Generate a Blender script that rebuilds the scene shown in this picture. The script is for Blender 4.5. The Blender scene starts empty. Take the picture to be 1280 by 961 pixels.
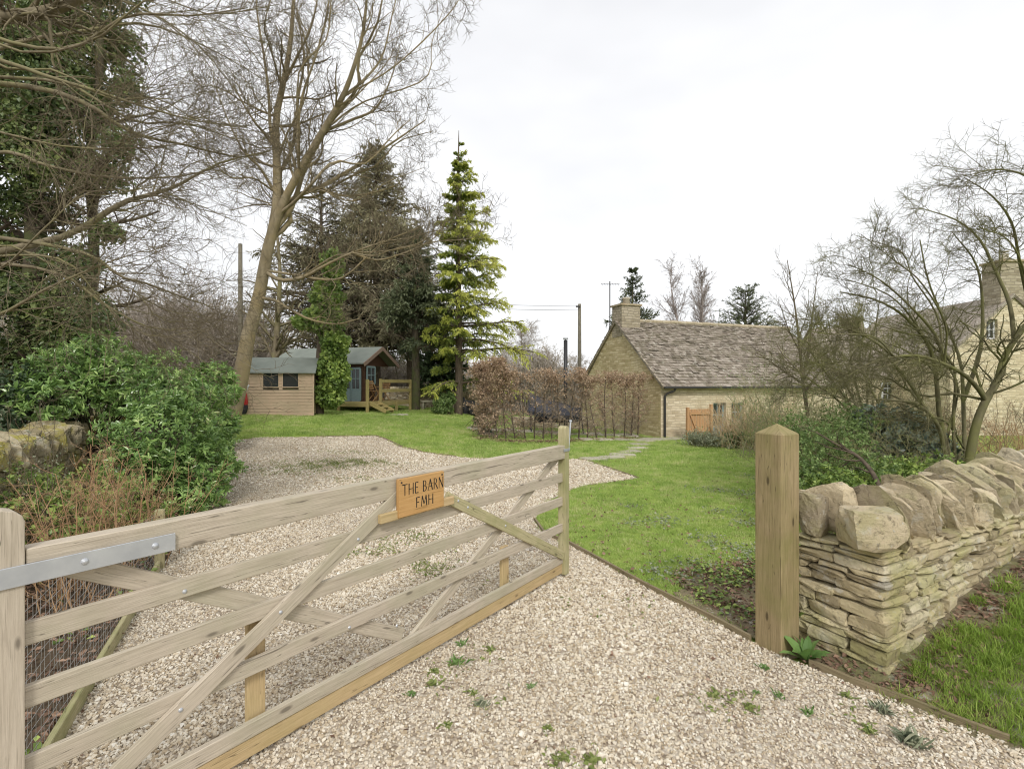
import bpy, bmesh, math, random
import numpy as np
from mathutils import Vector, Matrix, geometry
rng = np.random.default_rng(11)
random.seed(11)
R = math.radians
SC = bpy.context.scene
COL = SC.collection

# ------------------------------------------------------------------ camera, sky, sun, exposure
EYE = 1.74
F = 640.0
cam_d = bpy.data.cameras.new('camera')
cam = bpy.data.objects.new('camera', cam_d); COL.objects.link(cam)
cam.location = (0, 0, EYE); cam.rotation_euler = (R(90), 0, 0)
cam_d.sensor_width = 36; cam_d.lens = 18.0
cam_d.clip_start = 0.05; cam_d.clip_end = 3000
SC.camera = cam

SUN_EL, SUN_AZ = R(40), R(174)        # azimuth clockwise from +Y: almost straight behind the camera
world = bpy.data.worlds.new("World"); SC.world = world
world.use_nodes = True
nt = world.node_tree; nt.nodes.clear()
sky = nt.nodes.new('ShaderNodeTexSky'); sky.sky_type = 'NISHITA'; sky.sun_disc = False
sky.sun_elevation = SUN_EL; sky.sun_rotation = SUN_AZ
sky.air_density = 1.0; sky.dust_density = 3.0
mixs = nt.nodes.new('ShaderNodeMix'); mixs.data_type = 'RGBA'
mixs.inputs[0].default_value = 0.92     # overcast: a nearly even white cloud layer over the sky
cn1 = nt.nodes.new('ShaderNodeTexNoise'); cn1.inputs['Scale'].default_value = 1.6; cn1.inputs['Detail'].default_value = 4
cm = nt.nodes.new('ShaderNodeMapping'); cm.inputs['Scale'].default_value = (1, 1, 2.5); ct = nt.nodes.new('ShaderNodeTexCoord')
nt.links.new(ct.outputs['Generated'], cm.inputs[0]); nt.links.new(cm.outputs[0], cn1.inputs['Vector'])
cr_ = nt.nodes.new('ShaderNodeValToRGB'); cr_.color_ramp.elements[0].position = .32; cr_.color_ramp.elements[0].color = (5.9, 5.93, 6.1, 1)
cr_.color_ramp.elements[1].position = .62; cr_.color_ramp.elements[1].color = (7.3, 7.3, 7.35, 1)
nt.links.new(cn1.outputs['Fac'], cr_.inputs[0]); nt.links.new(cr_.outputs[0], mixs.inputs[7])
bg = nt.nodes.new('ShaderNodeBackground'); bg.inputs[1].default_value = 0.115
wo = nt.nodes.new('ShaderNodeOutputWorld')
nt.links.new(sky.outputs[0], mixs.inputs[6]); nt.links.new(mixs.outputs[2], bg.inputs[0]); nt.links.new(bg.outputs[0], wo.inputs[0])

sun_d = bpy.data.lights.new('sun', 'SUN'); sun_d.energy = 1.5; sun_d.angle = R(13); sun_d.color = (1, .96, .9)
sun = bpy.data.objects.new('sun', sun_d); COL.objects.link(sun)
sun.rotation_euler = (R(90) - SUN_EL, 0, math.pi - SUN_AZ)
SC.view_settings.view_transform = 'Standard'; SC.view_settings.look = 'None'
SC.view_settings.exposure = 0.42; SC.view_settings.gamma = 1.0
SC.cycles.use_denoising = True; SC.cycles.denoising_prefilter = 'ACCURATE'; SC.cycles.filter_width = 1.1; SC.cycles.adaptive_threshold = .006
SC.cycles.max_bounces = 6; SC.cycles.transparent_max_bounces = 8
SC.cycles.diffuse_bounces = 3; SC.cycles.glossy_bounces = 2; SC.cycles.transmission_bounces = 3
SC.cycles.sample_clamp_indirect = 4

# ------------------------------------------------------------------ terrain and picture helpers
def sm(t):
    t = np.clip(t, 0, 1); return t*t*(3-2*t)
WC = np.array([2.2, 3.03]); WD = np.array([.875, .485]); WD = WD/np.linalg.norm(WD); WN = np.array([WD[1], -WD[0]])   # right wall: corner, run, outward normal
def H(x, y):
    x = np.asarray(x, float); y = np.asarray(y, float)
    A = np.interp(x, [-6, -3, -1, 1, 5], [.55, .42, .08, 0, -.15])
    z = A*sm((y-6)/12)
    z = z + np.where(x < -4, np.clip((-x-4)*.03, 0, .3), 0)*sm((y-3)/6)
    dx, dy = x-WC[0], y-WC[1]
    a = dx*WD[0]+dy*WD[1]; q = dx*WN[0]+dy*WN[1]
    z = z + np.interp(a, [-.05, .4, 1, 2.1, 4, 12], [0, .12, .29, .41, .5, .5])*sm((q+1.6)/1.2)
    z = z + 0.012*np.sin(x*1.7+y*.6)*np.sin(y*1.3-x*.4)*sm((y-4)/6)
    return z
def W(px, py, Y):
    return Vector(((px-640)/F*Y, Y, EYE-(py-480.5)/F*Y))
def G(px, py):
    k = (px-640)/F; m = (py-480.5)/F
    Ys = np.linspace(.5, 120, 24000)
    d = EYE-m*Ys-H(k*Ys, Ys)
    i = int(np.argmax(d < 0)); 
    if d[i] >= 0: i = len(Ys)-1
    Y = Ys[i]; return Vector((k*Y, Y, float(H(k*Y, Y))))
def GX(px, Y):
    x = (px-640)/F*Y; return Vector((x, Y, float(H(x, Y))))

# ------------------------------------------------------------------ mesh helpers
def mk(name, V, faces, mat=None, parent=None, rnd=None, uv=None, smooth=False, local=False, label=None):
    """faces: list of int arrays (m,k). V world coordinates unless local; a child's mesh is stored relative to its root."""
    V = np.asarray(V, np.float32).reshape(-1, 3)
    faces = [np.asarray(f, np.int32) for f in faces if len(f)]
    if parent is not None and not local:
        p = parent
        while p.parent is not None: p = p.parent
        V = V - np.array(p.location, np.float32)
        if abs(p.rotation_euler.z) > 1e-9: raise ValueError('rotated root')
    me = bpy.data.meshes.new(name)
    me.vertices.add(len(V)); me.vertices.foreach_set('co', V.ravel())
    nl = sum(f.size for f in faces); npoly = sum(len(f) for f in faces)
    me.loops.add(nl); me.polygons.add(npoly)
    li = np.concatenate([f.ravel() for f in faces]); me.loops.foreach_set('vertex_index', li)
    tot = np.concatenate([np.full(len(f), f.shape[1], np.int32) for f in faces])
    st = np.concatenate([[0], np.cumsum(tot)[:-1]]).astype(np.int32)
    me.polygons.foreach_set('loop_start', st); me.polygons.foreach_set('loop_total', tot)
    me.polygons.foreach_set('use_smooth', np.full(npoly, smooth, bool))
    if rnd is not None:
        at = me.attributes.new('rnd', 'FLOAT', 'POINT'); at.data.foreach_set('value', np.asarray(rnd, np.float32))
    if uv is not None:
        ul = me.uv_layers.new(name='UVMap'); ul.data.foreach_set('uv', np.asarray(uv, np.float32).ravel())
    me.update(calc_edges=True)
    me.validate()
    if mat: me.materials.append(mat)
    o = bpy.data.objects.new(name, me); COL.objects.link(o)
    if parent is not None: o.parent = parent
    if label: o['label'] = label
    return o

class MB:
    """Collects shapes, then links them as one mesh object."""
    def __init__(s): s.V = []; s.F = {}; s.U = {}; s.r = []; s.n = 0
    def add(s, V, faces, r=None, uv=None):
        V = np.asarray(V, float).reshape(-1, 3)
        r = random.random() if r is None else r
        s.V.append(V); s.r.append(np.broadcast_to(np.asarray(r, float), (len(V),)).copy())
        if isinstance(faces, np.ndarray): faces = [faces]
        grp = {}
        for j, f in enumerate(faces):
            if isinstance(f, np.ndarray) and f.ndim == 2:
                if not len(f): continue
                k = f.shape[1]; grp.setdefault(k, []).append(f)
                u = None if uv is None else uv[j]
                s.U.setdefault(k, []).append(np.zeros((f.size, 2)) if u is None else np.asarray(u).reshape(-1, 2))
            else:
                k = len(f); grp.setdefault(k, []).append(np.array([f]))
                s.U.setdefault(k, []).append(np.zeros((k, 2)) if uv is None else np.asarray(uv[j]).reshape(-1, 2))
        for k, L in grp.items():
            s.F.setdefault(k, []).append(np.concatenate(L)+s.n)
        s.n += len(V)
    def box(s, c, sx, sy, sz, ax=None, ay=None, az=None, r=None, uvoff=None):
        """box by centre, full sizes and axes; uv: u along the longest axis, in metres"""
        ax = np.array(ax if ax is not None else (1, 0, 0), float); ay = np.array(ay if ay is not None else (0, 1, 0), float)
        az = np.array(az if az is not None else np.cross(ax, ay), float)
        c = np.array(c, float); hx, hy, hz = sx/2, sy/2, sz/2
        L = [(-1, -1, -1), (1, -1, -1), (1, 1, -1), (-1, 1, -1), (-1, -1, 1), (1, -1, 1), (1, 1, 1), (-1, 1, 1)]
        lc = np.array([(a*hx, b*hy, d*hz) for a, b, d in L])
        V = c+lc[:, :1]*ax+lc[:, 1:2]*ay+lc[:, 2:]*az
        fs = [(0, 3, 2, 1), (4, 5, 6, 7), (0, 1, 5, 4), (1, 2, 6, 5), (2, 3, 7, 6), (3, 0, 4, 7)]
        s._boxuv(V, lc, fs, (sx, sy, sz), r, uvoff)
    def _boxuv(s, V, lc, fs, size, r, uvoff):
        la = int(np.argmax(size)); off = random.random()*20 if uvoff is None else uvoff
        uv = []
        for f in fs:
            P = lc[list(f)]; n = np.cross(P[1]-P[0], P[2]-P[0]); n = np.abs(n); k = int(np.argmax(n))
            rest = [i for i in range(3) if i != k]
            if la in rest: o = [i for i in rest if i != la][0]; uv.append(np.stack([P[:, la]+off, P[:, o]+off+k*.7], 1))
            else: uv.append(P[:, rest]*.3+off)
        s.add(V, [list(f) for f in fs], r, uv)
    def beam(s, p0, p1, w, t, side=None, ch=.003, r=None, uvoff=None):
        """bar from p0 to p1; w along 'side', t along the third axis; chamfered edges"""
        p0 = np.array(p0, float); p1 = np.array(p1, float); d = p1-p0; L = np.linalg.norm(d); ax = d/L
        side = np.array(side if side is not None else (0, 0, 1), float)
        ay = side-ax*np.dot(side, ax)
        if np.linalg.norm(ay) < 1e-5: ay = np.array((1., 0, 0))-ax*ax[0]
        ay /= np.linalg.norm(ay); az = np.cross(ax, ay)
        hw, ht = w/2, t/2; c = min(ch, hw*.5, ht*.5)
        prof = [(-hw+c, -ht), (hw-c, -ht), (hw, -ht+c), (hw, ht-c), (hw-c, ht), (-hw+c, ht), (-hw, ht-c), (-hw, -ht+c)]
        rings = [(0, 1-2*c/max(w, t)), (c, 1), (L-c, 1), (L, 1-2*c/max(w, t))]
        V = []; 
        for x, sc_ in rings:
            for a, b in prof:
                sa = sc_; V.append(p0+ax*x+ay*a*sa+az*b*sa)
        off = random.random()*20 if uvoff is None else uvoff
        per = [0]; 
        for i in range(8):
            a, b = prof[i], prof[(i+1) % 8]; per.append(per[-1]+math.hypot(a[0]-b[0], a[1]-b[1]))
        fs = []; uv = []
        for i in range(3):
            for j in range(8):
                k = (j+1) % 8
                fs.append([i*8+j, i*8+k, (i+1)*8+k, (i+1)*8+j][::-1])
                x0, x1 = rings[i][0], rings[i+1][0]
                uv.append(np.array([(x1+off, per[j]+off), (x1+off, per[j+1]+off), (x0+off, per[j+1]+off), (x0+off, per[j]+off)]))
        fs.append(list(range(8))); uv.append(np.array([(off+a*.15, off+b) for a, b in prof]))
        fs.append([24+i for i in range(8)][::-1]); uv.append(np.array([(off+a*.15, off+b) for a, b in prof])[::-1])
        s.add(np.array(V), fs, r, uv)
    def tube(s, pts, rad, n=8, cap=True, r=None):
        pts = np.array([tuple(p) for p in pts], float); rad = np.broadcast_to(np.array(rad, float), (len(pts),))
        V, Q = tubes(pts[None], rad[None], n)
        s.add(V, [Q], r)
        if cap:
            m = len(pts)
            s.V.append(np.zeros((0, 3))); s.r.append(np.zeros(0))
            a = s.n-m*n
            for fc in (np.arange(n)[::-1]+a, np.arange(n)+a+(m-1)*n):
                s.F.setdefault(n, []).append(fc[None]); s.U.setdefault(n, []).append(np.zeros((n, 2)))
    def build(s, name, mat, parent=None, smooth=False, local=False, label=None):
        V = np.concatenate(s.V); ks = sorted(s.F)
        return mk(name, V, [np.concatenate(s.F[k]) for k in ks], mat, parent, np.concatenate(s.r),
                  np.concatenate([u for k in ks for u in s.U[k]]), smooth, local, label)

def thing(name, label, cat, loc=(0, 0, 0), group=None, kind=None):
    o = bpy.data.objects.new(name, None); COL.objects.link(o); o.location = loc
    o.empty_display_size = .2
    return tag(o, label, cat, group, kind)
def tag(o, label, cat=None, group=None, kind=None):
    o['label'] = label
    if cat: o['category'] = cat
    if group: o['group'] = group
    if kind: o['kind'] = kind
    return o
def copy_tree(o, parent=None):
    kids = list(o.children)
    c = o.copy(); COL.objects.link(c); c.parent = parent
    for k in kids: copy_tree(k, c)
    return c

# ------------------------------------------------------------------ growth helpers (vectorised)
def nrm(v): return v/np.maximum(np.linalg.norm(v, axis=-1, keepdims=True), 1e-9)
def tubes(P, Rr, n):
    B, m, _ = P.shape
    T = np.gradient(P, axis=1); T = nrm(T)
    mean = nrm(P[:, -1]-P[:, 0]+1e-6)
    ref = np.where(np.abs(mean[:, 2:3]) < .8, np.array([[0, 0, 1.]]), np.array([[1., 0, 0]]))
    U = nrm(np.cross(T, ref[:, None, :])); Vv = np.cross(T, U)
    a = np.arange(n)/n*2*math.pi
    ring = P[:, :, None, :]+Rr[:, :, None, None]*(U[:, :, None, :]*np.cos(a)[:, None]+Vv[:, :, None, :]*np.sin(a)[:, None])
    V = ring.reshape(-1, 3)
    b = np.arange(B)[:, None, None]; i = np.arange(m-1)[None, :, None]; j = np.arange(n)[None, None, :]; k = (j+1) % n
    base = b*m*n
    Q = np.stack([base+i*n+j, base+i*n+k, base+(i+1)*n+k, base+(i+1)*n+j], -1).reshape(-1, 4)
    return V, Q
def grow(P, D, L, R0, nseg, wander=.15, trop=(0, 0, 0), tip=.3, curl=None):
    B = len(P); P = P.copy(); D = nrm(D.copy()); out = [P.copy()]; step = (L/nseg)[:, None]
    trop = np.array(trop, float)
    for i in range(nseg):
        D = nrm(D+rng.normal(0, wander, (B, 3))+trop)
        P = P+D*step; out.append(P.copy())
    pts = np.stack(out, 1)
    rad = R0[:, None]*np.linspace(1, tip, nseg+1)[None]
    return pts, rad
def sprout(pts, rad, k, ang=50, angv=12, lf=.5, lv=.3, rf=.6, t0=.2, t1=1., L=None, shrink=.5, flat=None, rmin=.0012, bias=None):
    B, m, _ = pts.shape
    if L is None: L = np.linalg.norm(np.diff(pts, axis=1), axis=2).sum(1)
    kk = np.floor(np.broadcast_to(np.asarray(k, float), (B,))+rng.random(B)).astype(int)
    idx = np.repeat(np.arange(B), kk); N = len(idx)
    t = t0+(t1-t0)*rng.random(N); f = t*(m-1); i = np.minimum(f.astype(int), m-2); w = (f-i)[:, None]
    P = pts[idx, i]*(1-w)+pts[idx, i+1]*w
    T = nrm(pts[idx, i+1]-pts[idx, i]); r = rad[idx, i]*(1-w[:, 0])+rad[idx, i+1]*w[:, 0]
    rv = rng.normal(0, 1, (N, 3))
    if flat is not None: rv[:, 2] *= flat
    if bias is not None: rv = rv+np.array(bias)
    Pp = nrm(rv-T*(rv*T).sum(1, keepdims=True))
    a = np.radians(ang+rng.normal(0, angv, N))[:, None]
    D = T*np.cos(a)+Pp*np.sin(a)
    LL = L[idx]*lf*(1-shrink*t)*(1+lv*rng.uniform(-1, 1, N))
    RR = np.maximum(np.minimum(r*rf, r*.95), rmin)
    return P, D, LL, RR
def limbs_px(L, m=14):
    """list of ([(px, py, Y), ...], r0, r1) -> batch of smooth polylines"""
    out = []; rr = []
    for pts, r0, r1 in L:
        A = np.array([tuple(W(*p)) for p in pts]); n = len(A)
        A = np.vstack([2*A[0]-A[1], A, 2*A[-1]-A[-2]])
        ts = np.linspace(0, n-1-1e-6, m); res = []
        for t in ts:
            i = int(t); u = t-i; p0, p1, p2, p3 = A[i:i+4]
            res.append(.5*((2*p1)+(-p0+p2)*u+(2*p0-5*p1+4*p2-p3)*u*u+(-p0+3*p1-3*p2+p3)*u**3))
        out.append(res); rr.append(np.linspace(r0, r1, m))
    return np.array(out), np.array(rr)
def cat_tubes(parts):
    Vs, Qs, n = [], [], 0; rs = []
    for P, Rr, s in parts:
        if not len(P): continue
        V, Q = tubes(P, Rr, s); Vs.append(V); Qs.append(Q+n); n += len(V)
        rs.append(np.repeat(rng.random(len(P)), P.shape[1]*s))
    return np.concatenate(Vs), np.concatenate(Qs), np.concatenate(rs)
def ramify(base, levels):
    """base (pts, rad); levels: dicts. Returns list of (pts, rad, sides) per level"""
    out = []; cur = base
    for lv in levels:
        P, D, L, R0 = sprout(cur[0], cur[1], lv['k'], lv.get('ang', 50), lv.get('angv', 14), lv['lf'], .35, lv.get('rf', .55), lv.get('t0', .15), 1., L=lv.get('L'), shrink=lv.get('sh', .5), flat=lv.get('flat'), rmin=lv.get('rmin', .0015), bias=lv.get('bias'))
        if 'lmax' in lv: L = np.minimum(L, lv['lmax']*rng.uniform(.6, 1, len(L)))
        if 'lmin' in lv: L = np.maximum(L, lv['lmin']*rng.uniform(.6, 1, len(L)))
        pts, rad = grow(P, D, L, R0, lv.get('n', 5), lv.get('w', .15), lv.get('trop', (0, 0, .03)), lv.get('tip', .35))
        out.append((pts, rad, lv.get('s', 4))); cur = (pts, rad)
    return out
def inst(T, Fc, pos, X, Y, Z, sx, sy=None, sz=None):
    """place template T (k,3) with faces Fc at N frames"""
    N = len(pos); sx = np.broadcast_to(sx, (N,)); sy = sx if sy is None else np.broadcast_to(sy, (N,)); sz = sx if sz is None else np.broadcast_to(sz, (N,))
    V = pos[:, None]+T[None, :, 0:1]*(X*sx[:, None])[:, None]+T[None, :, 1:2]*(Y*sy[:, None])[:, None]+T[None, :, 2:3]*(Z*sz[:, None])[:, None]
    k = len(T); fs = [(np.asarray(f)[None]+(np.arange(N)*k)[:, None, None]).reshape(-1, np.asarray(f).shape[1]) for f in Fc]
    return V.reshape(-1, 3), fs
LEAF4 = (np.array([(0, 0, 0), (.5, -.5, .12), (1, 0, -.05), (.5, .5, .12)]), [np.array([(0, 1, 2), (0, 2, 3)])])
LEAF8 = (np.array([(0, 0, 0), (.25, -.36, .1), (.25, 0, 0), (.25, .36, .1), (.65, -.42, .06), (.65, 0, -.06), (.65, .42, .06), (1, 0, -.16)]),
         [np.array([(0, 1, 2), (0, 2, 3), (4, 7, 5), (5, 7, 6)]), np.array([(1, 4, 5, 2), (2, 5, 6, 3)])])
def leaves(pos, dirs, L, Wd, tmpl=LEAF4, up=None, jit=.5):
    N = len(pos); X = nrm(dirs)
    u = (np.array([0, 0, 1.])[None] if up is None else up)+rng.normal(0, jit, (N, 3))
    Z = nrm(u-X*(u*X).sum(1, keepdims=True)); Y = np.cross(Z, X)
    V, fs = inst(tmpl[0], tmpl[1], pos, X, Y, Z, L, Wd, L)
    return V, fs
def leaf_obj(name, mat, parent, sets, local=False, label=None):
    Vs, n, Fd, rs = [], 0, {}, []
    for (V, fs), k, N in sets:
        for f in fs: Fd.setdefault(f.shape[1], []).append(f+n)
        Vs.append(V); n += len(V); rs.append(np.repeat(rng.random(N) if k is None else k, len(V)//N))
    return mk(name, np.concatenate(Vs), [np.concatenate(v) for v in Fd.values()], mat, parent, np.concatenate(rs), None, False, local, label)

# ------------------------------------------------------------------ materials
def newmat(name):
    m = bpy.data.materials.new(name); m.use_nodes = True; t = m.node_tree
    b = t.nodes['Principled BSDF']; return m, t, b
def N_(t, ty, **k):
    n = t.nodes.new(ty)
    for a, v in k.items(): setattr(n, a, v)
    return n
def ramp(t, stops, fac):
    r = N_(t, 'ShaderNodeValToRGB'); e = r.color_ramp.elements
    while len(e) < len(stops): e.new(.5)
    for el, (p, c) in zip(e, stops): el.position = p; el.color = (*c, 1) if len(c) == 3 else c
    t.links.new(fac, r.inputs[0]); return r.outputs[0]
def mixc(t, f, a, b, mode='MIX'):
    m = N_(t, 'ShaderNodeMix', data_type='RGBA', blend_type=mode)
    if isinstance(f, float): m.inputs[0].default_value = f
    else: t.links.new(f, m.inputs[0])
    for s, v in ((6, a), (7, b)):
        if isinstance(v, tuple): m.inputs[s].default_value = (*v, 1)
        else: t.links.new(v, m.inputs[s])
    return m.outputs[2]
def coords(t, kind='Object', scale=(1, 1, 1), loc=(0, 0, 0)):
    mp = N_(t, 'ShaderNodeMapping'); mp.inputs['Scale'].default_value = scale; mp.inputs['Location'].default_value = loc
    if kind == 'World': g = N_(t, 'ShaderNodeNewGeometry'); t.links.new(g.outputs['Position'], mp.inputs[0])
    else: c = N_(t, 'ShaderNodeTexCoord'); t.links.new(c.outputs[kind], mp.inputs[0])
    return mp.outputs[0]
def noise(t, vec, scale, detail=4, rough=.6, dist=0):
    n = N_(t, 'ShaderNodeTexNoise'); n.inputs['Scale'].default_value = scale; n.inputs['Detail'].default_value = detail
    n.inputs['Roughness'].default_value = rough; n.inputs['Distortion'].default_value = dist
    if vec is not None: t.links.new(vec, n.inputs['Vector'])
    return n.outputs['Fac']
def attr(t, name='rnd'):
    a = N_(t, 'ShaderNodeAttribute', attribute_name=name); return a.outputs['Fac']
def math_(t, op, a, b=None):
    m = N_(t, 'ShaderNodeMath', operation=op)
    for i, v in enumerate((a, b)):
        if v is None: continue
        if isinstance(v, (int, float)): m.inputs[i].default_value = v
        else: t.links.new(v, m.inputs[i])
    return m.outputs[0]
def bump(t, b, h, strength=.5, dist=.01):
    n = N_(t, 'ShaderNodeBump'); n.inputs['Strength'].default_value = strength; n.inputs['Distance'].default_value = dist
    t.links.new(h, n.inputs['Height']); t.links.new(n.outputs[0], b.inputs['Normal'])
def flat(name, c, rough=.6, metal=0, c2=None, scale=20, bs=0., kind='Object', bd=.004):
    m, t, b = newmat(name); b.inputs['Roughness'].default_value = rough; b.inputs['Metallic'].default_value = metal
    n = noise(t, coords(t, kind), scale)
    c2 = c2 or tuple(x*.75 for x in c)
    t.links.new(ramp(t, [(.3, c2), (.7, c)], n), b.inputs['Base Color'])
    if bs: bump(t, b, n, bs, bd)
    return m
def leafmat(name, stops, rough=.5, trans=.25, spec=.4):
    m, t, b = newmat(name)
    r = attr(t); n = noise(t, coords(t, 'World'), 1.3, 2)
    f = math_(t, 'ADD', math_(t, 'MULTIPLY', r, .75), math_(t, 'MULTIPLY', n, .3))
    c = ramp(t, stops, f)
    t.links.new(c, b.inputs['Base Color']); b.inputs['Roughness'].default_value = rough
    b.inputs['Specular IOR Level'].default_value = spec
    if trans:
        tr = N_(t, 'ShaderNodeBsdfTranslucent'); t.links.new(c, tr.inputs[0])
        mx = N_(t, 'ShaderNodeMixShader'); mx.inputs[0].default_value = trans
        t.links.new(b.outputs[0], mx.inputs[1]); t.links.new(tr.outputs[0], mx.inputs[2])
        t.links.new(mx.outputs[0], t.nodes['Material Output'].inputs[0])
    return m
def barkmat(name, c1, c2, c3=None, scale=14, moss=None):
    m, t, b = newmat(name); v = coords(t, 'World', (1, 1, .35))
    n = noise(t, v, scale, 5); n2 = noise(t, coords(t, 'World'), 2.2, 3)
    c = ramp(t, [(.32, c1), (.68, c2)], n)
    if c3: c = mixc(t, ramp(t, [(.45, (0, 0, 0)), (.62, (1, 1, 1))], n2), c, c3)
    t.links.new(c, b.inputs['Base Color']); b.inputs['Roughness'].default_value = .85
    b.inputs['Specular IOR Level'].default_value = .2
    bump(t, b, n, .5, .01); return m
def woodmat(name, base, dark, tint=None, tintamt=.4, knots=.8, rough=.75, grain=1.):
    m, t, b = newmat(name)
    c = N_(t, 'ShaderNodeTexCoord'); mp = N_(t, 'ShaderNodeMapping'); mp.inputs['Scale'].default_value = (1.6, 34, 1)
    t.links.new(c.outputs['UV'], mp.inputs[0])
    g = noise(t, mp.outputs[0], 2.2, 6, .65, .6)
    col = ramp(t, [(.25, dark), (.6, base)], g)
    n2 = noise(t, coords(t, 'World'), 2.6, 4)
    if tint: col = mixc(t, math_(t, 'MULTIPLY', ramp(t, [(.42, (0, 0, 0)), (.66, (1, 1, 1))], n2), tintamt), col, tint)
    n3 = noise(t, coords(t, 'UV', (1, 8, 1)), 2.2, 4, .7)
    fine = noise(t, coords(t, 'UV', (5, 170, 1)), 1.6, 3, .6); col = mixc(t, ramp(t, [(.56, (0, 0, 0)), (.70, (.55, .55, .55))], fine), col, tuple(x*.62 for x in dark))
    col = mixc(t, math_(t, 'MULTIPLY', ramp(t, [(.5, (0, 0, 0)), (.75, (1, 1, 1))], n3), .35), col, dark)
    ck = noise(t, coords(t, 'UV', (.9, 26, 1)), 1.3, 2, .5, .3); ckd = math_(t, 'ABSOLUTE', math_(t, 'SUBTRACT', ck, .40))
    crack = ramp(t, [(.0025, (1, 1, 1)), (.007, (0, 0, 0))], ckd); col = mixc(t, math_(t, 'MULTIPLY', crack, .8), col, tuple(x*.3 for x in dark))
    mk_ = N_(t, 'ShaderNodeMapping'); mk_.inputs['Scale'].default_value = (3.2, 9, 1)
    t.links.new(c.outputs['UV'], mk_.inputs[0])
    vo = N_(t, 'ShaderNodeTexVoronoi'); vo.inputs['Scale'].default_value = 1.0; vo.voronoi_dimensions = '2D'; t.links.new(mk_.outputs[0], vo.inputs['Vector'])
    sc_ = N_(t, 'ShaderNodeSeparateColor'); t.links.new(vo.outputs['Color'], sc_.inputs[0]); few = ramp(t, [(.66, (0, 0, 0)), (.68, (1, 1, 1))], sc_.outputs[0])
    kd = math_(t, 'ADD', vo.outputs['Distance'], math_(t, 'MULTIPLY', sc_.outputs[1], .05))
    col = mixc(t, math_(t, 'MULTIPLY', few, math_(t, 'MULTIPLY', ramp(t, [(.20, (.25, .25, .25)), (.30, (0, 0, 0))], kd), knots)), col, dark)
    col = mixc(t, math_(t, 'MULTIPLY', few, math_(t, 'MULTIPLY', ramp(t, [(.07, (1, 1, 1)), (.13, (0, 0, 0))], kd), knots)), col, tuple(x*.42 for x in dark))
    t.links.new(col, b.inputs['Base Color']); b.inputs['Roughness'].default_value = rough
    b.inputs['Specular IOR Level'].default_value = .25
    bump(t, b, math_(t, 'SUBTRACT', g, fine), .5*grain, .003); return m
def masonry(name, cols, mortar, bw=.34, bh=.095, mort=.010, lich=None, bumpd=.02):
    m, t, b = newmat(name)
    uv = coords(t, 'UV'); nz = N_(t, 'ShaderNodeTexNoise'); nz.inputs['Scale'].default_value = 3.5; nz.inputs['Detail'].default_value = 3; t.links.new(uv, nz.inputs['Vector'])
    ad = N_(t, 'ShaderNodeMix', data_type='VECTOR'); ad.inputs[0].default_value = .09
    t.links.new(uv, ad.inputs[4]); t.links.new(nz.outputs['Color'], ad.inputs[5])
    br = N_(t, 'ShaderNodeTexBrick'); br.inputs['Scale'].default_value = 1; br.inputs['Brick Width'].default_value = bw; br.inputs['Row Height'].default_value = bh
    br.inputs['Mortar Size'].default_value = mort; br.inputs['Mortar Smooth'].default_value = .3; br.offset_frequency = 2; br.offset = .42; br.squash = .7; br.squash_frequency = 3
    br.inputs['Color1'].default_value = (0, 0, 0, 1); br.inputs['Color2'].default_value = (1, 1, 1, 1); br.inputs['Mortar'].default_value = (.5, .5, .5, 1)
    t.links.new(ad.outputs[1], br.inputs['Vector'])
    sx = N_(t, 'ShaderNodeMapping'); sx.inputs['Scale'].default_value = (1/bw, 1/bh, 1); t.links.new(ad.outputs[1], sx.inputs[0])
    n0 = noise(t, sx.outputs[0], .9, 1)
    n1 = noise(t, uv, 9, 5); n2 = noise(t, uv, .9, 3)
    f = math_(t, 'ADD', math_(t, 'MULTIPLY', br.outputs['Color'], .35), math_(t, 'ADD', math_(t, 'MULTIPLY', n0, .4), math_(t, 'MULTIPLY', n1, .25)))
    c = ramp(t, [(.25, cols[0]), (.5, cols[1]), (.75, cols[2])], f)
    if lich: c = mixc(t, ramp(t, [(.5, (0, 0, 0)), (.72, (.7, .7, .7))], n2), c, lich)
    c = mixc(t, br.outputs['Fac'], c, mortar)
    t.links.new(c, b.inputs['Base Color']); b.inputs['Roughness'].default_value = .9; b.inputs['Specular IOR Level'].default_value = .2
    h = math_(t, 'ADD', math_(t, 'MULTIPLY', br.outputs['Fac'], -1), math_(t, 'MULTIPLY', n1, .6))
    bump(t, b, h, .8, bumpd); return m
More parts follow.
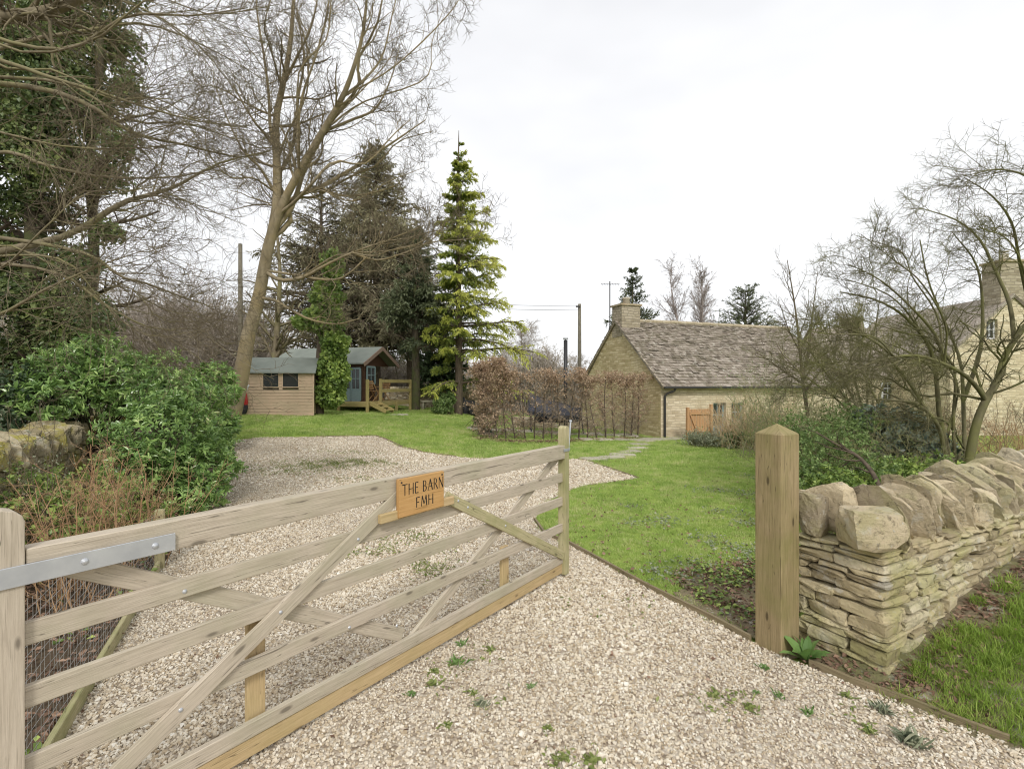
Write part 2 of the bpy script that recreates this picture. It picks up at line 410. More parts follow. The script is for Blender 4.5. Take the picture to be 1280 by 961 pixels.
def stonemat(name, stops, lich=None, scale=9, lichamt=.8, spots=True):
    m, t, b = newmat(name); v = coords(t, 'World')
    n = noise(t, v, scale, 6, .65); n2 = noise(t, v, 3.1, 4)
    f = math_(t, 'ADD', math_(t, 'MULTIPLY', attr(t), .62), math_(t, 'MULTIPLY', n, .4))
    c = ramp(t, stops, f)
    n5 = noise(t, v, 6.5, 5, .7); c = mixc(t, ramp(t, [(.57, (0, 0, 0)), (.63, (.55, .55, .55))], n5), c, (.62, .60, .52))
    if lich: c = mixc(t, math_(t, 'MULTIPLY', ramp(t, [(.48, (0, 0, 0)), (.62, (1, 1, 1))], n2), lichamt), c, lich)
    n4 = noise(t, v, 13, 9, .75, .4); c = mixc(t, ramp(t, [(.36, (.75, .75, .75)), (.46, (0, 0, 0))], n4), c, (.13, .11, .075))
    if spots:
        n3 = noise(t, v, 38, 3); c = mixc(t, ramp(t, [(.64, (0, 0, 0)), (.72, (.6, .6, .6))], n3), c, (.5, .5, .47))
    t.links.new(c, b.inputs['Base Color']); b.inputs['Roughness'].default_value = .92; b.inputs['Specular IOR Level'].default_value = .15
    bump(t, b, math_(t, 'ADD', noise(t, v, 22, 8, .72), math_(t, 'MULTIPLY', noise(t, v, 5, 3), 1.2)), .95, .032); return m

M = {}
M['gate'] = woodmat('weathered_gate_wood', (.56, .49, .39), (.37, .315, .24), (.36, .35, .23), .5)
M['gate_green'] = woodmat('algae_stained_gate_wood', (.50, .45, .27), (.33, .30, .16), (.22, .25, .08), .6)
M['new_wood'] = woodmat('newer_gate_wood', (.58, .44, .25), (.42, .30, .15), (.36, .31, .12), .3)
M['post'] = woodmat('gatepost_wood', (.365, .285, .16), (.21, .16, .08), (.20, .20, .06), .6, .9)
M['sign'] = woodmat('oak_sign_wood', (.56, .34, .14), (.44, .25, .09), None, 0, .35, .5, .4)
M['sign_edge'] = flat('letter_paint', (.012, .011, .01), .6)
M['galv'] = flat('galvanised_steel', (.58, .60, .62), .42, .55, (.47, .49, .52), 12)
M['edging'] = woodmat('edging_wood', (.30, .24, .15), (.17, .13, .08), (.18, .17, .08), .5)
M['shed_wood'] = woodmat('shed_boards', (.66, .50, .36), (.50, .36, .24), (.50, .42, .28), .5, .5)
M['deck_wood'] = woodmat('deck_wood', (.46, .37, .16), (.30, .24, .10), (.30, .28, .1), .4)
M['shaded_brown_log'] = woodmat('shaded_cabin_logs', (.12, .065, .04), (.06, .033, .02))  # brown logs, darkened in colour for the shadow under the cabin roof
M['barge'] = woodmat('barge_boards', (.32, .23, .18), (.2, .14, .11))
M['teal'] = flat('teal_paint', (.22, .31, .32), .6)
M['felt'] = flat('green_grey_roof_felt', (.235, .26, .225), .9, 0, (.185, .21, .18), 2.5, .3)
M['glass'] = flat('dark_window_glass', (.05, .055, .055), .08)
M['black_iron'] = flat('black_painted_metal', (.022, .022, .024), .45)
M['lead'] = flat('lead_gutter', (.035, .033, .03), .6)
M['pot'] = flat('terracotta', (.36, .09, .045), .7)
M['chimney_pot'] = flat('buff_chimney_pot', (.55, .5, .4), .8)
M['navy'] = flat('navy_fabric', (.042, .046, .062), .85, 0, (.032, .035, .047), 3)
M['wicker'] = flat('dark_wicker', (.06, .06, .065), .7, 0, (.03, .03, .03), 60, .5)
M['red'] = flat('red_plastic', (.5, .02, .015), .4)
M['white'] = flat('white_paint', (.72, .73, .75), .5)
M['wire'] = flat('galvanised_wire', (.42, .42, .40), .5, .5)
M['pole'] = barkmat('pole_wood', (.13, .12, .09), (.22, .2, .15))
M['bark_pale'] = barkmat('pale_smooth_bark', (.20, .165, .10), (.37, .31, .205), (.31, .25, .14), 7)
M['bark_grey'] = barkmat('grey_branch_bark', (.15, .125, .08), (.27, .23, .15), (.22, .20, .10))
M['twig'] = barkmat('reddish_twigs', (.12, .098, .065), (.21, .175, .115))
M['twig_pale'] = barkmat('pale_olive_twigs', (.20, .185, .11), (.36, .335, .22), (.30, .29, .12))
M['beech_twig'] = barkmat('pale_beech_twigs', (.20, .16, .12), (.33, .27, .20))
M['haze_twig'] = barkmat('hazed_distant_twigs', (.32, .28, .235), (.46, .41, .35))  # distance haze put into the twig colour as a pale grey
M['haze_fol'] = leafmat('hazed_hedge_leaf', [(.1, (.22, .19, .13)), (.5, (.33, .29, .21)), (.9, (.44, .40, .30))], .9, .2)  # far hedge leaves, colour paled to stand for haze
M['twig_green'] = barkmat('mossy_twigs', (.10, .09, .05), (.19, .175, .095), (.17, .17, .065))
M['bark_dark'] = barkmat('dark_bark', (.05, .042, .03), (.12, .10, .07), (.09, .1, .04))
M['bark_brown'] = barkmat('brown_bark', (.07, .055, .04), (.16, .125, .09))
M['cane'] = barkmat('orange_brown_canes', (.30, .17, .085), (.45, .31, .18))
M['straw'] = barkmat('straw_stems', (.44, .31, .17), (.62, .49, .31))
M['birch'] = barkmat('birch_twigs', (.24, .20, .18), (.40, .35, .32))
M['laurel'] = leafmat('laurel_leaf', [(0.1, (0.079, 0.154, 0.052)), (0.5, (0.211, 0.351, 0.094)), (0.8, (0.445, 0.62, 0.206)), (0.97, (0.841, 0.816, 0.47))], .28, .15, .6)
M['ivy'] = leafmat('ivy_leaf', [(0.1, (0.049, 0.09, 0.032)), (0.5, (0.146, 0.198, 0.066)), (0.85, (0.314, 0.359, 0.118)), (1, (0.561, 0.502, 0.211))], .4, .2)
M['ivy_bright'] = leafmat('bright_ivy_leaf', [(0.1, (0.085, 0.142, 0.041)), (0.5, (0.232, 0.337, 0.085)), (0.85, (0.444, 0.55, 0.143)), (1, (0.696, 0.709, 0.264))], .4, .25)
M['dark_leaf'] = leafmat('dark_evergreen_leaf', [(0.1, (0.026, 0.049, 0.023)), (0.5, (0.058, 0.098, 0.042)), (0.9, (0.13, 0.182, 0.091))], .4, .1)
M['yew'] = leafmat('yew_needles', [(0.1, (0.035, 0.055, 0.031)), (0.5, (0.088, 0.114, 0.057)), (0.9, (0.193, 0.22, 0.115))], .6, .15)
M['olive'] = leafmat('olive_conifer_foliage', [(0.1, (0.116, 0.113, 0.068)), (0.5, (0.231, 0.223, 0.13)), (0.9, (0.381, 0.355, 0.206))], .7, .2)
M['brownfol'] = leafmat('brownish_conifer_foliage', [(0.1, (0.11, 0.105, 0.063)), (0.5, (0.193, 0.184, 0.105)), (0.9, (0.308, 0.284, 0.179))], .8, .2)
M['cedar'] = leafmat('golden_cedar_needles', [(0.1, (0.069, 0.112, 0.04)), (0.4, (0.238, 0.316, 0.069)), (0.75, (0.56, 0.59, 0.117)), (1, (0.702, 0.704, 0.217))], .6, .3)
M['cedar_dark'] = leafmat('inner_cedar_needles', [(.1, (.02, .04, .012)), (.6, (.06, .10, .025)), (1, (.14, .18, .04))], .6, .2)
M['beech'] = leafmat('dry_beech_leaves', [(.1, (.27, .18, .115)), (.5, (.47, .335, .22)), (.9, (.62, .48, .35))], .7, .3)
M['litter'] = leafmat('fallen_leaves', [(0.1, (0.1, 0.06, 0.04)), (0.45, (0.2, 0.12, 0.08)), (0.8, (0.34, 0.22, 0.15)), (1, (0.46, 0.36, 0.27))], .8, .1)
M['shrub_green'] = leafmat('mid_green_shrub_leaf', [(0.1, (0.074, 0.12, 0.044)), (0.5, (0.18, 0.27, 0.083)), (0.9, (0.346, 0.45, 0.166))], .5, .25)
M['bluegreen'] = leafmat('bluish_dark_leaf', [(0.1, (0.048, 0.072, 0.054)), (0.5, (0.12, 0.168, 0.12)), (0.9, (0.288, 0.348, 0.264))], .3, .1)
M['moss'] = leafmat('mossy_weeds', [(0.1, (0.12, 0.16, 0.04)), (0.5, (0.25, 0.31, 0.09)), (0.9, (0.4, 0.42, 0.18))], .7, .3)
M['weed'] = leafmat('weed_leaf', [(0.1, (0.08, 0.17, 0.04)), (0.5, (0.17, 0.3, 0.08)), (0.9, (0.28, 0.42, 0.15))], .6, .3)
M['greyplant'] = leafmat('grey_green_leaf', [(0.1, (0.15, 0.18, 0.12)), (0.5, (0.28, 0.32, 0.21)), (0.9, (0.45, 0.46, 0.33))], .7, .2)
M['drystone'] = stonemat('dry_stone', [(.12, (.27, .22, .14)), (.38, (.50, .42, .26)), (.62, (.63, .54, .34)), (.88, (.72, .65, .48))], (.42, .41, .16), 9, .55)
M['coping'] = stonemat('coping_stone', [(.12, (.28, .24, .17)), (.4, (.50, .42, .29)), (.7, (.66, .56, .38)), (.92, (.76, .69, .54))], (.38, .36, .17), 7, .55)
M['mossy_stone'] = stonemat('mossy_stone', [(.12, (.25, .22, .14)), (.5, (.42, .35, .21)), (.9, (.52, .46, .32))], (.40, .36, .09), 6, .9)
M['farstone'] = stonemat('garden_stone', [(.12, (.28, .22, .14)), (.5, (.45, .36, .24)), (.9, (.60, .52, .4))], (.36, .33, .2), 6, .4)
M['slab'] = stonemat('paving_slab', [(.12, (.34, .31, .24)), (.5, (.46, .42, .33)), (.9, (.55, .5, .41))], (.36, .38, .24), 5, .4)
M['gable_stone'] = masonry('yellow_rubble_gable', [(.40, .32, .17), (.60, .50, .30), (.76, .67, .46)], (.46, .37, .22), .28, .08, .009, (.54, .46, .22))
M['long_stone'] = masonry('cream_rubble_wall', [(.44, .36, .24), (.64, .55, .39), (.76, .68, .52)], (.54, .46, .33), .30, .085, .009)
M['chimney_stone'] = masonry('grey_chimney_stone', [(.24, .20, .14), (.38, .33, .24), (.48, .42, .33)], (.30, .26, .20), .3, .1, .01)
M['slate'] = stonemat('stone_slates', [(.12, (.11, .092, .072)), (.4, (.26, .22, .18)), (.88, (.40, .35, .295))], (.17, .15, .10), 5, .6)
M['ridge'] = stonemat('ridge_stone', [(.1, (.38, .32, .22)), (.9, (.5, .43, .31))], None, 5)

# gravel, lawn, blades
def gravel_ground():
    m, t, b = newmat('gravel_bed'); v = coords(t, 'World')
    vo = N_(t, 'ShaderNodeTexVoronoi'); vo.inputs['Scale'].default_value = 46; t.links.new(v, vo.inputs['Vector'])
    sep = N_(t, 'ShaderNodeSeparateColor'); t.links.new(vo.outputs['Color'], sep.inputs[0])
    c = ramp(t, [(.05, (.28, .225, .165)), (.35, (.46, .395, .305)), (.7, (.60, .53, .43)), (.95, (.70, .65, .55))], sep.outputs[0])
    e = ramp(t, [(.25, (0, 0, 0)), (.62, (1, 1, 1))], vo.outputs['Distance'])
    c = mixc(t, math_(t, 'MULTIPLY', e, .35), c, (.20, .155, .12))
    n = noise(t, v, .55, 4); c = mixc(t, ramp(t, [(.45, (0, 0, 0)), (.7, (.2, .2, .2))], n), c, (.34, .29, .2))
    t.links.new(c, b.inputs['Base Color']); b.inputs['Roughness'].default_value = .95; b.inputs['Specular IOR Level'].default_value = .1
    bump(t, b, math_(t, 'MULTIPLY', vo.outputs['Distance'], -1), .8, .012); return m
def stone_inst():
    m, t, b = newmat('gravel_stone'); oi = N_(t, 'ShaderNodeObjectInfo')
    v = coords(t, 'Object', (30, 30, 30)); n = noise(t, v, 3, 3)
    f = math_(t, 'ADD', math_(t, 'MULTIPLY', oi.outputs['Random'], .85), math_(t, 'MULTIPLY', n, .15))
    c = ramp(t, [(.03, (.27, .215, .145)), (.15, (.46, .375, .26)), (.4, (.60, .525, .405)), (.65, (.67, .605, .49)), (.85, (.74, .69, .585)), (.98, (.82, .80, .74))], f)
    big = noise(t, coords(t, 'World'), 1.1, 5, .7); c = mixc(t, ramp(t, [(.44, (0, 0, 0)), (.66, (.25, .25, .25))], big), c, (.40, .32, .22))
    t.links.new(c, b.inputs['Base Color']); b.inputs['Roughness'].default_value = .9; b.inputs['Specular IOR Level'].default_value = .15
    return m
def blade_inst(name, stops):
    m, t, b = newmat(name); oi = N_(t, 'ShaderNodeObjectInfo'); n = noise(t, coords(t, 'World'), .8, 4)
    f = math_(t, 'ADD', math_(t, 'MULTIPLY', oi.outputs['Random'], .4), math_(t, 'MULTIPLY', n, .6))
    c = ramp(t, stops, f); t.links.new(c, b.inputs['Base Color']); b.inputs['Roughness'].default_value = .55
    b.inputs['Specular IOR Level'].default_value = .25
    tr = N_(t, 'ShaderNodeBsdfTranslucent'); t.links.new(c, tr.inputs[0]); mx = N_(t, 'ShaderNodeMixShader'); mx.inputs[0].default_value = .3
    t.links.new(b.outputs[0], mx.inputs[1]); t.links.new(tr.outputs[0], mx.inputs[2]); t.links.new(mx.outputs[0], t.nodes['Material Output'].inputs[0])
    return m
def lawn_ground():
    m, t, b = newmat('turf'); v = coords(t, 'World')
    n = noise(t, v, 1.1, 5); n2 = noise(t, v, 30, 4); nf = noise(t, v, .05, 3)
    c = ramp(t, [(.3, (.17, .23, .05)), (.5, (.25, .33, .07)), (.7, (.34, .38, .12))], math_(t, 'ADD', math_(t, 'MULTIPLY', n, .6), math_(t, 'MULTIPLY', n2, .4)))
    # rough pasture far off, soil along the bank
    g = N_(t, 'ShaderNodeNewGeometry'); s = N_(t, 'ShaderNodeSeparateXYZ'); t.links.new(g.outputs['Position'], s.inputs[0])
    far = ramp(t, [(.0, (0, 0, 0)), (1, (1, 1, 1))], math_(t, 'DIVIDE', math_(t, 'SUBTRACT', s.outputs[1], 27.), 3.))
    c = mixc(t, far, c, ramp(t, [(.35, (.20, .18, .10)), (.65, (.17, .20, .08))], nf))
    left = ramp(t, [(.0, (0, 0, 0)), (1, (1, 1, 1))], math_(t, 'MULTIPLY', math_(t, 'ADD', math_(t, 'ADD', math_(t, 'MULTIPLY', s.outputs[1], .478), s.outputs[0]), .93), -14.))
    c = mixc(t, left, c, (.10, .075, .05))
    t.links.new(c, b.inputs['Base Color']); b.inputs['Roughness'].default_value = .95; b.inputs['Specular IOR Level'].default_value = .1
    bump(t, b, n2, .8, .02); return m
M['gravel'] = gravel_ground(); M['stone_i'] = stone_inst(); M['turf'] = lawn_ground()
M['blade'] = blade_inst('lawn_blades', [(.27, (.22, .32, .075)), (.42, (.33, .47, .11)), (.57, (.45, .57, .16)), (.70, (.60, .59, .30))])
M['blade_rough'] = blade_inst('verge_blades', [(.25, (.17, .27, .04)), (.5, (.29, .42, .07)), (.72, (.42, .50, .13)), (.85, (.60, .54, .28))])
M['soil'] = stonemat('bare_soil', [(.1, (.15, .12, .075)), (.5, (.26, .21, .135)), (.9, (.36, .30, .20))], (.20, .22, .08), 12, .6)

# ------------------------------------------------------------------ ground sheet
DR = [(-2.6, -4), (-1.9, 1.8), (-2.18, 2.43), (-2.86, 3.85), (-3.34, 4.86), (-4.0, 6.5), (-5.1, 9)]
DR += [tuple(G(*p))[:2] for p in [(292, 551), (320, 547.5), (400, 546), (470, 545), (482, 549), (500, 558), (530, 566), (570, 571), (620, 573), (680, 574), (722, 574), (735, 576), (760, 585), (797, 598),
        (770, 602), (735, 606), (715, 612), (690, 624), (675, 638), (668, 652), (680, 666), (713, 682), (760, 708), (808, 735), (889, 775), (930, 798), (985, 823), (1063, 855), (1130, 879), (1255, 927)]]
DR += [(3.3, 1.6), (4.6, .2), (6, -1), (6, -4)]
DRA = np.array(DR)
def inpoly(x, y, P=DRA):
    x = np.asarray(x); y = np.asarray(y); c = np.zeros(x.shape, bool); n = len(P); j = n-1
    for i in range(n):
        xi, yi = P[i]; xj, yj = P[j]
        if yi != yj: c ^= ((yi > y) != (yj > y)) & (x < (xj-xi)*(y-yi)/(yj-yi)+xi)
        j = i
    return c
def axis(a, b, fine, far, g=1.25):
    out = list(np.arange(a, b+1e-6, fine)); s = fine
    x = b
    while x < far: s *= g; x += s; out.append(x)
    x = a; s = fine
    while x > -far: s *= g; x -= s; out.insert(0, x)
    return np.array(out)
xs = axis(-9, 9, .2, 900); ys = axis(-2, 24, .2, 1200)
XX, YY = np.meshgrid(xs, ys); ZZ = H(XX, YY)-.004
nx, ny = len(xs), len(ys); ii = np.arange(nx-1)[None, :]+np.arange(ny-1)[:, None]*nx
gq = np.stack([ii, ii+1, ii+nx+1, ii+nx], -1).reshape(-1, 4)
# leave out the faces well inside the drive so the two sheets never fight
o = mk('ground', np.stack([XX, YY, ZZ], -1).reshape(-1, 3), [gq], M['turf'], smooth=True); o['kind'] = 'structure'; o['label'] = 'green grass ground of the garden and the fields beyond'
# drive
bpts = []
for i in range(len(DR)):
    a = np.array(DR[i]); b_ = np.array(DR[(i+1) % len(DR)]); k = max(1, int(np.linalg.norm(b_-a)/.25))
    for j in range(k): bpts.append(a+(b_-a)*j/k)
bpts = np.array(bpts)
gx, gy = np.meshgrid(np.arange(-9, 7, .3), np.arange(-4, 16, .3)); gi = np.stack([gx.ravel(), gy.ravel()], 1)
gi = gi[inpoly(gi[:, 0], gi[:, 1])]
dmin = np.array([np.min(np.sum((bpts-p)**2, 1)) for p in gi]); gi = gi[dmin > .015]
allp = np.vstack([bpts, gi]); nb = len(bpts)
r_ = geometry.delaunay_2d_cdt([Vector(p) for p in allp], [(i, (i+1) % nb) for i in range(nb)], [list(range(nb))], 1, 1e-5)
dv = np.array([tuple(p) for p in r_[0]]); df = np.array([f for f in r_[2] if len(f) == 3])
o = mk('gravel_drive', np.column_stack([dv, H(dv[:, 0], dv[:, 1])+.004]), [df], M['gravel'], smooth=True)
o['kind'] = 'structure'; o['label'] = 'pale gravel driveway running from the gateway to the lawn'

# ------------------------------------------------------------------ scatter by geometry nodes (stuff only)
SRC = bpy.data.collections.new('sources')
def scatter(name, P, rot, scale, sources, label):
    me = bpy.data.meshes.new(name); me.vertices.add(len(P)); me.vertices.foreach_set('co', np.asarray(P, np.float32).ravel())
    a = me.attributes.new('rot', 'FLOAT_VECTOR', 'POINT'); a.data.foreach_set('vector', np.asarray(rot, np.float32).ravel())
    a = me.attributes.new('scl', 'FLOAT_VECTOR', 'POINT'); a.data.foreach_set('vector', np.asarray(scale, np.float32).ravel())
    ob = bpy.data.objects.new(name, me); COL.objects.link(ob)
    c = bpy.data.collections.new(name+'_kinds')
    for s in sources: c.objects.link(s)
    ng = bpy.data.node_groups.new(name, 'GeometryNodeTree')
    ng.interface.new_socket('Geometry', in_out='INPUT', socket_type='NodeSocketGeometry'); ng.interface.new_socket('Geometry', in_out='OUTPUT', socket_type='NodeSocketGeometry')
    gi_ = ng.nodes.new('NodeGroupInput'); go = ng.nodes.new('NodeGroupOutput')
    ci = ng.nodes.new('GeometryNodeCollectionInfo'); ci.inputs['Collection'].default_value = c
    ci.inputs['Separate Children'].default_value = True; ci.inputs['Reset Children'].default_value = True
    ip = ng.nodes.new('GeometryNodeInstanceOnPoints'); ip.inputs['Pick Instance'].default_value = True
    L = ng.links.new
    for an, sk in (('rot', 'Rotation'), ('scl', 'Scale')):
        na = ng.nodes.new('GeometryNodeInputNamedAttribute'); na.data_type = 'FLOAT_VECTOR'; na.inputs['Name'].default_value = an
        L([s for s in na.outputs if s.enabled and s.name == 'Attribute'][0], ip.inputs[sk])
    L(gi_.outputs[0], ip.inputs['Points']); L(ci.outputs[0], ip.inputs['Instance']); L(ip.outputs[0], go.inputs[0])
    md = ob.modifiers.new('scatter', 'NODES'); md.node_group = ng
    ob['kind'] = 'stuff'; ob['label'] = label; return ob
def source(name, V, faces, mat, smooth=False, rnd=None):
    ob = mk(name, V, faces, mat, smooth=smooth, rnd=rnd); COL.objects.unlink(ob); return ob

# gravel stones
bm = bmesh.new(); bmesh.ops.create_icosphere(bm, subdivisions=1, radius=1); icoV = np.array([v.co[:] for v in bm.verts]); icoF = np.array([[v.index for v in f.verts] for f in bm.faces]); bm.free()
bm = bmesh.new(); bmesh.ops.create_icosphere(bm, subdivisions=2, radius=1); ico2V = np.array([v.co[:] for v in bm.verts]); ico2F = np.array([[v.index for v in f.verts] for f in bm.faces]); bm.free()
stones = []
for i in range(9):
    n3 = rng.normal(0, 1, (7, 3)); n3 = nrm(n3); V = ico2V.copy()
    for a in n3:                                     # cut flats to make chips of limestone
        d = V@a; lim = rng.uniform(.45, .85); V = V-np.outer(np.maximum(d-lim, 0), a)
    V = V*np.array([rng.uniform(.8, 1.3), rng.uniform(.6, 1), rng.uniform(.45, .75)])
    stones.append(source('gravel_chip', V, [ico2F], M['stone_i']))
def pts_region(x0, x1, y0, y1, dens):
    n = int((x1-x0)*(y1-y0)*dens); return rng.uniform(x0, x1, n), rng.uniform(y0, y1, n)
gP, gS = [], []
for (x0, x1, y0, y1, dens, s0, s1) in [(-2.5, 4, 1.0, 3.2, 5400, .0056, .0122), (-3.4, 3.2, 3.2, 5.2, 3900, .0064, .0138), (-4.6, 2.4, 5.2, 8.4, 2300, .008, .017), (-7, 3.0, 8.4, 14.5, 1000, .010, .022)]:
    x, y = pts_region(x0, x1, y0, y1, dens); k = inpoly(x, y) & (np.abs(x) < y*1.06+.4); x, y = x[k], y[k]
    s = rng.uniform(s0, s1, len(x))*np.where(rng.random(len(x)) < .10, 1.5, 1)*(.92+.22*np.sin(x*1.9+y*.8)*np.sin(y*1.3-x))
    gP.append(np.stack([x, y, H(x, y)+.004+s*.25+rng.uniform(0, .004, len(x))], 1)); gS.append(s)
# a few strays over the edge
gP = np.concatenate(gP); gS = np.concatenate(gS)
scatter('gravel_stones', gP, rng.uniform(0, 6.28, gP.shape)*np.array([.12, .12, 1]), np.repeat(gS[:, None], 3, 1), stones, 'loose cream limestone chippings covering the driveway')

# grass clumps
def clump(nb, rad, h, w, lean=.5):
    a = rng.uniform(0, 6.28, nb); r = rad*np.sqrt(rng.random(nb)); base = np.stack([r*np.cos(a), r*np.sin(a), np.full(nb, -.005)], 1)
    az = rng.uniform(0, 6.28, nb); D = np.stack([np.cos(az), np.sin(az), np.zeros(nb)], 1); S = np.stack([-np.sin(az), np.cos(az), np.zeros(nb)], 1)
    hh = h*rng.uniform(.5, 1.2, nb)[:, None]; ln = lean*rng.uniform(.1, 1.2, nb)[:, None]*hh; up = np.array([[0, 0, 1.]]); ww = w*rng.uniform(.7, 1.3, nb)[:, None]
    m1 = base+up*hh*.55+D*ln*.35; tip = base+up*hh*.92+D*ln
    V = np.stack([base-S*ww, base+S*ww, m1+S*ww*.8, m1-S*ww*.8, tip], 1).reshape(-1, 3); b0 = np.arange(nb)[:, None]*5
    return V, [b0+np.array([[0, 1, 2, 3]]), b0+np.array([[3, 2, 4]])]
lawn_src = [source('grass_tuft', *clump(46, .075, .034, .0016, .9), M['blade']) for _ in range(6)]
verge_src = [source('long_grass_tuft', *clump(40, .06, .10, .0022, 1.), M['blade_rough']) for _ in range(5)]
PATHPX = [(741, 574), (765, 572), (778, 569), (785, 565), (795, 560.5), (799, 556), (806, 552), (812, 548.5)]
def put_grass(name, regs, src, label, cond=lambda x, y: np.ones(x.shape, bool)):
    P, S = [], []
    for x0, x1, y0, y1, dens, s0, s1 in regs:
        x, y = pts_region(x0, x1, y0, y1, dens); k = (np.abs(x) < y*1.06+.5) & ~inpoly(x, y) & cond(x, y); x, y = x[k], y[k]
        P.append(np.stack([x, y, H(x, y)-.003], 1)); S.append(rng.uniform(s0, s1, len(x)))
    P = np.concatenate(P); S = np.concatenate(S); r = np.zeros_like(P); r[:, 2] = rng.uniform(0, 6.28, len(P)); r[:, :2] = rng.normal(0, .12, (len(P), 2))
    return scatter(name, P, r, np.repeat(S[:, None], 3, 1)*np.array([1, 1, 1]), src, label)
def wallq(x, y): return (x-WC[0])*WN[0]+(y-WC[1])*WN[1]
def walla(x, y): return (x-WC[0])*WD[0]+(y-WC[1])*WD[1]
LIT = np.array([tuple(G(*p))[:2] for p in [(830, 722), (885, 705), (960, 700), (1000, 760), (990, 810), (930, 790)]])
def lawn_ok(x, y):
    near_litter = inpoly(x, y, LIT)
    return (wallq(x, y) < -.45) & (x > -1.0-.478*y+.3) & ~(near_litter & (rng.random(x.shape) < .93))
put_grass('lawn_grass', [(0, 8, 3.6, 7, 260, .8, 1.15), (0, 9, 7, 11, 170, 1, 1.4), (-1, 10, 11, 20, 75, 1.4, 2.1), (-10, 0, 10, 27, 60, 1.6, 2.4), (0, 6, 20, 27, 40, 2, 2.6)], lawn_src, 'short mown lawn grass around the driveway', lawn_ok)
def verge_ok(x, y):
    d = wallq(x, y); n = np.sin(x*5.1+1)*np.sin(y*6.3+.4)+.45*np.sin(x*13+y*9)
    return (d > .10) & (n > -1.3+1.35*(d < .26)) & (walla(x, y) > -.45)
put_grass('verge_grass', [(1.9, 7, .8, 6.5, 820, .35, 1.0)], verge_src, 'rough tufted grass on the verge outside the dry stone wall', verge_ok)
# bare soil under the verge: a sheet following the bank
sx_, sy_ = np.meshgrid(np.arange(1.5, 7, .12), np.arange(.2, 6.5, .12)); kk = (wallq(sx_, sy_) > -.25) & (walla(sx_, sy_) > -.5) & (sx_ > 1.5)
idx = -np.ones(sx_.shape, int); idx[kk] = np.arange(kk.sum())
f4 = np.stack([idx[:-1, :-1], idx[:-1, 1:], idx[1:, 1:], idx[1:, :-1]], -1).reshape(-1, 4); f4 = f4[(f4 >= 0).all(1)]
o = mk('verge_soil', np.stack([sx_[kk], sy_[kk], H(sx_[kk], sy_[kk])+np.where(inpoly(sx_[kk], sy_[kk]), -.001, .010+rng.uniform(0, .012, kk.sum()))], 1), [f4], M['soil'], rnd=rng.random(kk.sum())*.2+.4, smooth=True)
o['kind'] = 'structure'; o['label'] = 'bare brown soil bank between the gravel and the stone wall'

BEDP = np.array([tuple(G(*p_))[:2] for p_ in [(838, 748), (850, 724), (900, 712), (960, 706), (1010, 720)]]+[(1.95, 3.75), (2.3, 3.1), (2.05, 2.93), (1.7, 3.3)])
bx_, by_ = np.meshgrid(np.arange(.8, 2.7, .06), np.arange(2.7, 5.6, .06)); kk = inpoly(bx_, by_, BEDP); idx = -np.ones(bx_.shape, int); idx[kk] = np.arange(kk.sum())
f4 = np.stack([idx[:-1, :-1], idx[:-1, 1:], idx[1:, 1:], idx[1:, :-1]], -1).reshape(-1, 4); f4 = f4[(f4 >= 0).all(1)]
o = mk('bed_soil', np.stack([bx_[kk], by_[kk], H(bx_[kk], by_[kk])+np.where(inpoly(bx_[kk], by_[kk]), 0, .010+rng.uniform(0, .008, kk.sum()))], 1), [f4], M['soil'], rnd=rng.random(kk.sum())*.2+.3, smooth=True)
o['kind'] = 'structure'; o['label'] = 'bare soil patch around the gatepost foot'
# ================================================================== the five-bar gate, standing open
GO = np.array([-1.64, 1.72, 0]); GU = np.array([.585, .811, 0]); GU /= np.linalg.norm(GU); GN = np.array([GU[1], -GU[0], 0]); UZ = np.array([0, 0, 1.])
def gp(s, z, d=0): return GO+GU*s+UZ*z+GN*d
def S(px, py, d=0):
    k = (px-640)/F; ox, oy = GO[0]+GN[0]*d, GO[1]+GN[1]*d
    s = (k*oy-ox)/(GU[0]-k*GU[1]); Y = oy+GU[1]*s
    return s, EYE-(py-480.5)/F*Y
gate = thing('field_gate', 'open five-bar timber gate across the gravel, carrying a carved name sign', 'gate', (GO[0], GO[1], 0))
LEN = S(702, 600)[0]
def gbeam(name, a, b, w, t, mat, d, parent=gate, uvo=None, ch=.003):
    mb = MB(); mb.beam(gp(*a, d), gp(*b, d), w, t, UZ if abs(a[1]-b[1]) < .02 else np.cross(gp(*b, d)-gp(*a, d), GN)/1., ch); return mb.build(name, mat, parent)
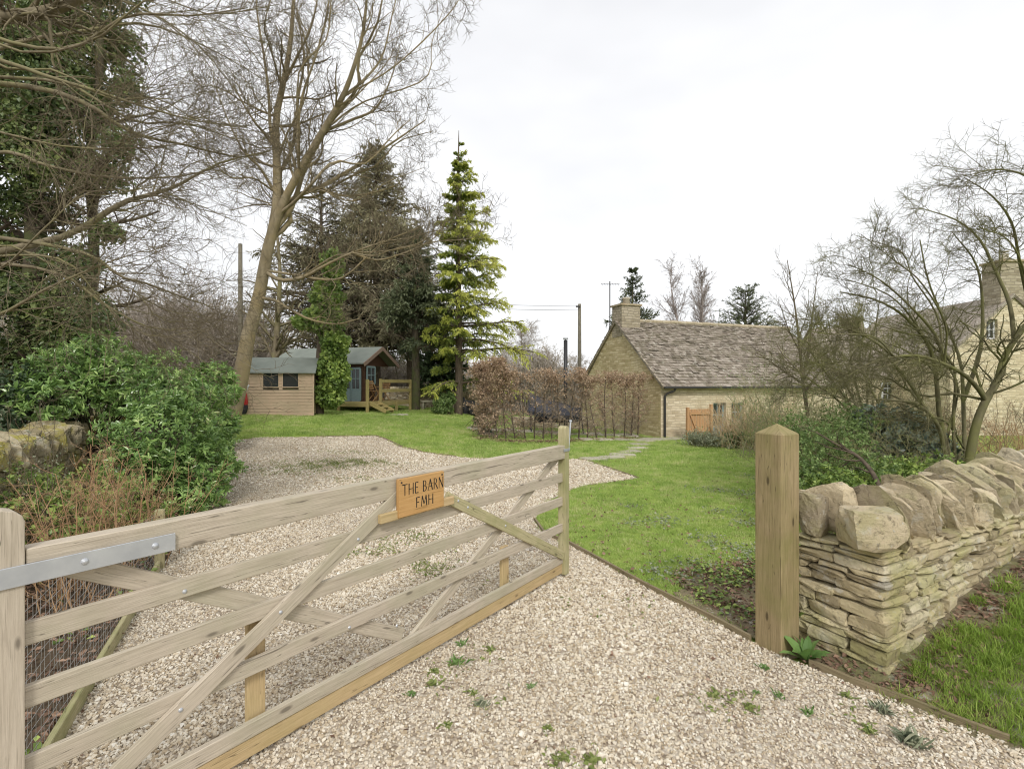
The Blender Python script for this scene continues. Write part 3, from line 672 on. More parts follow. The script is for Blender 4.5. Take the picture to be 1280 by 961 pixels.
def stile(name, s0, w, t, top, mat, d, rounded=True):
    mb = MB(); n = 7; V = []
    # profile in s/z with a rounded head
    prof = [(s0-w/2, .03), (s0+w/2, .03), (s0+w/2, top-w*.35)]
    for i in range(n+1):
        a = math.pi*i/n; prof.append((s0+w/2*math.cos(a), top-w*.35+w*.35*math.sin(a)))
    prof.append((s0-w/2, top-w*.35))
    q = []; [q.append(p) for p in prof if p not in q]
    m = len(q); uo = random.random()*9
    Vf = [gp(s, z, d+t/2) for s, z in q]+[gp(s, z, d-t/2) for s, z in q]
    fs = [list(range(m)), list(range(m, 2*m))[::-1]]; uv = [np.array([(z+uo, s) for s, z in q]), np.array([(z+uo, s) for s, z in q])[::-1]]
    for i in range(m):
        j = (i+1) % m; fs.append([i, i+m, j+m, j]); zi, zj = q[i][1], q[j][1]
        if abs(zi-zj) < .001: uv.append(np.array([(uo, 0), (uo, t), (uo+w, t), (uo+w, 0)]))
        else: uv.append(np.array([(zi+uo, .3), (zi+uo, .3+t), (zj+uo, .3+t), (zj+uo, .3)]))
    mb.add(np.array(Vf), fs, .5, uv); ob = mb.build(name, mat, gate)
    bv = ob.modifiers.new('edge', 'BEVEL'); bv.width = .004; bv.segments = 2; bv.limit_method = 'ANGLE'; return ob
stile('heel_stile', -.072, .135, .085, 1.335, M['gate'], 0)
stile('slam_stile', LEN+.036, .072, .075, 1.365, M['gate_green'], 0)
RT = [(1.135, .118, .07), (.903, .078, .024), (.690, .076, .024), (.452, .074, .024), (.170, .070, .03)]
for i, (z, w, t) in enumerate(RT):
    gbeam('rail', (-.001, z), (LEN, z), w, t, M['gate'], 0 if i else 0)
gbeam('kick_board', (0.0, .088), (LEN-.002, .088), .085, .022, M['new_wood'], -.004)
zt = .135
def pb(a, b, d): return S(*a, d), S(*b, d)
a, b = pb((507, 610), (43, 1068), .026); gbeam('brace', a, b, .075, .022, M['gate'], .026)
a, b = pb((557, 621), (704, 694), .026); gbeam('brace', a, b, .075, .022, M['gate_green'], .026)
a, b = pb((86, 706), (502, 793), -.026); gbeam('brace', a, b, .078, .022, M['gate'], -.026)
a, b = pb((699, 568), (508, 806), -.026); gbeam('brace', a, b, .070, .022, M['gate'], -.026)
for x, w, zt in ((322, .085, .665), (633, .085, .48)):
    s = S(x, 800, -.03)[0]; mb = MB(); mb.beam(gp(s, .02, -.052), gp(s, zt, -.052), w, .03, GU); mb.build('upright_strap', M['new_wood'], gate)
# batten and sign
(s0, z0), (s1, z1) = S(474, 652, .05), S(566, 622, .05)
zb = (z0+z1)/2; mb = MB(); mb.beam(gp(s0, zb, .0515), gp(s1, zb, .0515), .052, .026, UZ); mb.build('sign_batten', M['new_wood'], gate)
sg = .078
A0, A1, B0, B1 = S(499, 600, sg), S(555, 588, sg), S(499, 649, sg), S(556, 631, sg)
sl, sr, ztop, zbot = A0[0], A1[0], (A0[1]+A1[1])/2, (B0[1]+B1[1])/2
mb = MB(); mb.beam(gp(sl, (ztop+zbot)/2, sg-.0135), gp(sr, (ztop+zbot)/2, sg-.0135), ztop-zbot, .024, UZ, .002)
sign = mb.build('name_sign', M['sign'], gate)
for s in (sl+.018, sr-.018):
    mb = MB(); c = gp(s, ztop-.02, sg); mb.tube([c-GN*.002, c+GN*.003, c+GN*.004], [.005, .005, .002], 8)
    mb.build('screw_head', M['black_iron'], sign)
SWd, SHt = sr-sl, ztop-zbot
# carved capitals, flared strokes: each stroke a quad in letter space (0..w, 0..1)
def stroke(x0, y0, x1, y1, w0, w1):
    d = math.hypot(x1-x0, y1-y0); nx_, ny_ = -(y1-y0)/d, (x1-x0)/d
    return [(x0-nx_*w0/2, y0-ny_*w0/2), (x1-nx_*w1/2, y1-ny_*w1/2), (x1+nx_*w1/2, y1+ny_*w1/2), (x0+nx_*w0/2, y0+ny_*w0/2)]
LET = {'T': (.62, [(.31, 0, .31, 1, .10, .13), (-.02, .97, .64, .97, .10, .06)]),
       'H': (.66, [(.06, 0, .06, 1, .10, .13), (.60, 0, .60, 1, .13, .10), (.06, .5, .6, .5, .06, .06)]),
       'E': (.46, [(.06, 0, .06, 1, .12, .12), (.06, .965, .46, .965, .06, .09), (.06, .52, .38, .52, .06, .08), (.06, .035, .48, .035, .06, .10)]),
       'F': (.46, [(.06, 0, .06, 1, .10, .13), (.06, .965, .46, .965, .06, .09), (.06, .5, .38, .5, .06, .08)]),
       'M': (.78, [(.04, 0, .14, 1, .08, .08), (.14, 1, .39, .18, .13, .11), (.39, .18, .64, 1, .07, .08), (.64, 1, .74, 0, .13, .14)]),
       'A': (.66, [(.02, 0, .33, 1, .07, .09), (.33, 1, .64, 0, .14, .14), (.14, .34, .52, .34, .055, .055)]),
       'N': (.68, [(.06, 0, .06, 1, .08, .08), (.06, 1, .62, 0, .13, .13), (.62, 0, .62, 1, .08, .10)]),
       'B': (.52, [(.06, 0, .06, 1, .12, .12)]), 'R': (.56, [(.06, 0, .06, 1, .12, .12), (.26, .48, .56, -.02, .10, .14)])}
def bowl(cx, cy, rx, ry, w):
    q = []; n = 9
    for i in range(n):
        a0, a1 = -math.pi/2+math.pi*i/n, -math.pi/2+math.pi*(i+1)/n
        f = lambda a, k: (cx+(rx+k*(w*(.45+.55*abs(math.cos(a)))))*math.cos(a), cy+(ry+k*.06)*math.sin(a))
        q.append([f(a0, -.5), f(a0, .5), f(a1, .5), f(a1, -.5)])
    q.append(stroke(.06, cy+ry, cx+.01, cy+ry, .06, .06)); q.append(stroke(.06, cy-ry, cx+.01, cy-ry, .06, .06)); return q
def letter_quads(ch):
    w, st = LET[ch]; q = [stroke(*a) for a in st]
    if ch == 'B': q += bowl(.20, .745, .20, .22, .12)+bowl(.22, .27, .24, .235, .13)
    if ch == 'R': q += bowl(.20, .73, .22, .235, .12)
    return w, q
def write(txt, x0, x1, ybase, h, parent):
    mb = MB(); ws = [.30 if c == ' ' else letter_quads(c)[0] for c in txt]; gap = .17
    tot = sum(ws)+gap*(len(txt)-1); k = (x1-x0)/tot; x = x0
    lay = 0
    for c, w in zip(txt, ws):
        if c != ' ':
            for q in letter_quads(c)[1]:
                lay += 1; e = .0004+.00005*(lay % 6)
                V = [gp(x+u*k, ybase+v*h, sg-.0013+e) for u, v in q]+[gp(x+u*k, ybase+v*h, sg-.003) for u, v in q]
                mb.add(np.array(V), [[0, 1, 2, 3], [4, 7, 6, 5]]+[[i, i+4, (i+1) % 4+4, (i+1) % 4] for i in range(4)], .5)
        x += (w+gap)*k
    return mb.build('lettering', M['sign_edge'], parent)
write('THE BARN', sl+SWd*.07, sr-SWd*.015, zbot+SHt*.55, SHt*.30, sign)
write('FMH', sl+SWd*.36, sl+SWd*.745, zbot+SHt*.16, SHt*.28, sign)
# hinge strap, bolts, latch
mb = MB(); s1, zt1 = S(218, 664, .041); zb1 = S(218, 688, .041)[1]; zc = (zt1+zb1)/2
mb.beam(gp(-.55, zc, .0475), gp(s1, zc, .0475), .068, .007, UZ, .0015); strap = mb.build('hinge_strap', M['galv'], gate)
def dome(mb, c, r, n=GN):
    c = np.array(c); mb.tube([c, c+n*r*.35, c+n*r*.6], [r, r*.75, r*.25], 12)
for px, py in ((106, 696), (194, 671)):
    mb = MB(); s, z = S(px, py, .05); dome(mb, gp(s, zc, .051), .0125); mb.build('bolt_head', M['galv'], strap)
for px, py, d in ((231, 739, .012), (351, 765, .037), (226, 887, .037), (448, 674, .037), (585, 634, .037), (496, 782, .012), (632, 657, .037), (573, 626, .037), (437, 784, .012)):
    s, z = S(px, py, d); mb = MB(); dome(mb, gp(s, z, d), .0095); mb.build('bolt_head', M['galv'], gate)
mb = MB(); z = S(706, 563, .045)[1]; mb.beam(gp(LEN-.03, z, .041), gp(LEN+.078, z, .041), .026, .005, UZ, .001); mb.build('latch_plate', M['galv'], gate)
mb = MB(); p0 = gp(LEN+.082, 1.10, .02); s, zz = S(718, 529, .0); p1 = gp(LEN+.165, 1.40, .0)
mb.tube([p0-UZ*.03, p0, p1], .0075, 8); mb.tube([p1-(p1-p0)*.02, p1+(p1-p0)*.03], [.014, .014], 8)
mb.tube([gp(LEN+.06, 1.09, .03), p0-UZ*.02], .008, 6); mb.build('latch_handle', M['galv'], gate)

# ================================================================== square gatepost with pyramid cap
PX = G(977, 822); PD = np.array([WD[0], WD[1], 0]); PB = np.array([-WD[1], WD[0], 0])
pw = .19; ph_ = 1.47
base = np.array([PX[0], PX[1], -.05]); cc = base+PD*pw/2+PB*pw/2
gpost = thing('gatepost', 'square timber gatepost with pyramid cap at the end of the stone wall', 'gatepost', (cc[0], cc[1], 0))
mb = MB(); mb.beam(cc, cc+UZ*ph_, pw, pw, PB, .006); mb.build('shaft', M['post'], gpost)
mb = MB(); t0 = cc+UZ*(ph_+.0005); h = pw/2-.006
q = [t0-PD*h-PB*h, t0+PD*h-PB*h, t0+PD*h+PB*h, t0-PD*h+PB*h]; ap = t0+UZ*.062
mb.add(np.array(q+[ap]), [[0, 1, 4], [1, 2, 4], [2, 3, 4], [3, 0, 4], [3, 2, 1, 0]], .5, [np.array([(0, 0), (0, .2), (.1, .1)])]*4+[np.array([(0, 0), (0, .2), (.2, .2), (.2, 0)])])
mb.build('cap', M['post'], gpost)

# ================================================================== netting fence along the drive
nf = thing('netting_fence', 'short wire netting fence with timber ground rail behind the gate', 'fence', (-2.6, 3.3, 0))
A = np.array([-1.70, 1.45, 0.]); B = np.array([-3.30, 4.78, 0.]); fd = (B-A); fl = np.linalg.norm(fd); fd /= fl; fnrm = np.array([-fd[1], fd[0], 0])
mb = MB(); pz = float(H(B[0], B[1])); mb.beam(B+fd*.06+UZ*(pz-.05), B+fd*.06+UZ*.56, .075, .075, fd, .004); mb.build('end_post', M['gate_green'], nf)
mb = MB(); mb.beam(A+UZ*.05, B+UZ*.05, .095, .03, UZ, .003); mb.build('ground_rail', M['gate_green'], nf)
mb = MB(); segs = []
top = lambda s: .88-.34*(s/fl)**1.2
hh = np.arange(.02, .9, .05)
for z in hh:
    ss = np.arange(0, fl+.01, .15); ss = np.array([s for s in ss if top(s) >= z])
    if len(ss) > 2:
        P = A[None]+ss[:, None]*fd+np.array([0, 0, z])+fnrm*.022; P = P+rng.normal(0, .003, P.shape); mb.tube(P, .0011, 3, False)
for s in np.arange(0, fl, .05):
    zs = np.linspace(.02, top(s), 7); P = A[None]+s*fd+UZ*zs[:, None]+fnrm*.024+rng.normal(0, .0025, (7, 3)); mb.tube(P, .0011, 3, False)
mb.build('wire_netting', M['wire'], nf)

# ================================================================== edging boards
def edging(name, pts, label, h=.045, w=.022):
    mb = MB(); P = np.array([(p[0], p[1]) for p in pts])
    d = np.gradient(P, axis=0); d /= np.linalg.norm(d, axis=1)[:, None]; n = np.stack([-d[:, 1], d[:, 0]], 1)*w/2
    z = H(P[:, 0], P[:, 1]); ln = np.concatenate([[0], np.cumsum(np.linalg.norm(np.diff(P, axis=0), axis=1))])
    V = []; 
    for i in range(len(P)):
        for s_, zz in ((-1, -.03), (-1, h), (1, h), (1, -.03)): V.append((P[i, 0]+s_*n[i, 0], P[i, 1]+s_*n[i, 1], z[i]+zz))
    fs, uv = [], []
    for i in range(len(P)-1):
        for j in range(3):
            fs.append([i*4+j, i*4+j+1, i*4+j+5, i*4+j+4]); uv.append(np.array([(ln[i], j*.1), (ln[i], j*.1+.05), (ln[i+1], j*.1+.05), (ln[i+1], j*.1)]))
    fs += [[0, 1, 2, 3], [len(V)-1, len(V)-2, len(V)-3, len(V)-4]]; uv += [np.zeros((4, 2))]*2
    mb.add(np.array(V), fs, .5, uv); o = mb.build(name, M['edging']); return tag(o, label, 'edging board')
def resamp(P, st=.12):
    P = np.array([(p[0], p[1]) for p in P]); out = []
    for a, b in zip(P[:-1], P[1:]):
        k = max(1, int(np.linalg.norm(b-a)/st)); out += [a+(b-a)*i/k for i in range(k)]
    out.append(P[-1]); return out
edging('edging_board', resamp([G(*p) for p in [(700, 676), (713, 682), (760, 708), (808, 735), (889, 775), (938, 802)]]), 'long timber edging board between the gravel and the lawn, ending at the gatepost')
edging('edging_board', resamp([G(*p) for p in [(1012, 832), (1063, 855), (1130, 879), (1190, 903), (1262, 931)]]), 'worn timber edging board at the foot of the grass verge outside the wall')
edging('edging_board', resamp([G(*p) for p in [(722, 574), (735, 576), (760, 585), (798, 598)]]), 'weathered edging board along the pointed tip of gravel before the stepping stones', .03)
edging('edging_board', resamp([G(*p) for p in [(668, 650), (680, 667), (700, 676)]]), 'short edging board at the lawn corner seen through the gate bars', .04)
edging('edging_board', resamp([G(*p) for p in [(395, 546), (470, 545), (482, 549), (500, 558), (530, 566), (570, 571)]]), 'thin edging board curving round the far end of the gravel', .03, .03)

# ================================================================== dry stone wall on the verge
cn = 4
def cube_grid(n):
    V, Fq, ix = [], [], {}
    def vid(p):
        k = tuple(np.round(p, 5))
        if k not in ix: ix[k] = len(V); V.append(k)
        return ix[k]
    for ax in range(3):
        for sg_ in (-1, 1):
            for i in range(n):
                for j in range(n):
                    c = []
                    for a, b in ((0, 0), (1, 0), (1, 1), (0, 1)):
                        p = [0, 0, 0]; p[ax] = sg_; p[(ax+1) % 3] = -1+2*(i+a)/n; p[(ax+2) % 3] = -1+2*(j+b)/n; c.append(vid(p))
                    Fq.append(c if sg_ > 0 else c[::-1])
    return np.array(V), np.array(Fq)
CGV, CGF = cube_grid(cn); CGV6, CGF6 = cube_grid(6)
def rough(c, ax, ay, az, sx, sy, sz, rd=.16, nz=.06, big=False, shape=None):
    P, Fq = (CGV6, CGF6) if big else (CGV, CGF); P = P.copy()
    r = np.linalg.norm(P, axis=1, keepdims=True); m = np.abs(P).max(1, keepdims=True)
    P = P*(1-rd*(1-m/r)*1.6)
    P = np.sign(P)*np.abs(P)**.85
    K = rng.normal(0, 1.8, (4, 3)); ph = rng.uniform(0, 6.28, 4)
    P = P*(1+nz*sum(np.sin(P@K[i]+ph[i]) for i in range(4))[:, None]*.6)+rng.normal(0, nz*.28, P.shape)
    P = P+np.outer(P[:, 0], [0, rng.normal(0, nz), rng.normal(0, nz*1.2)])
    if shape: P = shape(P)
    for a in nrm(rng.normal(0, 1, (7 if big else 5, 3))*[1, 1, 1.2]):
        d = P@a; lim = np.max(d)*rng.uniform(.72, .93); P = P-np.outer(np.maximum(d-lim, 0), a)
    return np.array(c)+P[:, :1]*sx/2*ax+P[:, 1:2]*sy/2*ay+P[:, 2:]*sz/2*az, Fq
a3 = lambda v: np.array([v[0], v[1], 0.])
def drywall(mb, C, d, n, L, zt, width, zbot, mat_r=(0, 1), hr=(.032, .095), lr=(.11, .36), ends=True, back=False):
    """courses of irregular stones; C corner, d run, n outward"""
    z = zbot(0)-.08; d = a3(d); n = a3(n)
    while z < zt-.012:
        h = min(rng.uniform(*hr), zt-z); 
        if zt-(z+h) < .02: h = zt-z
        x = -.01; first = True
        bat = (zt-z)*.04
        while x < L:
            l = rng.uniform(*lr) if not first else rng.uniform(.2, .34)
            if z+h > zbot(x)-.06:
                dep = rng.uniform(.16, .24) if not first else rng.uniform(.18, .30)
                off = rng.normal(0, .008)
                hh_ = h*rng.uniform(.86, 1.0)
                V, Fq = rough(C+d*(x+l/2)+n*(bat+off-dep/2)+UZ*(z+h/2+rng.normal(0, .003)), d, n, UZ, l*1.0, dep, hh_*1.02, .09, .06)
                mb.add(V, Fq)
                if first and ends:
                    w = dep-off
                    while w < width:
                        l2 = min(rng.uniform(.14, .28), width-w+.03); 
                        if l2 < .05: break
                        V, Fq = rough(C+d*(rng.normal(0, .006)+.10-bat*.3)-n*(w+l2/2-bat)+UZ*(z+h/2+rng.normal(0, .003)), n, d, UZ, l2*1.02, .22, hh_*1.02*rng.uniform(.88, 1.03), .09, .06)
                        mb.add(V, Fq); w += l2
                if back:
                    V, Fq = rough(C+d*(x+l/2)-n*(width-dep/2+rng.normal(0, .01))+UZ*(z+h/2), d, n, UZ, l, dep, hh_*1.05, .2, .06); mb.add(V, Fq)
            x += l*rng.uniform(.97, 1.0); first = False
        z += h
WW = .52
wl = thing('dry_stone_wall', 'low dry stone wall topped with upright slabs beside the square gatepost', 'stone wall', (WC[0], WC[1], 0))
zb_ = lambda x: float(np.interp(x, [-.05, .4, 1, 2.1, 4, 12], [0, .12, .29, .41, .5, .5]))
mb = MB(); C3 = np.array([WC[0], WC[1], 0.])
drywall(mb, C3, WD, WN, 5.6, .735, WW, zb_)
mb.build('stonework', M['drystone'], wl, smooth=False)
mb = MB(); mb.box(C3+a3(WD)*2.85-a3(WN)*.26+UZ*.3, 5.5, .34, .8, a3(WD), a3(WN), UZ); mb.build('rubble_core', M['soil'], wl)
# cope stones set on edge
x = .03; first = 0; dW = a3(WD); nW = a3(WN)
def cope_shape():
    sk = rng.normal(0, .3); pw_ = rng.uniform(.35, .75); ex = rng.uniform(1.2, 2.4)
    def f(P):
        q = P[:, 1]; top = (P[:, 2]+1)/2
        P = P.copy(); P[:, 2] = P[:, 2]-top*pw_*np.abs(np.clip(q-sk, -1.2, 1.2))**ex*1.1
        P[:, 1] = P[:, 1]*(1-.12*top); return P
    return f
def put_cope(c, ax, ay, sx, sy, sz, tilt, shape, rd=.07, nz=.10):
    ct, st = math.cos(tilt), math.sin(tilt); ax2 = ax*ct+UZ*st; az2 = UZ*ct-ax*st
    V, Fq = rough(c+az2*sz/2, ax2, ay, az2, sx, sy, sz, rd, nz, True, shape); mb = MB(); mb.add(V, Fq); return mb.build('coping_stone', M['coping'], wl, smooth=False)
# the big boulder at the corner, and two behind it on the end
put_cope(C3+dW*.05-nW*.10+UZ*.745, nW*.6+dW*.8, nW*.8-dW*.6, .30, .34, .25, .05, None, .25, .10)
put_cope(C3+dW*.04-nW*.44+UZ*.73, dW, nW, .17, .16, .28, -.05, None, .2, .08)
put_cope(C3+dW*.16-nW*.40+UZ*.78, dW, nW, .12, .34, .32, .1, cope_shape())
x = .20
while x < 5.5:
    t = rng.uniform(.028, .068); h = rng.uniform(.24, .42) if x > .3 else .34
    w = rng.uniform(.36, .52)
    tw = rng.normal(0, .14); put_cope(C3+dW*(x+t/2)-nW*(WW/2+rng.normal(0, .03))+UZ*(.722), nrm(dW+nW*tw), nrm(nW-dW*tw), t*1.0, w, h, rng.uniform(-.02, .34), cope_shape(), .03, .085)
    x += t*1.1+rng.uniform(.006, .026)

# ------------------------------------------------------------------ mossy wall behind the bushes
lw = thing('boundary_wall', 'old mossy stone wall half buried in laurel and bare canes', 'stone wall', (-4.3, 4.4, 0))
LA = np.array([-3.95, 3.1, 0.]); LB = np.array([-9.2, 12.4, 0.]); ld = (LB-LA); LL_ = np.linalg.norm(ld); ld /= LL_; ln_ = np.array([ld[1], -ld[0], 0]); ln_ = ln_ if ln_[0] > 0 else -ln_
mb = MB(); drywall(mb, LA, ld, ln_, LL_, .88, .5, lambda x: float(H(*(LA+ld*x)[:2])), hr=(.06, .12), lr=(.2, .45)); mb.build('stonework', M['mossy_stone'], lw)
mb = MB(); mb.box(LA+ld*LL_/2-ln_*.26+UZ*.4, LL_, .3, .9, ld, ln_, UZ); mb.build('rubble_core', M['soil'], lw)
x = 0; k = 0
while x < LL_-.2:
    t = rng.uniform(.07, .17); V, Fq = rough(LA+ld*(x+t/2)-ln_*(.25+rng.normal(0, .03))+UZ*(.98), ld, ln_, UZ, t*.98, rng.uniform(.4, .55), rng.uniform(.20, .36), .08, .13, True)
    mb = MB(); mb.add(V, Fq); mb.build('coping_stone', M['mossy_stone'], lw); x += t; k += 1

# ================================================================== garden shed
sx0, SY = (308.5-640)/F*17.4, 17.4; sx1 = sx0+2.12
sz0 = float(H((sx0+sx1)/2, SY))-.01; ez = EYE+(480.5-463.5)/F*SY; SD = 1.55; rz = EYE+(480.5-446.5)/F*(SY+SD*.5)
shed = thing('garden_shed', 'small boarded timber shed with grey-green felt roof and twin dark windows', 'shed', ((sx0+sx1)/2, SY+SD/2, sz0))
mb = MB(); w = sx1-sx0; nb_ = 14; bh = (ez-sz0-.04)/nb_
wx0, wx1, wx2, wx3 = [sx0+2.12*q_ for q_ in (.235, .475, .53, .775)]; wz0 = EYE+(480.5-484)/F*SY; wz1 = EYE+(480.5-465)/F*SY
for i in range(nb_):
    z0 = sz0+.04+i*bh; z1 = z0+bh-.009
    spans = [(sx0, sx1)] if z1 < wz0 or z0 > wz1 else [(sx0, wx0), (wx1, wx2), (wx3, sx1)]
    for a_, b_ in spans:
        for y_, fy in ((SY, 1), (SY+SD, -1)):
            mb.box(((a_+b_)/2, y_+fy*.010, (z0+z1)/2), b_-a_, .016, z1-z0)
    for x_ in (sx0+.008, sx1-.008): mb.box((x_, SY+SD/2, (z0+z1)/2), .016, SD-.04, z1-z0)
# gable triangles
for x_ in (sx0+.01, sx1-.01):
    mb.add(np.array([(x_, SY, ez-.02), (x_, SY+SD, ez-.02), (x_, SY+SD/2, rz-.03), (x_+.02, SY, ez-.02), (x_+.02, SY+SD, ez-.02), (x_+.02, SY+SD/2, rz-.03)]), [[0, 2, 1], [3, 4, 5], [0, 3, 5, 2], [1, 2, 5, 4], [0, 1, 4, 3]])
mb.build('board_wall', M['shed_wood'], shed)
mb = MB(); hz_ = (sz0+.05+wz0-.03)/2
mb.box(((sx0+sx1)/2, SY+.03, hz_), sx1-sx0-.06, .01, wz0-.08-sz0); mb.box(((sx0+sx1)/2, SY+.03, (wz1+ez)/2), sx1-sx0-.06, .01, ez-wz1-.06)
for x_ in (sx0+.03, sx1-.03): mb.box((x_, SY+SD/2, (sz0+ez)/2), .01, SD-.1, ez-sz0-.1)
mb.build('gap_shade_backing', M['bark_dark'], shed)  # dark sheet added to stand for the shade in the board gaps
mb = MB()
for x_ in (sx0-.005, sx1+.005): mb.beam((x_, SY-.012, sz0), (x_, SY-.012, ez-.02), .05, .022, (1, 0, 0))
mb.beam((sx0-.02, SY+.01, sz0+.02), (sx1+.02, SY+.01, sz0+.02), .05, .05, UZ)
mb.build('corner_trim', M['shed_wood'], shed)
mb = MB(); th = .03; ov = .09
for y_, sgn in ((SY-.12, 1), (SY+SD+.12, -1)):
    zE = ez-.04
    P = [(sx0-ov, y_, zE), (sx1+ov, y_, zE), (sx1+ov, SY+SD/2, rz), (sx0-ov, SY+SD/2, rz)]
    mb.add(np.array(P+[(a, b, c-th-.012) for a, b, c in P]), [[0, 1, 2, 3], [7, 6, 5, 4], [0, 4, 5, 1], [1, 5, 6, 2], [3, 7, 4, 0]])
mb.build('felt_roof', M['felt'], shed)
for a_, b_ in ((wx0, wx1), (wx2, wx3)):
    mb = MB(); cx_, cz_ = (a_+b_)/2, (wz0+wz1)/2
    for p, q in (((a_, wz0), (b_, wz0)), ((a_, wz1), (b_, wz1)), ((a_, wz0), (a_, wz1)), ((b_, wz0), (b_, wz1))): mb.beam((p[0], SY-.004, p[1]), (q[0], SY-.004, q[1]), .022, .03, (0, 1, 0))
    wf = mb.build('window', M['shed_wood'], shed)
    mb = MB(); mb.box((cx_, SY+.012, cz_), b_-a_-.02, .006, wz1-wz0-.02); mb.build('pane', M['glass'], wf)

rotm = Matrix.Rotation(R(14), 4, 'Z'); pv = Vector((sx0-shed.location.x, SY-shed.location.y, 0))
for ch in shed.children_recursive: ch.data.transform(Matrix.Translation(pv) @ rotm @ Matrix.Translation(-pv))
# things leaning in the gap between tree and shed
o = G(297, 523); kb = MB(); zz = float(H(o[0], 16.9))
bx = (299-640)/F*16.9
kb.beam(((293-640)/F*16.9, 16.9, zz), ((305.5-640)/F*16.9, 17.2, zz+1.05), .05, .03, (0, 1, 0)); tag(kb.build('white_board', M['white']), 'thin white board leaning between the tree trunk and the shed', 'board')
kb = MB(); P = [((296+5*t-640)/F*17.1+.10, 17.3, zz+.02+1.0*t) for t in np.linspace(0, 1, 9)]
P = [((303.5-640)/F*17.3, 17.35, zz+.05+.85*t) for t in np.linspace(0, 1, 9)]
kt = thing('plastic_sledge', 'red and black plastic sledge standing on end against the shed', 'sledge', P[0])
V, Q = tubes(np.array(P[3:])[None], np.array([.14, .15, .14, .12, .09, .04])[None], 10); V[:, 1] = 17.35+(V[:, 1]-17.35)*.3
mk('shell', V, [Q], M['red'], kt, smooth=True)
V, Q = tubes(np.array(P[:4])[None], np.array([.08, .13, .15, .142])[None], 10); V[:, 1] = 17.35+(V[:, 1]-17.35)*.3
mk('lower_shell', V, [Q], M['black_iron'], kt, smooth=True)

# ================================================================== timber cabin on a deck
CY0 = 21.5
cz = float(H(-6.0, CY0)); cab = thing('timber_cabin', 'brown timber cabin with green felt roof, teal doors and a raised deck', 'cabin', (-7.2, CY0, cz))
fx, fy = np.array([-.96, .28]), np.array([.28, .96])          # ridge runs away along fx, width along fy
def cabp(a, b, z): return (c0[0]+fx[0]*a+fy[0]*b, c0[1]+fx[1]*a+fy[1]*b, z)
c0 = np.array([(454.5-640)/F*CY0, CY0])                      # near eave corner of the front gable
ze = EYE+(480.5-453.5)/F*CY0; wdt = 3.0; zr = ze+.78
dz = cz+.42                                                  # deck level
def quadbox(mb, P, th=(0, 0, -.05)):
    P = np.array(P, float); Q = P+np.array(th); mb.add(np.vstack([P, Q]), [[0, 1, 2, 3], [7, 6, 5, 4]]+[[i, i+4, (i+1) % 4+4, (i+1) % 4] for i in range(4)])
mb = MB(); LR = 4.9
quadbox(mb, [cabp(0, 0, ze), cabp(0, wdt/2, zr), cabp(LR, wdt/2, zr), cabp(LR, 0, ze)]); quadbox(mb, [cabp(0, wdt, ze), cabp(LR, wdt, ze), cabp(LR, wdt/2, zr), cabp(0, wdt/2, zr)])
mb.build('felt_roof', M['felt'], cab)
mb = MB()
for b0 in (0, wdt):
    mb.beam(cabp(-.02, b0, ze-.08), cabp(-.02, wdt/2, zr-.08), .16, .03, UZ)
mb.build('barge_board', M['barge'], cab)
mb = MB(); fr = .14      # front wall set back under the porch
nl = 16; ba, bb = .22, wdt-.22
for i in range(nl):
    z0 = dz+(ze-dz-.06)*i/nl; hgt = (ze-dz-.06)/nl
    for (a0, b0), (a1, b1) in (((fr, ba), (LR-.2, ba)), ((fr, ba), (fr, ba+.85)), ((fr+1.3, ba+.85), (fr+1.3, bb)), ((fr, ba+.85), (fr+1.3, ba+.85)), ((fr+1.3, bb), (LR-.2, bb)), ((LR-.2, ba), (LR-.2, bb))):
        mb.beam(cabp(a0, b0, z0+hgt/2), cabp(a1, b1, z0+hgt/2), hgt*.96, .07, UZ, .01)
# gable boarding, its porch shadow put into the dark log colour
for a_ in (fr+.35,): mb.add(np.array([cabp(a_, .05, ze-.07), cabp(a_, wdt-.05, ze-.07), cabp(a_, wdt/2, zr-.08), cabp(a_+.03, .05, ze-.07), cabp(a_+.03, wdt-.05, ze-.07), cabp(a_+.03, wdt/2, zr-.08)]), [[0, 1, 2], [3, 5, 4], [0, 2, 5, 3], [1, 4, 5, 2], [0, 3, 4, 1]])
mb.build('log_wall', M['shaded_brown_log'], cab)
# teal double door on the long side, near the front corner
def panel(mbt, mbg, A_, B_, z0, z1, out, bars=2, rows=2, glassfrom=.35):
    A_ = np.array(A_); B_ = np.array(B_); d = (B_-A_)[:2]; n3_ = np.array([out[0], out[1], 0])
    A3 = np.array([A_[0], A_[1], 0])+n3_*.05; B3 = np.array([B_[0], B_[1], 0])+n3_*.05; dd = nrm(B3-A3)
    for p, q in ((A3, B3),):
        mbt.beam(p+UZ*z0, q+UZ*z0, .08, .04, UZ); mbt.beam(p+UZ*z1, q+UZ*z1, .08, .04, UZ)
        mbt.beam(p+UZ*z0, p+UZ*z1, .08, .041, dd); mbt.beam(q+UZ*z0, q+UZ*z1, .08, .041, dd)
        zg = z0+(z1-z0)*glassfrom
        if glassfrom > .05: mbt.box((p+q)/2+UZ*(z0+zg)/2, np.linalg.norm(q-p)-.06, .03, zg-z0, dd, n3_, UZ)
        for i in range(1, bars): c = p+(q-p)*i/bars; mbt.beam(c+UZ*zg, c+UZ*z1, .035, .03, dd)
        for i in range(0, rows): z = zg+(z1-zg)*i/rows; mbt.beam(p+UZ*z, q+UZ*z, .035, .031, UZ)
        mbg.box((p+q)/2+UZ*(zg+z1)/2-n3_*.01, np.linalg.norm(q-p)-.06, .01, z1-zg, dd, n3_, UZ)
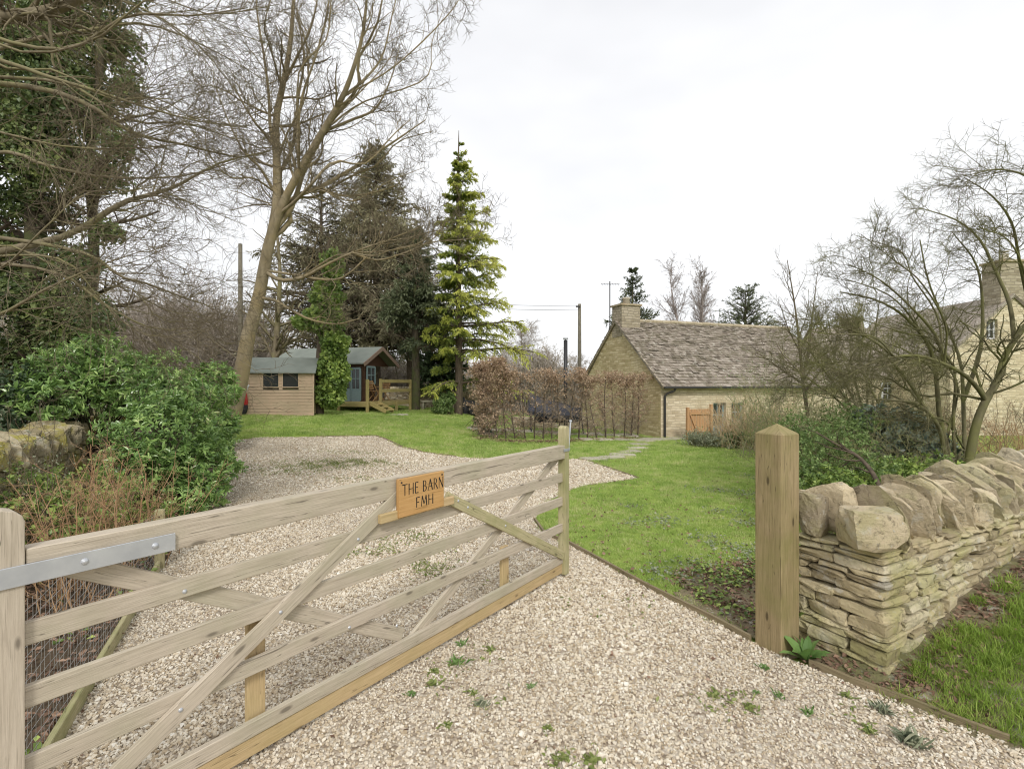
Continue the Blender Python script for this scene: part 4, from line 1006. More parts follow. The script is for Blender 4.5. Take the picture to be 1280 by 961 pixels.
for a0, a1 in ((fr+.10, fr+.52), (fr+.56, fr+.98)):
    mt, mg = MB(), MB(); panel(mt, mg, cabp(a0, ba-.05, 0)[:2], cabp(a1, ba-.05, 0)[:2], dz+.04, ze-.22, (-fy[0], -fy[1]))
    dd_ = mt.build('door', M['teal'], cab); mg.build('pane', M['glass'], dd_)
mt, mg = MB(), MB(); panel(mt, mg, cabp(fr-.04, ba+.12, 0)[:2], cabp(fr-.04, ba+.75, 0)[:2], dz+.75, ze-.15, (-fx[0], -fx[1]), 2, 2, 0.)
w_ = mt.build('window', M['teal'], cab); mg.build('pane', M['glass'], w_)
# deck
mb = MB(); dL = 2.3
for i in range(16):
    a_ = -.55+i*.145+.07; mb.beam(cabp(a_, -.62, dz-.02), cabp(a_, wdt, dz-.02), .138, .035, (fx[0], fx[1], 0))
deck = mb.build('deck', M['deck_wood'], cab)
mb = MB()
mb.beam(cabp(-.55, -.64, dz-.12), cabp(2.2, -.64, dz-.12), .15, .04, UZ); mb.beam(cabp(-.57, -.62, dz-.121), cabp(-.57, wdt, dz-.121), .15, .04, UZ); mb.build('joist', M['deck_wood'], deck)
for a_, b_, hp in ((.75, -.66, 0), (1.6, -.66, 0), (-.6, wdt, .95), (-.62, -.70, .92), (-.60, .35, .95), (-.6, 1.7, .0)):
    p = cabp(a_, b_, 0); g_ = float(H(p[0], p[1])); mb = MB(); mb.beam((p[0], p[1], g_-.05), (p[0], p[1], dz+hp if hp else dz-.05), .1, .1, (fx[0], fx[1], 0)); mb.build('post', M['deck_wood'], deck)
mb = MB()
for zz_ in (.86, .45): mb.beam(cabp(-.63, .35, dz+zz_), cabp(-.63, wdt, dz+zz_), .14, .035, UZ)
mb.build('railing', M['deck_wood'], deck)
# steps
st = MB(); p0 = np.array(cabp(-.6, -.40, 0)); out = np.array([-fx[0], -fx[1], 0]); sd = np.array([fy[0], fy[1], 0])
for k_ in (0, 1):
    q = p0+sd*(.62*k_-.1); g_ = float(H(q[0], q[1])); st.beam(q+UZ*(dz-.05), q+out*.75+UZ*(g_+.06), .16, .04, UZ)
for i in range(3):
    t_ = (i+.6)/3; c = p0+out*.75*t_+UZ*((dz-.05)*(1-t_)+(g_+.06)*t_); st.beam(c-sd*.1, c+sd*.52, .2, .035, out)
st.build('steps', M['deck_wood'], deck)
def tagpaving(name, c, w, l, h, rot, label, cat='paving slab', group=None, mat='slab'):
    ax = np.array([math.cos(rot), math.sin(rot), 0]); ay = np.array([-ax[1], ax[0], 0]); z = float(H(c[0], c[1]))
    V, Fq = rough((c[0], c[1], z+h/2-.03), ax, ay, UZ, w, l, h, .12, .04, True); mb = MB(); mb.add(V, Fq); return tag(mb.build(name, M[mat], smooth=True), label, cat, group)
sp = p0+out*1.15+sd*.2; tagpaving('paving_slab', sp, .75, .9, .06, .3, 'pale stone slab on the grass at the foot of the cabin steps')
# folding chairs and small table on the deck
def fold_chair(c, rot, label):
    ax = np.array([math.cos(rot), math.sin(rot), 0]); ay = np.array([-ax[1], ax[0], 0]); c = np.array(c, float)
    t_ = thing('folding_chair', label, 'chair', tuple(c), 'wooden chairs on the cabin deck')
    mb = MB()
    for i in range(5): mb.beam(c+ax*(-.18+.09*i)-ay*.2+UZ*.44, c+ax*(-.18+.09*i)+ay*.2+UZ*.44, .07, .018, ax)
    mb.build('seat', M['chairw'], t_)
    mb = MB()
    for i in range(4): mb.beam(c-ax*(.22+.02*i)-ay*.2+UZ*(.56+.09*i), c-ax*(.22+.02*i)+ay*.2+UZ*(.56+.09*i), .075, .018, UZ)
    mb.build('backrest', M['chairw'], t_)
    for s_ in (-1, 1):
        mb = MB(); mb.beam(c+ax*.22+ay*.2*s_, c-ax*.29+ay*.2*s_+UZ*.88, .035, .022, ax); mb.build('leg', M['chairw'], t_)
        mb = MB(); mb.beam(c-ax*.24+ay*.175*s_, c+ax*.2+ay*.175*s_+UZ*.45, .035, .022, ax); mb.build('leg', M['chairw'], t_)
M['chairw'] = woodmat('orange_chair_wood', (.44, .27, .13), (.30, .17, .07))
fold_chair(cabp(-.2, .55, dz), .9, 'orange wooden folding chair on the deck beside the teal doors')
fold_chair(cabp(.25, 2.0, dz), 4.2, 'orange wooden folding chair on the deck behind the railing')
tb = thing('deck_table', 'small round wooden table between the chairs on the cabin deck', 'table', cabp(.05, 1.3, dz)); c = np.array(cabp(.05, 1.3, dz))
mb = MB(); mb.tube([c+UZ*.60, c+UZ*.63], [.26, .26], 16); mb.build('tabletop', M['chairw'], tb)
for k_ in range(3):
    a_ = k_*2.1; mb = MB(); mb.beam(c+np.array([math.cos(a_), math.sin(a_), 0])*.22, c-np.array([math.cos(a_), math.sin(a_), 0])*.15+UZ*.6, .03, .03); mb.build('leg', M['chairw'], tb)

# ================================================================== cottage
CC = np.array([5.23, 18.0]); cr = np.array([.939, .345]); cr /= np.linalg.norm(cr); cg = np.array([-cr[1], cr[0]])
CWd, CL = 5.8, 8.9; z0c = float(H(*CC))-.03; zE = 1.66; zR = EYE+81/F*(CC+cg*CWd/2)[1]-.05
def cp(a, b, z): q = CC+cr*a+cg*b; return (q[0], q[1], z)
cot = thing('stone_cottage', 'low honey stone cottage with stone slate roof and squat chimney', 'cottage', cp(CL/2, CWd/2, z0c))
def wallquad(mb, P, U, r=.5): mb.add(np.array(P, float), [list(range(len(P)))], r, [np.array(U, float)])
mb = MB()
wallquad(mb, [cp(0, CWd, z0c-.3), cp(0, 0, z0c-.3), cp(0, 0, zE), cp(0, CWd/2, zR), cp(0, CWd, zE)], [(0, -.3), (CWd, -.3), (CWd, zE), (CWd/2, zR), (0, zE)])
mb.build('gable_wall', M['gable_stone'], cot)
# long wall with opening for the teal window door
o0, o1, oz = 2.3, 2.9, 1.06
mb = MB(); pieces = [(0, o0, -.3, zE), (o0, o1, oz, zE), (o1, 3.15, -.3, zE), (3.15, 3.75, 1.05, zE), (3.15, 3.75, -.3, .35), (3.75, CL, -.3, zE)]
for a0, a1, b0, b1 in pieces:
    b0_ = z0c+b0 if b0 < 0 else b0
    wallquad(mb, [cp(a0, 0, b0_), cp(a1, 0, b0_), cp(a1, 0, b1), cp(a0, 0, b1)], [(a0, b0_), (a1, b0_), (a1, b1), (a0, b1)])
for a0, a1, b0, b1 in ((o0, o1, z0c-.3, oz), (3.15, 3.75, .35, 1.05)):   # reveals
    for P in ([cp(a0, 0, b0), cp(a0, 0, b1), cp(a0, .25, b1), cp(a0, .25, b0)], [cp(a1, 0, b0), cp(a1, .25, b0), cp(a1, .25, b1), cp(a1, 0, b1)], [cp(a0, 0, b1), cp(a1, 0, b1), cp(a1, .25, b1), cp(a0, .25, b1)]):
        wallquad(mb, P, [(0, 0), (.25, 0), (.25, 1), (0, 1)])
wallquad(mb, [cp(CL, 0, z0c-.3), cp(CL, CWd, z0c-.3), cp(CL, CWd, zE), cp(CL, CWd/2, zR), cp(CL, 0, zE)], [(0, -.3), (CWd, -.3), (CWd, zE), (CWd/2, zR), (0, zE)])
wallquad(mb, [cp(CL, CWd, z0c-.3), cp(0, CWd, z0c-.3), cp(0, CWd, zE), cp(CL, CWd, zE)], [(0, -.3), (CL, -.3), (CL, zE), (0, zE)])
mb.build('long_wall', M['long_stone'], cot)
for (a0, a1, b0, b1, nm) in ((o0, o1, z0c, oz, 'door'), (3.15, 3.75, .35, 1.05, 'window')):
    mt, mg = MB(), MB(); panel(mt, mg, cp(a0+.03, .2, 0)[:2], cp(a1-.03, .2, 0)[:2], b0+.04, b1-.04, (-cg[0], -cg[1]), 2, 2, .3 if nm == 'door' else 0.)
    d_ = mt.build(nm, M['teal'], cot); mg.build('pane', M['glass'], d_)
# slates
def slates(side, name):
    mb = MB(); b_e, b_r = (-.22, CWd/2) if side == 0 else (CWd+.22, CWd/2)
    ze_ = zE-.02; P0 = np.array(cp(0, b_e, ze_)); P1 = np.array(cp(0, b_r, zR)); sv = P1-P0; SL = np.linalg.norm(sv); sv /= SL
    cr3 = np.array([cr[0], cr[1], 0]); nn = np.cross(cr3, sv) if side == 0 else np.cross(sv, cr3)
    s = 0; i = 0
    while s < SL-.05:
        ex = .18-.09*s/SL; x = -.10-rng.uniform(0, .15)
        while x < CL+.10:
            w = rng.uniform(.14, .33)*(1-.35*s/SL); xa = max(x, -.10); xb = min(x+w-.006, CL+.10)
            if xb-xa > .03:
                th = rng.uniform(.016, .03); lift = rng.uniform(.0, .02)+(.03 if rng.random() < .07 else 0); e0 = rng.normal(0, .012)
                lo = P0+sv*(s+e0)+nn*(.045+lift); hi = P0+sv*min(s+ex*1.9, SL)+nn*.012
                d = nrm(hi-lo); up = np.cross(cr3, d)*(1 if side == 0 else -1)
                sk = rng.normal(0, .006, 2)
                q = [lo+cr3*xa+d*sk[0], lo+cr3*xb+d*sk[1], hi+cr3*xb, hi+cr3*xa]; V = np.array(q+[p-up*th for p in q])
                mb.add(V, [[0, 1, 2, 3], [0, 4, 5, 1], [1, 5, 6, 2], [3, 7, 4, 0], [4, 7, 6, 5]])
            x += w
        s += ex; i += 1
    q = [P0-cr3*.05, P0+cr3*(CL+.05), P1+cr3*(CL+.05), P1-cr3*.05]; mb.add(np.array(q)+nn*.004, [[0, 1, 2, 3]]); mb.add(np.array(q)-nn*.05, [[3, 2, 1, 0]])
    return mb.build(name, M['slate'], cot)
roof = slates(0, 'slate_roof'); slates(1, 'slate_roof')
mb = MB(); x = .9
while x < CL+.1:
    w = .42; mb.tube([cp(x, CWd/2, zR+.035+rng.normal(0, .006)), cp(x+w-.01, CWd/2, zR+.035+rng.normal(0, .006))], .085, 8); x += w
mb.build('ridge_tile', M['ridge'], roof)
# chimney
zc0, zc1 = zR-1.0, EYE+(480.5-379.5)/F*20.6
mb = MB(); q0 = (0, CWd/2-.42); 
def cbox(mb, a0, a1, b0, b1, z0_, z1_):
    for P, U in (((cp(a0, b1, z0_), cp(a0, b0, z0_), cp(a0, b0, z1_), cp(a0, b1, z1_)), (b1-b0)), ((cp(a0, b0, z0_), cp(a1, b0, z0_), cp(a1, b0, z1_), cp(a0, b0, z1_)), a1-a0),
                 ((cp(a1, b0, z0_), cp(a1, b1, z0_), cp(a1, b1, z1_), cp(a1, b0, z1_)), b1-b0), ((cp(a1, b1, z0_), cp(a0, b1, z0_), cp(a0, b1, z1_), cp(a1, b1, z1_)), a1-a0)):
        wallquad(mb, P, [(0, z0_), (U, z0_), (U, z1_), (0, z1_)])
    wallquad(mb, [cp(a0, b0, z1_), cp(a1, b0, z1_), cp(a1, b1, z1_), cp(a0, b1, z1_)], [(0, 0), (1, 0), (1, 1), (0, 1)])
    wallquad(mb, [cp(a0, b0, z0_), cp(a0, b1, z0_), cp(a1, b1, z0_), cp(a1, b0, z0_)], [(0, 0), (1, 0), (1, 1), (0, 1)])
cbox(mb, -.02, .84, CWd/2-.42, CWd/2+.30, zc0+.35, zc1-.1)
ch_ = mb.build('chimney', M['chimney_stone'], cot)
mb = MB(); cbox(mb, -.08, .90, CWd/2-.48, CWd/2+.36, zc1-.1, zc1-.03); mb.build('chimney_cap', M['farstone'], ch_)
mb = MB(); cx3 = np.array(cp(.42, CWd/2-.06, zc1-.03)); mb.tube([cx3, cx3+UZ*.22, cx3+UZ*.24, cx3+UZ*.30], [.16, .13, .165, .16], 14); mb.build('chimney_pot', M['chimney_pot'], ch_, smooth=True)
mb = MB(); am = np.array(cp(-.10, CWd/2+.35, zc1-1.0)); at_ = am+UZ*(1.0+.98); mb.tube([am, at_], .022, 6)
mb.tube([at_-UZ*.12-np.array([.35, 0, 0]), at_-UZ*.12+np.array([.4, 0, 0])], .011, 5)
for k_ in range(7): e = at_-UZ*.12+np.array([-.32+.11*k_, 0, 0]); mb.tube([e-np.array([.05, .16, 0]), e+np.array([.05, .16, 0])], .007, 4)
mb.build('aerial', M['lead'], ch_)
# gutter and downpipe
mb = MB(); mb.beam(cp(-.05, -.26, zE-.03), cp(CL+.05, -.26, zE-.03), .08, .1, UZ, .02); mb.build('gutter', M['lead'], cot)
mb = MB(); mb.tube([cp(.42, -.27, zE-.06), cp(.40, -.22, zE-.14), cp(.2, -.10, zE-.24), cp(.13, -.06, zE-.32), cp(.13, -.06, .8), cp(.13, -.06, z0c)], .042, 8); mb.build('downpipe', M['lead'], cot)
mb = MB(); mb.beam(cp(-.06, -.24, zE-.03), cp(-.06, CWd/2, zR-.03), .09, .06, UZ); mb.beam(cp(-.06, CWd+.24, zE-.03), cp(-.06, CWd/2, zR-.03), .09, .06, UZ); mb.build('verge_stone', M['chimney_stone'], cot)
# paved strip and small timber gate in front of the wall
def slabstrip():
    mb = MB(); 
    for a0 in np.arange(-3.5, 5.5, .6):
        for b0 in (-.75,):
            q = CC+cr*(a0+.3)+cg*(b0+.3); V, Fq = rough((q[0], q[1], float(H(q[0], q[1]))+.012), a3(cr), a3(cg), UZ, .58, .66, .06, .08, .02); mb.add(V, Fq)
    o = mb.build('paved_path', M['slab']); o['kind'] = 'structure'; o['label'] = 'pale stone path along the foot of the cottage wall'
slabstrip()
ga, gb = .38, 1.36
gt = thing('picket_gate', 'small orange-brown boarded gate between posts before the cottage wall', 'gate', cp(.87, -.9, z0c))
gz = float(H(*cp(1.5, -.95, 0)[:2])); M['pine'] = woodmat('orange_pine_boards', (.52, .31, .16), (.40, .22, .10))
for a_ in (ga, gb):
    mb = MB(); mb.beam(cp(a_, -.95, gz-.05), cp(a_, -.95, gz+(1.12 if a_ == ga else 1.22)), .09, .09, (cr[0], cr[1], 0)); mb.build('gate_post', M['pine'], gt)
mb = MB(); nbd = 8
for i in range(nbd):
    a_ = ga+.11+(gb-ga-.22)*i/(nbd-1); mb.beam(cp(a_, -.93, gz+.1), cp(a_, -.93, gz+1.06), .092, .018, (cr[0], cr[1], 0))
mb.build('boards', M['pine'], gt)
mb = MB()
for z_ in (.32, .92): mb.beam(cp(ga+.07, -.965, gz+z_), cp(gb-.07, -.965, gz+z_), .09, .03, UZ)
mb.beam(cp(ga+.35, -.965, gz+.36), cp(ga+.10, -.965, gz+.88), .05, .03, UZ); mb.build('ledge_rail', M['pine'], gt)
for i, (px_, sc_, lb) in enumerate(((841.5, 1., 'small terracotta pot of yellow-green leaves at the foot of the cottage wall'), (848, .8, 'smallest terracotta pot with dark leaves beside the first pot'))):
    q = G(px_, 545.5); t_ = thing('flower_pot', lb, 'plant pot', tuple(q), 'terracotta pots by the cottage'); q = np.array(q)
    mb = MB(); mb.tube([q, q+UZ*.17*sc_, q+UZ*.175*sc_, q+UZ*.21*sc_], np.array([.08, .12, .14, .14])*sc_, 12); mb.build('pot', M['pot'], t_)
    n_ = 90; ps = q+np.array([0, 0, .24*sc_])+rng.normal(0, 1, (n_, 3))*np.array([.07, .07, .05])*sc_; leaf_obj('plant', M['moss'] if i == 0 else M['shrub_green'], t_, [(leaves(ps, rng.normal(0, 1, (n_, 3))+np.array([0, 0, .6]), .08, .04), None, n_)])

# ================================================================== house beyond the bare tree
HY = 19.0
def hp(px_, py_, Y=HY): return tuple(W(px_, py_, Y))
hz = float(H(18, HY)); hs = thing('gabled_house', 'tall honey stone house with steep gable and chimney behind the bare garden tree', 'house', hp(1262, 560))
mb = MB(); apx = W(1266, 372, HY); lf = W(1218, 415, HY); x_l = lf[0]; x_r = 2*apx[0]-x_l
sl_ = (apx[2]-lf[2])/(apx[0]-lf[0]); zE2 = lf[2]-sl_*0.9; xl2 = x_l-.9+.0; xr2 = 2*apx[0]-xl2
zE2 = lf[2]-sl_*.9
wq = lambda P: wallquad(mb, P, [(p[0]+p[1], p[2]) for p in P])
wx0_, wz0_ = W(1233, 424, HY)[0], W(1233, 424, HY)[2]; wx1_, wz1_ = W(1247, 399, HY)[0], W(1247, 399, HY)[2]
# front gable around the window opening
def zline(x): return apx[2]-abs(x-apx[0])*sl_
y_ = HY; zb0 = hz-.4
wq([(xl2, y_, zb0), (wx0_, y_, zb0), (wx0_, y_, zline(wx0_)), (xl2, y_, zE2)])
wq([(wx0_, y_, zb0), (wx1_, y_, zb0), (wx1_, y_, wz0_), (wx0_, y_, wz0_)])
wq([(wx0_, y_, wz1_), (wx1_, y_, wz1_), (wx1_, y_, zline(wx1_)), (wx0_, y_, zline(wx0_))])
wq([(wx1_, y_, zb0), (xr2, y_, zb0), (xr2, y_, zE2), (apx[0], y_, apx[2]), (wx1_, y_, zline(wx1_))])
wq([(xl2, y_+7, zb0), (xl2, y_, zb0), (xl2, y_, zE2), (xl2, y_+7, zE2)]); wq([(xr2, y_, zb0), (xr2, y_+7, zb0), (xr2, y_+7, zE2), (xr2, y_, zE2)])
for P in ([(wx0_, y_, wz0_), (wx0_, y_, wz1_), (wx0_, y_+.2, wz1_), (wx0_, y_+.2, wz0_)], [(wx1_, y_, wz0_), (wx1_, y_+.2, wz0_), (wx1_, y_+.2, wz1_), (wx1_, y_, wz1_)], [(wx0_, y_, wz0_), (wx0_, y_+.2, wz0_), (wx1_, y_+.2, wz0_), (wx1_, y_, wz0_)], [(wx0_, y_, wz1_), (wx1_, y_, wz1_), (wx1_, y_+.2, wz1_), (wx0_, y_+.2, wz1_)]): wq(P)
mb.build('gable_wall', M['gable_pale'] if 'gable_pale' in M else M['long_stone'], hs)
mt, mg = MB(), MB(); panel(mt, mg, (wx0_+.02, y_+.18), (wx1_-.02, y_+.18), wz0_+.03, wz1_-.03, (0, -1), 2, 2, 0.); mt_ = mt.build('window', M['white'], hs); mg.build('pane', M['glass'], mt_)
mb = MB()
for sgn in (-1, 1):
    xe = apx[0]+sgn*(apx[0]-xl2+.12); ze2 = zE2-.12*sl_
    quadbox(mb, [(xe, HY-.06, ze2), (apx[0], HY-.06, apx[2]), (apx[0], HY+7, apx[2]), (xe, HY+7, ze2)], (0, 0, .14))
mb.build('slate_roof', M['slate'], hs)
mb = MB(); c0_ = W(1252, 326, HY); c1_ = W(1293, 326, HY); zt_ = W(0, 327, HY)[2]
def pbox(mb, x0, x1, y0, y1, z0_, z1_):
    for P in ([(x0, y0, z0_), (x1, y0, z0_), (x1, y0, z1_), (x0, y0, z1_)], [(x1, y0, z0_), (x1, y1, z0_), (x1, y1, z1_), (x1, y0, z1_)], [(x1, y1, z0_), (x0, y1, z0_), (x0, y1, z1_), (x1, y1, z1_)], [(x0, y1, z0_), (x0, y0, z0_), (x0, y0, z1_), (x0, y1, z1_)]):
        wallquad(mb, P, [(p[0]+p[1], p[2]) for p in P])
    wallquad(mb, [(x0, y0, z1_), (x1, y0, z1_), (x1, y1, z1_), (x0, y1, z1_)], [(0, 0), (1, 0), (1, 1), (0, 1)]); wallquad(mb, [(x0, y0, z0_), (x0, y1, z0_), (x1, y1, z0_), (x1, y0, z0_)], [(0, 0), (1, 0), (1, 1), (0, 1)])
pbox(mb, c0_[0], c1_[0], HY+.03, HY+.8, zline(c0_[0])-.5, zt_); hc = mb.build('chimney', M['chimney_stone'], hs)
mb = MB(); pbox(mb, c0_[0]-.06, c1_[0]+.06, HY-.03, HY+.86, zt_+.002, zt_+.09); mb.build('chimney_cap', M['farstone'], hc)
c = np.array([W(1268, 326, HY)[0], HY+.4, zt_+.09]); mb = MB(); mb.tube([c, c+UZ*.3], [.15, .13], 12); mb.tube([c+UZ*.36, c+UZ*.38], [.16, .16], 12); mb.tube([c+UZ*.29, c+UZ*.37], [.03, .03], 6); mb.build('chimney_pot', M['chimney_pot'], hc)
# lower range to the side with its own roof
lr = thing('low_cottage_range', 'long low cottage range with mossy slate roof behind the garden thicket', 'cottage', hp(1140, 520, 22))
LY = 22.0; mb = MB(); xa, xb = W(1052, 0, LY)[0], W(1216, 0, LY)[0]; ze3, zr3 = W(0, 470, LY)[2], W(0, 412, LY+2)[2]
wq([(xa, LY, hz-.4), (xb, LY, hz-.4), (xb, LY, ze3), (xa, LY, ze3)]); wq([(xa, LY+4.5, hz-.4), (xa, LY, hz-.4), (xa, LY, ze3), (xa, LY+2.25, zr3), (xa, LY+4.5, ze3)]); wq([(xb, LY+4.5, hz-.4), (xa, LY+4.5, hz-.4), (xa, LY+4.5, ze3), (xb, LY+4.5, ze3)])
mb.build('front_wall', M['long_stone'], lr)
mb = MB(); quadbox(mb, [(xa-.1, LY-.15, ze3-.1), (xb, LY-.15, ze3-.1), (xb, LY+2.25, zr3), (xa-.1, LY+2.25, zr3)], (0, 0, .1)); quadbox(mb, [(xa-.1, LY+4.65, ze3-.1), (xa-.1, LY+2.25, zr3), (xb, LY+2.25, zr3), (xb, LY+4.65, ze3-.1)], (0, 0, .1)); rf = mb.build('slate_roof', M['slate'], lr)
mb = MB(); q = W(1061, 412, LY+2); pbox(mb, q[0], q[0]+.6, LY+1.9, LY+2.6, zr3-.4, W(0, 397, LY+2)[2]); mb.build('chimney', M['chimney_stone'], lr)
for px0, px1 in ((1102, 1116), (1160, 1174)):
    a0, a1 = W(px0, 0, LY)[0], W(px1, 0, LY)[0]; mt, mg = MB(), MB(); panel(mt, mg, (a0, LY+.02), (a1, LY+.02), W(0, 500, LY)[2], W(0, 478, LY)[2], (0, -1), 2, 3, 0.); w_ = mt.build('window', M['white'], lr); mg.build('pane', M['glass'], w_)

# ================================================================== poles, flue, wires
def pole(px_, y0, y1, Y, r, label):
    p = W(px_, y1, Y); g = float(H(p[0], Y)); top = W(px_, y0, Y); mb = MB(); mb.tube([(p[0], Y, g-.2), (p[0], Y, (g+top[2])/2), tuple(top)], [r*1.15, r, r*.85], 9)
    t_ = thing('utility_pole', label, 'utility pole', (p[0], Y, g)); mb.build('shaft', M['pole'], t_, smooth=True)
    if Y > 30: mb = MB(); mb.beam((top[0]-.28, Y-.12, top[2]-.2), (top[0]+.04, Y-.12, top[2]-.2), .10, .06, UZ); mb.build('insulator_arm', M['lead'], t_)
    return top
tp1 = pole(300.5, 305, 450, 20.5, .09, 'weathered utility pole standing just behind the leaning tree trunk')
tp2 = pole(724.5, 380, 470, 36, .13, 'grey utility pole rising beyond the beech hedge near the cottage')
for k_, dz_ in enumerate((0, .28)):
    a_ = np.array(tp2)+UZ*(-.1-dz_); b_ = np.array(W(420, 352, 30))-UZ*dz_; n_ = 14; P = [a_+(b_-a_)*i/n_-UZ*math.sin(math.pi*i/n_)*.5 for i in range(n_+1)]
    mb = MB(); mb.tube(P, .013, 4, False); tag(mb.build('overhead_wire', M['lead']), ('upper' if k_ == 0 else 'lower')+' thin overhead wire running from the far pole behind the cedar', 'wire')
fl = G(707, 541); fY = 20.0; fl = GX(707, fY); t_ = thing('stove_flue', 'slim black stove flue pipe rising behind the beech hedge', 'flue', tuple(fl))
mb = MB(); ftop = W(707, 425, fY); mb.tube([(fl[0], fY, fl[2]), (fl[0], fY, ftop[2])], .075, 12); mb.build('pipe', M['black_iron'], t_, smooth=True)
mb = MB(); mb.tube([(fl[0], fY, ftop[2]+.03), (fl[0], fY, ftop[2]+.08)], .10, 12); mb.tube([(fl[0], fY, ftop[2]-.01), (fl[0], fY, ftop[2]+.04)], .03, 6); mb.build('rain_cap', M['galv'], t_)

# ================================================================== swing seat, terrace, garden wall, terrace furniture
SWY = 19.2; sc0 = GX(694, SWY); sw = thing('garden_swing_seat', 'garden swing seat under a tilted navy canopy seen through the beech hedge', 'swing seat', tuple(sc0)); g0 = sc0[2]
mb = MB(); q = [W(661, 492, SWY), W(727, 510, SWY-.3), W(727, 521, SWY-1.1), W(659, 514, SWY-1.0)]; q = [np.array(p) for p in q]
n_ = 9; P = []
for i in range(n_+1):
    for j in range(n_+1):
        u, v = i/n_, j/n_; p = (q[0]*(1-u)+q[1]*u)*(1-v)+(q[3]*(1-u)+q[2]*u)*v; P.append(p+UZ*(-.05*math.sin(math.pi*u)-.04*math.sin(math.pi*v)+rng.normal(0, .006)))
P = np.array(P); Fq = [[i*(n_+1)+j, i*(n_+1)+j+1, (i+1)*(n_+1)+j+1, (i+1)*(n_+1)+j] for i in range(n_) for j in range(n_)]
cn_ = mk('canopy', P, [np.array(Fq)], M['navy'], sw, smooth=True); so = cn_.modifiers.new('thick', 'SOLIDIFY'); so.thickness = .03
mb = MB(); edge = [0, n_, (n_+1)**2-1, (n_+1)*n_]; 
for i in range(4):
    a_, b_ = q[i], q[(i+1) % 4]; quadbox(mb, [a_, b_, b_-UZ*.14, a_-UZ*.16], (0, .012, 0))
mb.build('valance', M['navy'], cn_)
xa, xb = q[0][0]+.05, q[1][0]-.05
for x_ in (xa, xb):
    zt_ = q[0][2] if x_ == xa else q[1][2]
    for yy in (-.6, .55):
        mb = MB(); mb.tube([(x_, SWY-.5+yy*1.1, g0), (x_, SWY-.5, zt_-.1)], .022, 8); mb.build('leg', M['black_iron'], sw)
mb = MB(); mb.box(((xa+xb)/2, SWY-.5, g0+.45), xb-xa-.3, .5, .1); mb.build('seat', M['wicker'], sw)
mb = MB(); mb.box(((xa+xb)/2, SWY-.24, g0+.68), xb-xa-.3, .08, .4); mb.build('backrest', M['wicker'], sw)
# terrace slabs behind the hedge
mb = MB()
for x_ in np.arange(-1.4, 4.2, .62):
    for y_ in np.arange(18.2, 19.2, .5):
        if rng.random() < .85: V, Fq = rough((x_, y_, float(H(x_, y_))+.02), np.array([1., 0, 0]), np.array([0, 1., 0]), UZ, .6, .48, .08, .1, .03); mb.add(V, Fq)
o = mb.build('terrace_paving', M['slab']); o['kind'] = 'structure'; o['label'] = 'pale stone terrace glimpsed behind the beech hedge'
mb = MB(); Ca = np.array([W(640, 0, 20.5)[0], 20.5, 0]); g_ = float(H(Ca[0], 20.5)); drywall(mb, Ca, (1, 0), (0, -1), 3.0, g_+.4, .35, lambda x: g_, hr=(.06, .12), lr=(.2, .5))
tag(mb.build('terrace_kerb_wall', M['farstone']), 'very low pale stone retaining wall behind the navy swing seat', 'stone wall')
Ga = np.array([-6.8, 27.5, 0]); g_ = float(H(-4, 27.5)); mb = MB(); drywall(mb, Ga, (1, -.06), (-.06, -1), 5.9, g_+.98, .45, lambda x: g_, hr=(.08, .15), lr=(.2, .5), ends=False)
gwl = thing('garden_boundary_wall', 'long low russet stone wall closing the garden behind the dark yew', 'stone wall', tuple(Ga)); mb.build('stonework', M['farstone'], gwl)
mb = MB()
for x_ in np.arange(0, 5.9, .16): V, Fq = rough(Ga+np.array([1, -.06, 0])*x_+UZ*(g_+1.05)+np.array([0, .2, 0]), np.array([1., 0, 0]), np.array([0, 1., 0]), UZ, .17, .4, rng.uniform(.16, .28), .35, .08); mb.add(V, Fq)
mb.build('coping', M['litter_stone'] if 'litter_stone' in M else M['coping'], gwl)
def bench_slab():
    c = W(539, 500, 25.5); g = float(H(c[0], 25.5)); t_ = thing('stone_bench', 'pale stone slab bench on two blocks by the garden wall', 'bench', (c[0], 25.5, g))
    V, Fq = rough((c[0], 25.5, g+.44), np.array([1., 0, 0]), np.array([0, 1., 0]), UZ, 1.15, .4, .09, .1, .03, True); mb = MB(); mb.add(V, Fq); mb.build('seat', M['slab'], t_)
    for s_ in (-.4, .4):
        V, Fq = rough((c[0]+s_, 25.5, g+.19), np.array([1., 0, 0]), np.array([0, 1., 0]), UZ, .16, .34, .42, .1, .03); mb = MB(); mb.add(V, Fq); mb.build('leg', M['slab'], t_)
bench_slab()
def armchair(px_, Y, rot, label):
    c = GX(px_, Y); t_ = thing('wicker_armchair', label, 'armchair', tuple(c), 'dark wicker armchairs by the cedar'); c = np.array(c); ax = np.array([math.cos(rot), math.sin(rot), 0]); ay = np.array([-ax[1], ax[0], 0])
    for nm, d in (('seat', (0, 0, .22, .62, .6, .40)), ('backrest', (-.30, 0, .55, .10, .66, .62)), ('arm', (0, .33, .40, .6, .09, .56)), ('arm', (0, -.33, .40, .6, .09, .56))):
        V, Fq = rough(c+ax*d[0]+ay*d[1]+UZ*d[2], ax, ay, UZ, d[3], d[4], d[5], .12, .015); mb = MB(); mb.add(V, Fq); mb.build(nm, M['wicker'], t_)
armchair(583, 25.2, 0.6, 'dark wicker armchair just beside the cedar trunk')
armchair(598, 24.6, 2.4, 'dark wicker armchair farther from the cedar, next to the beech hedge')
c = GX(591, 24.9); t_ = thing('garden_table', 'low round dark table between the wicker armchairs', 'table', tuple(c)); c = np.array(c)
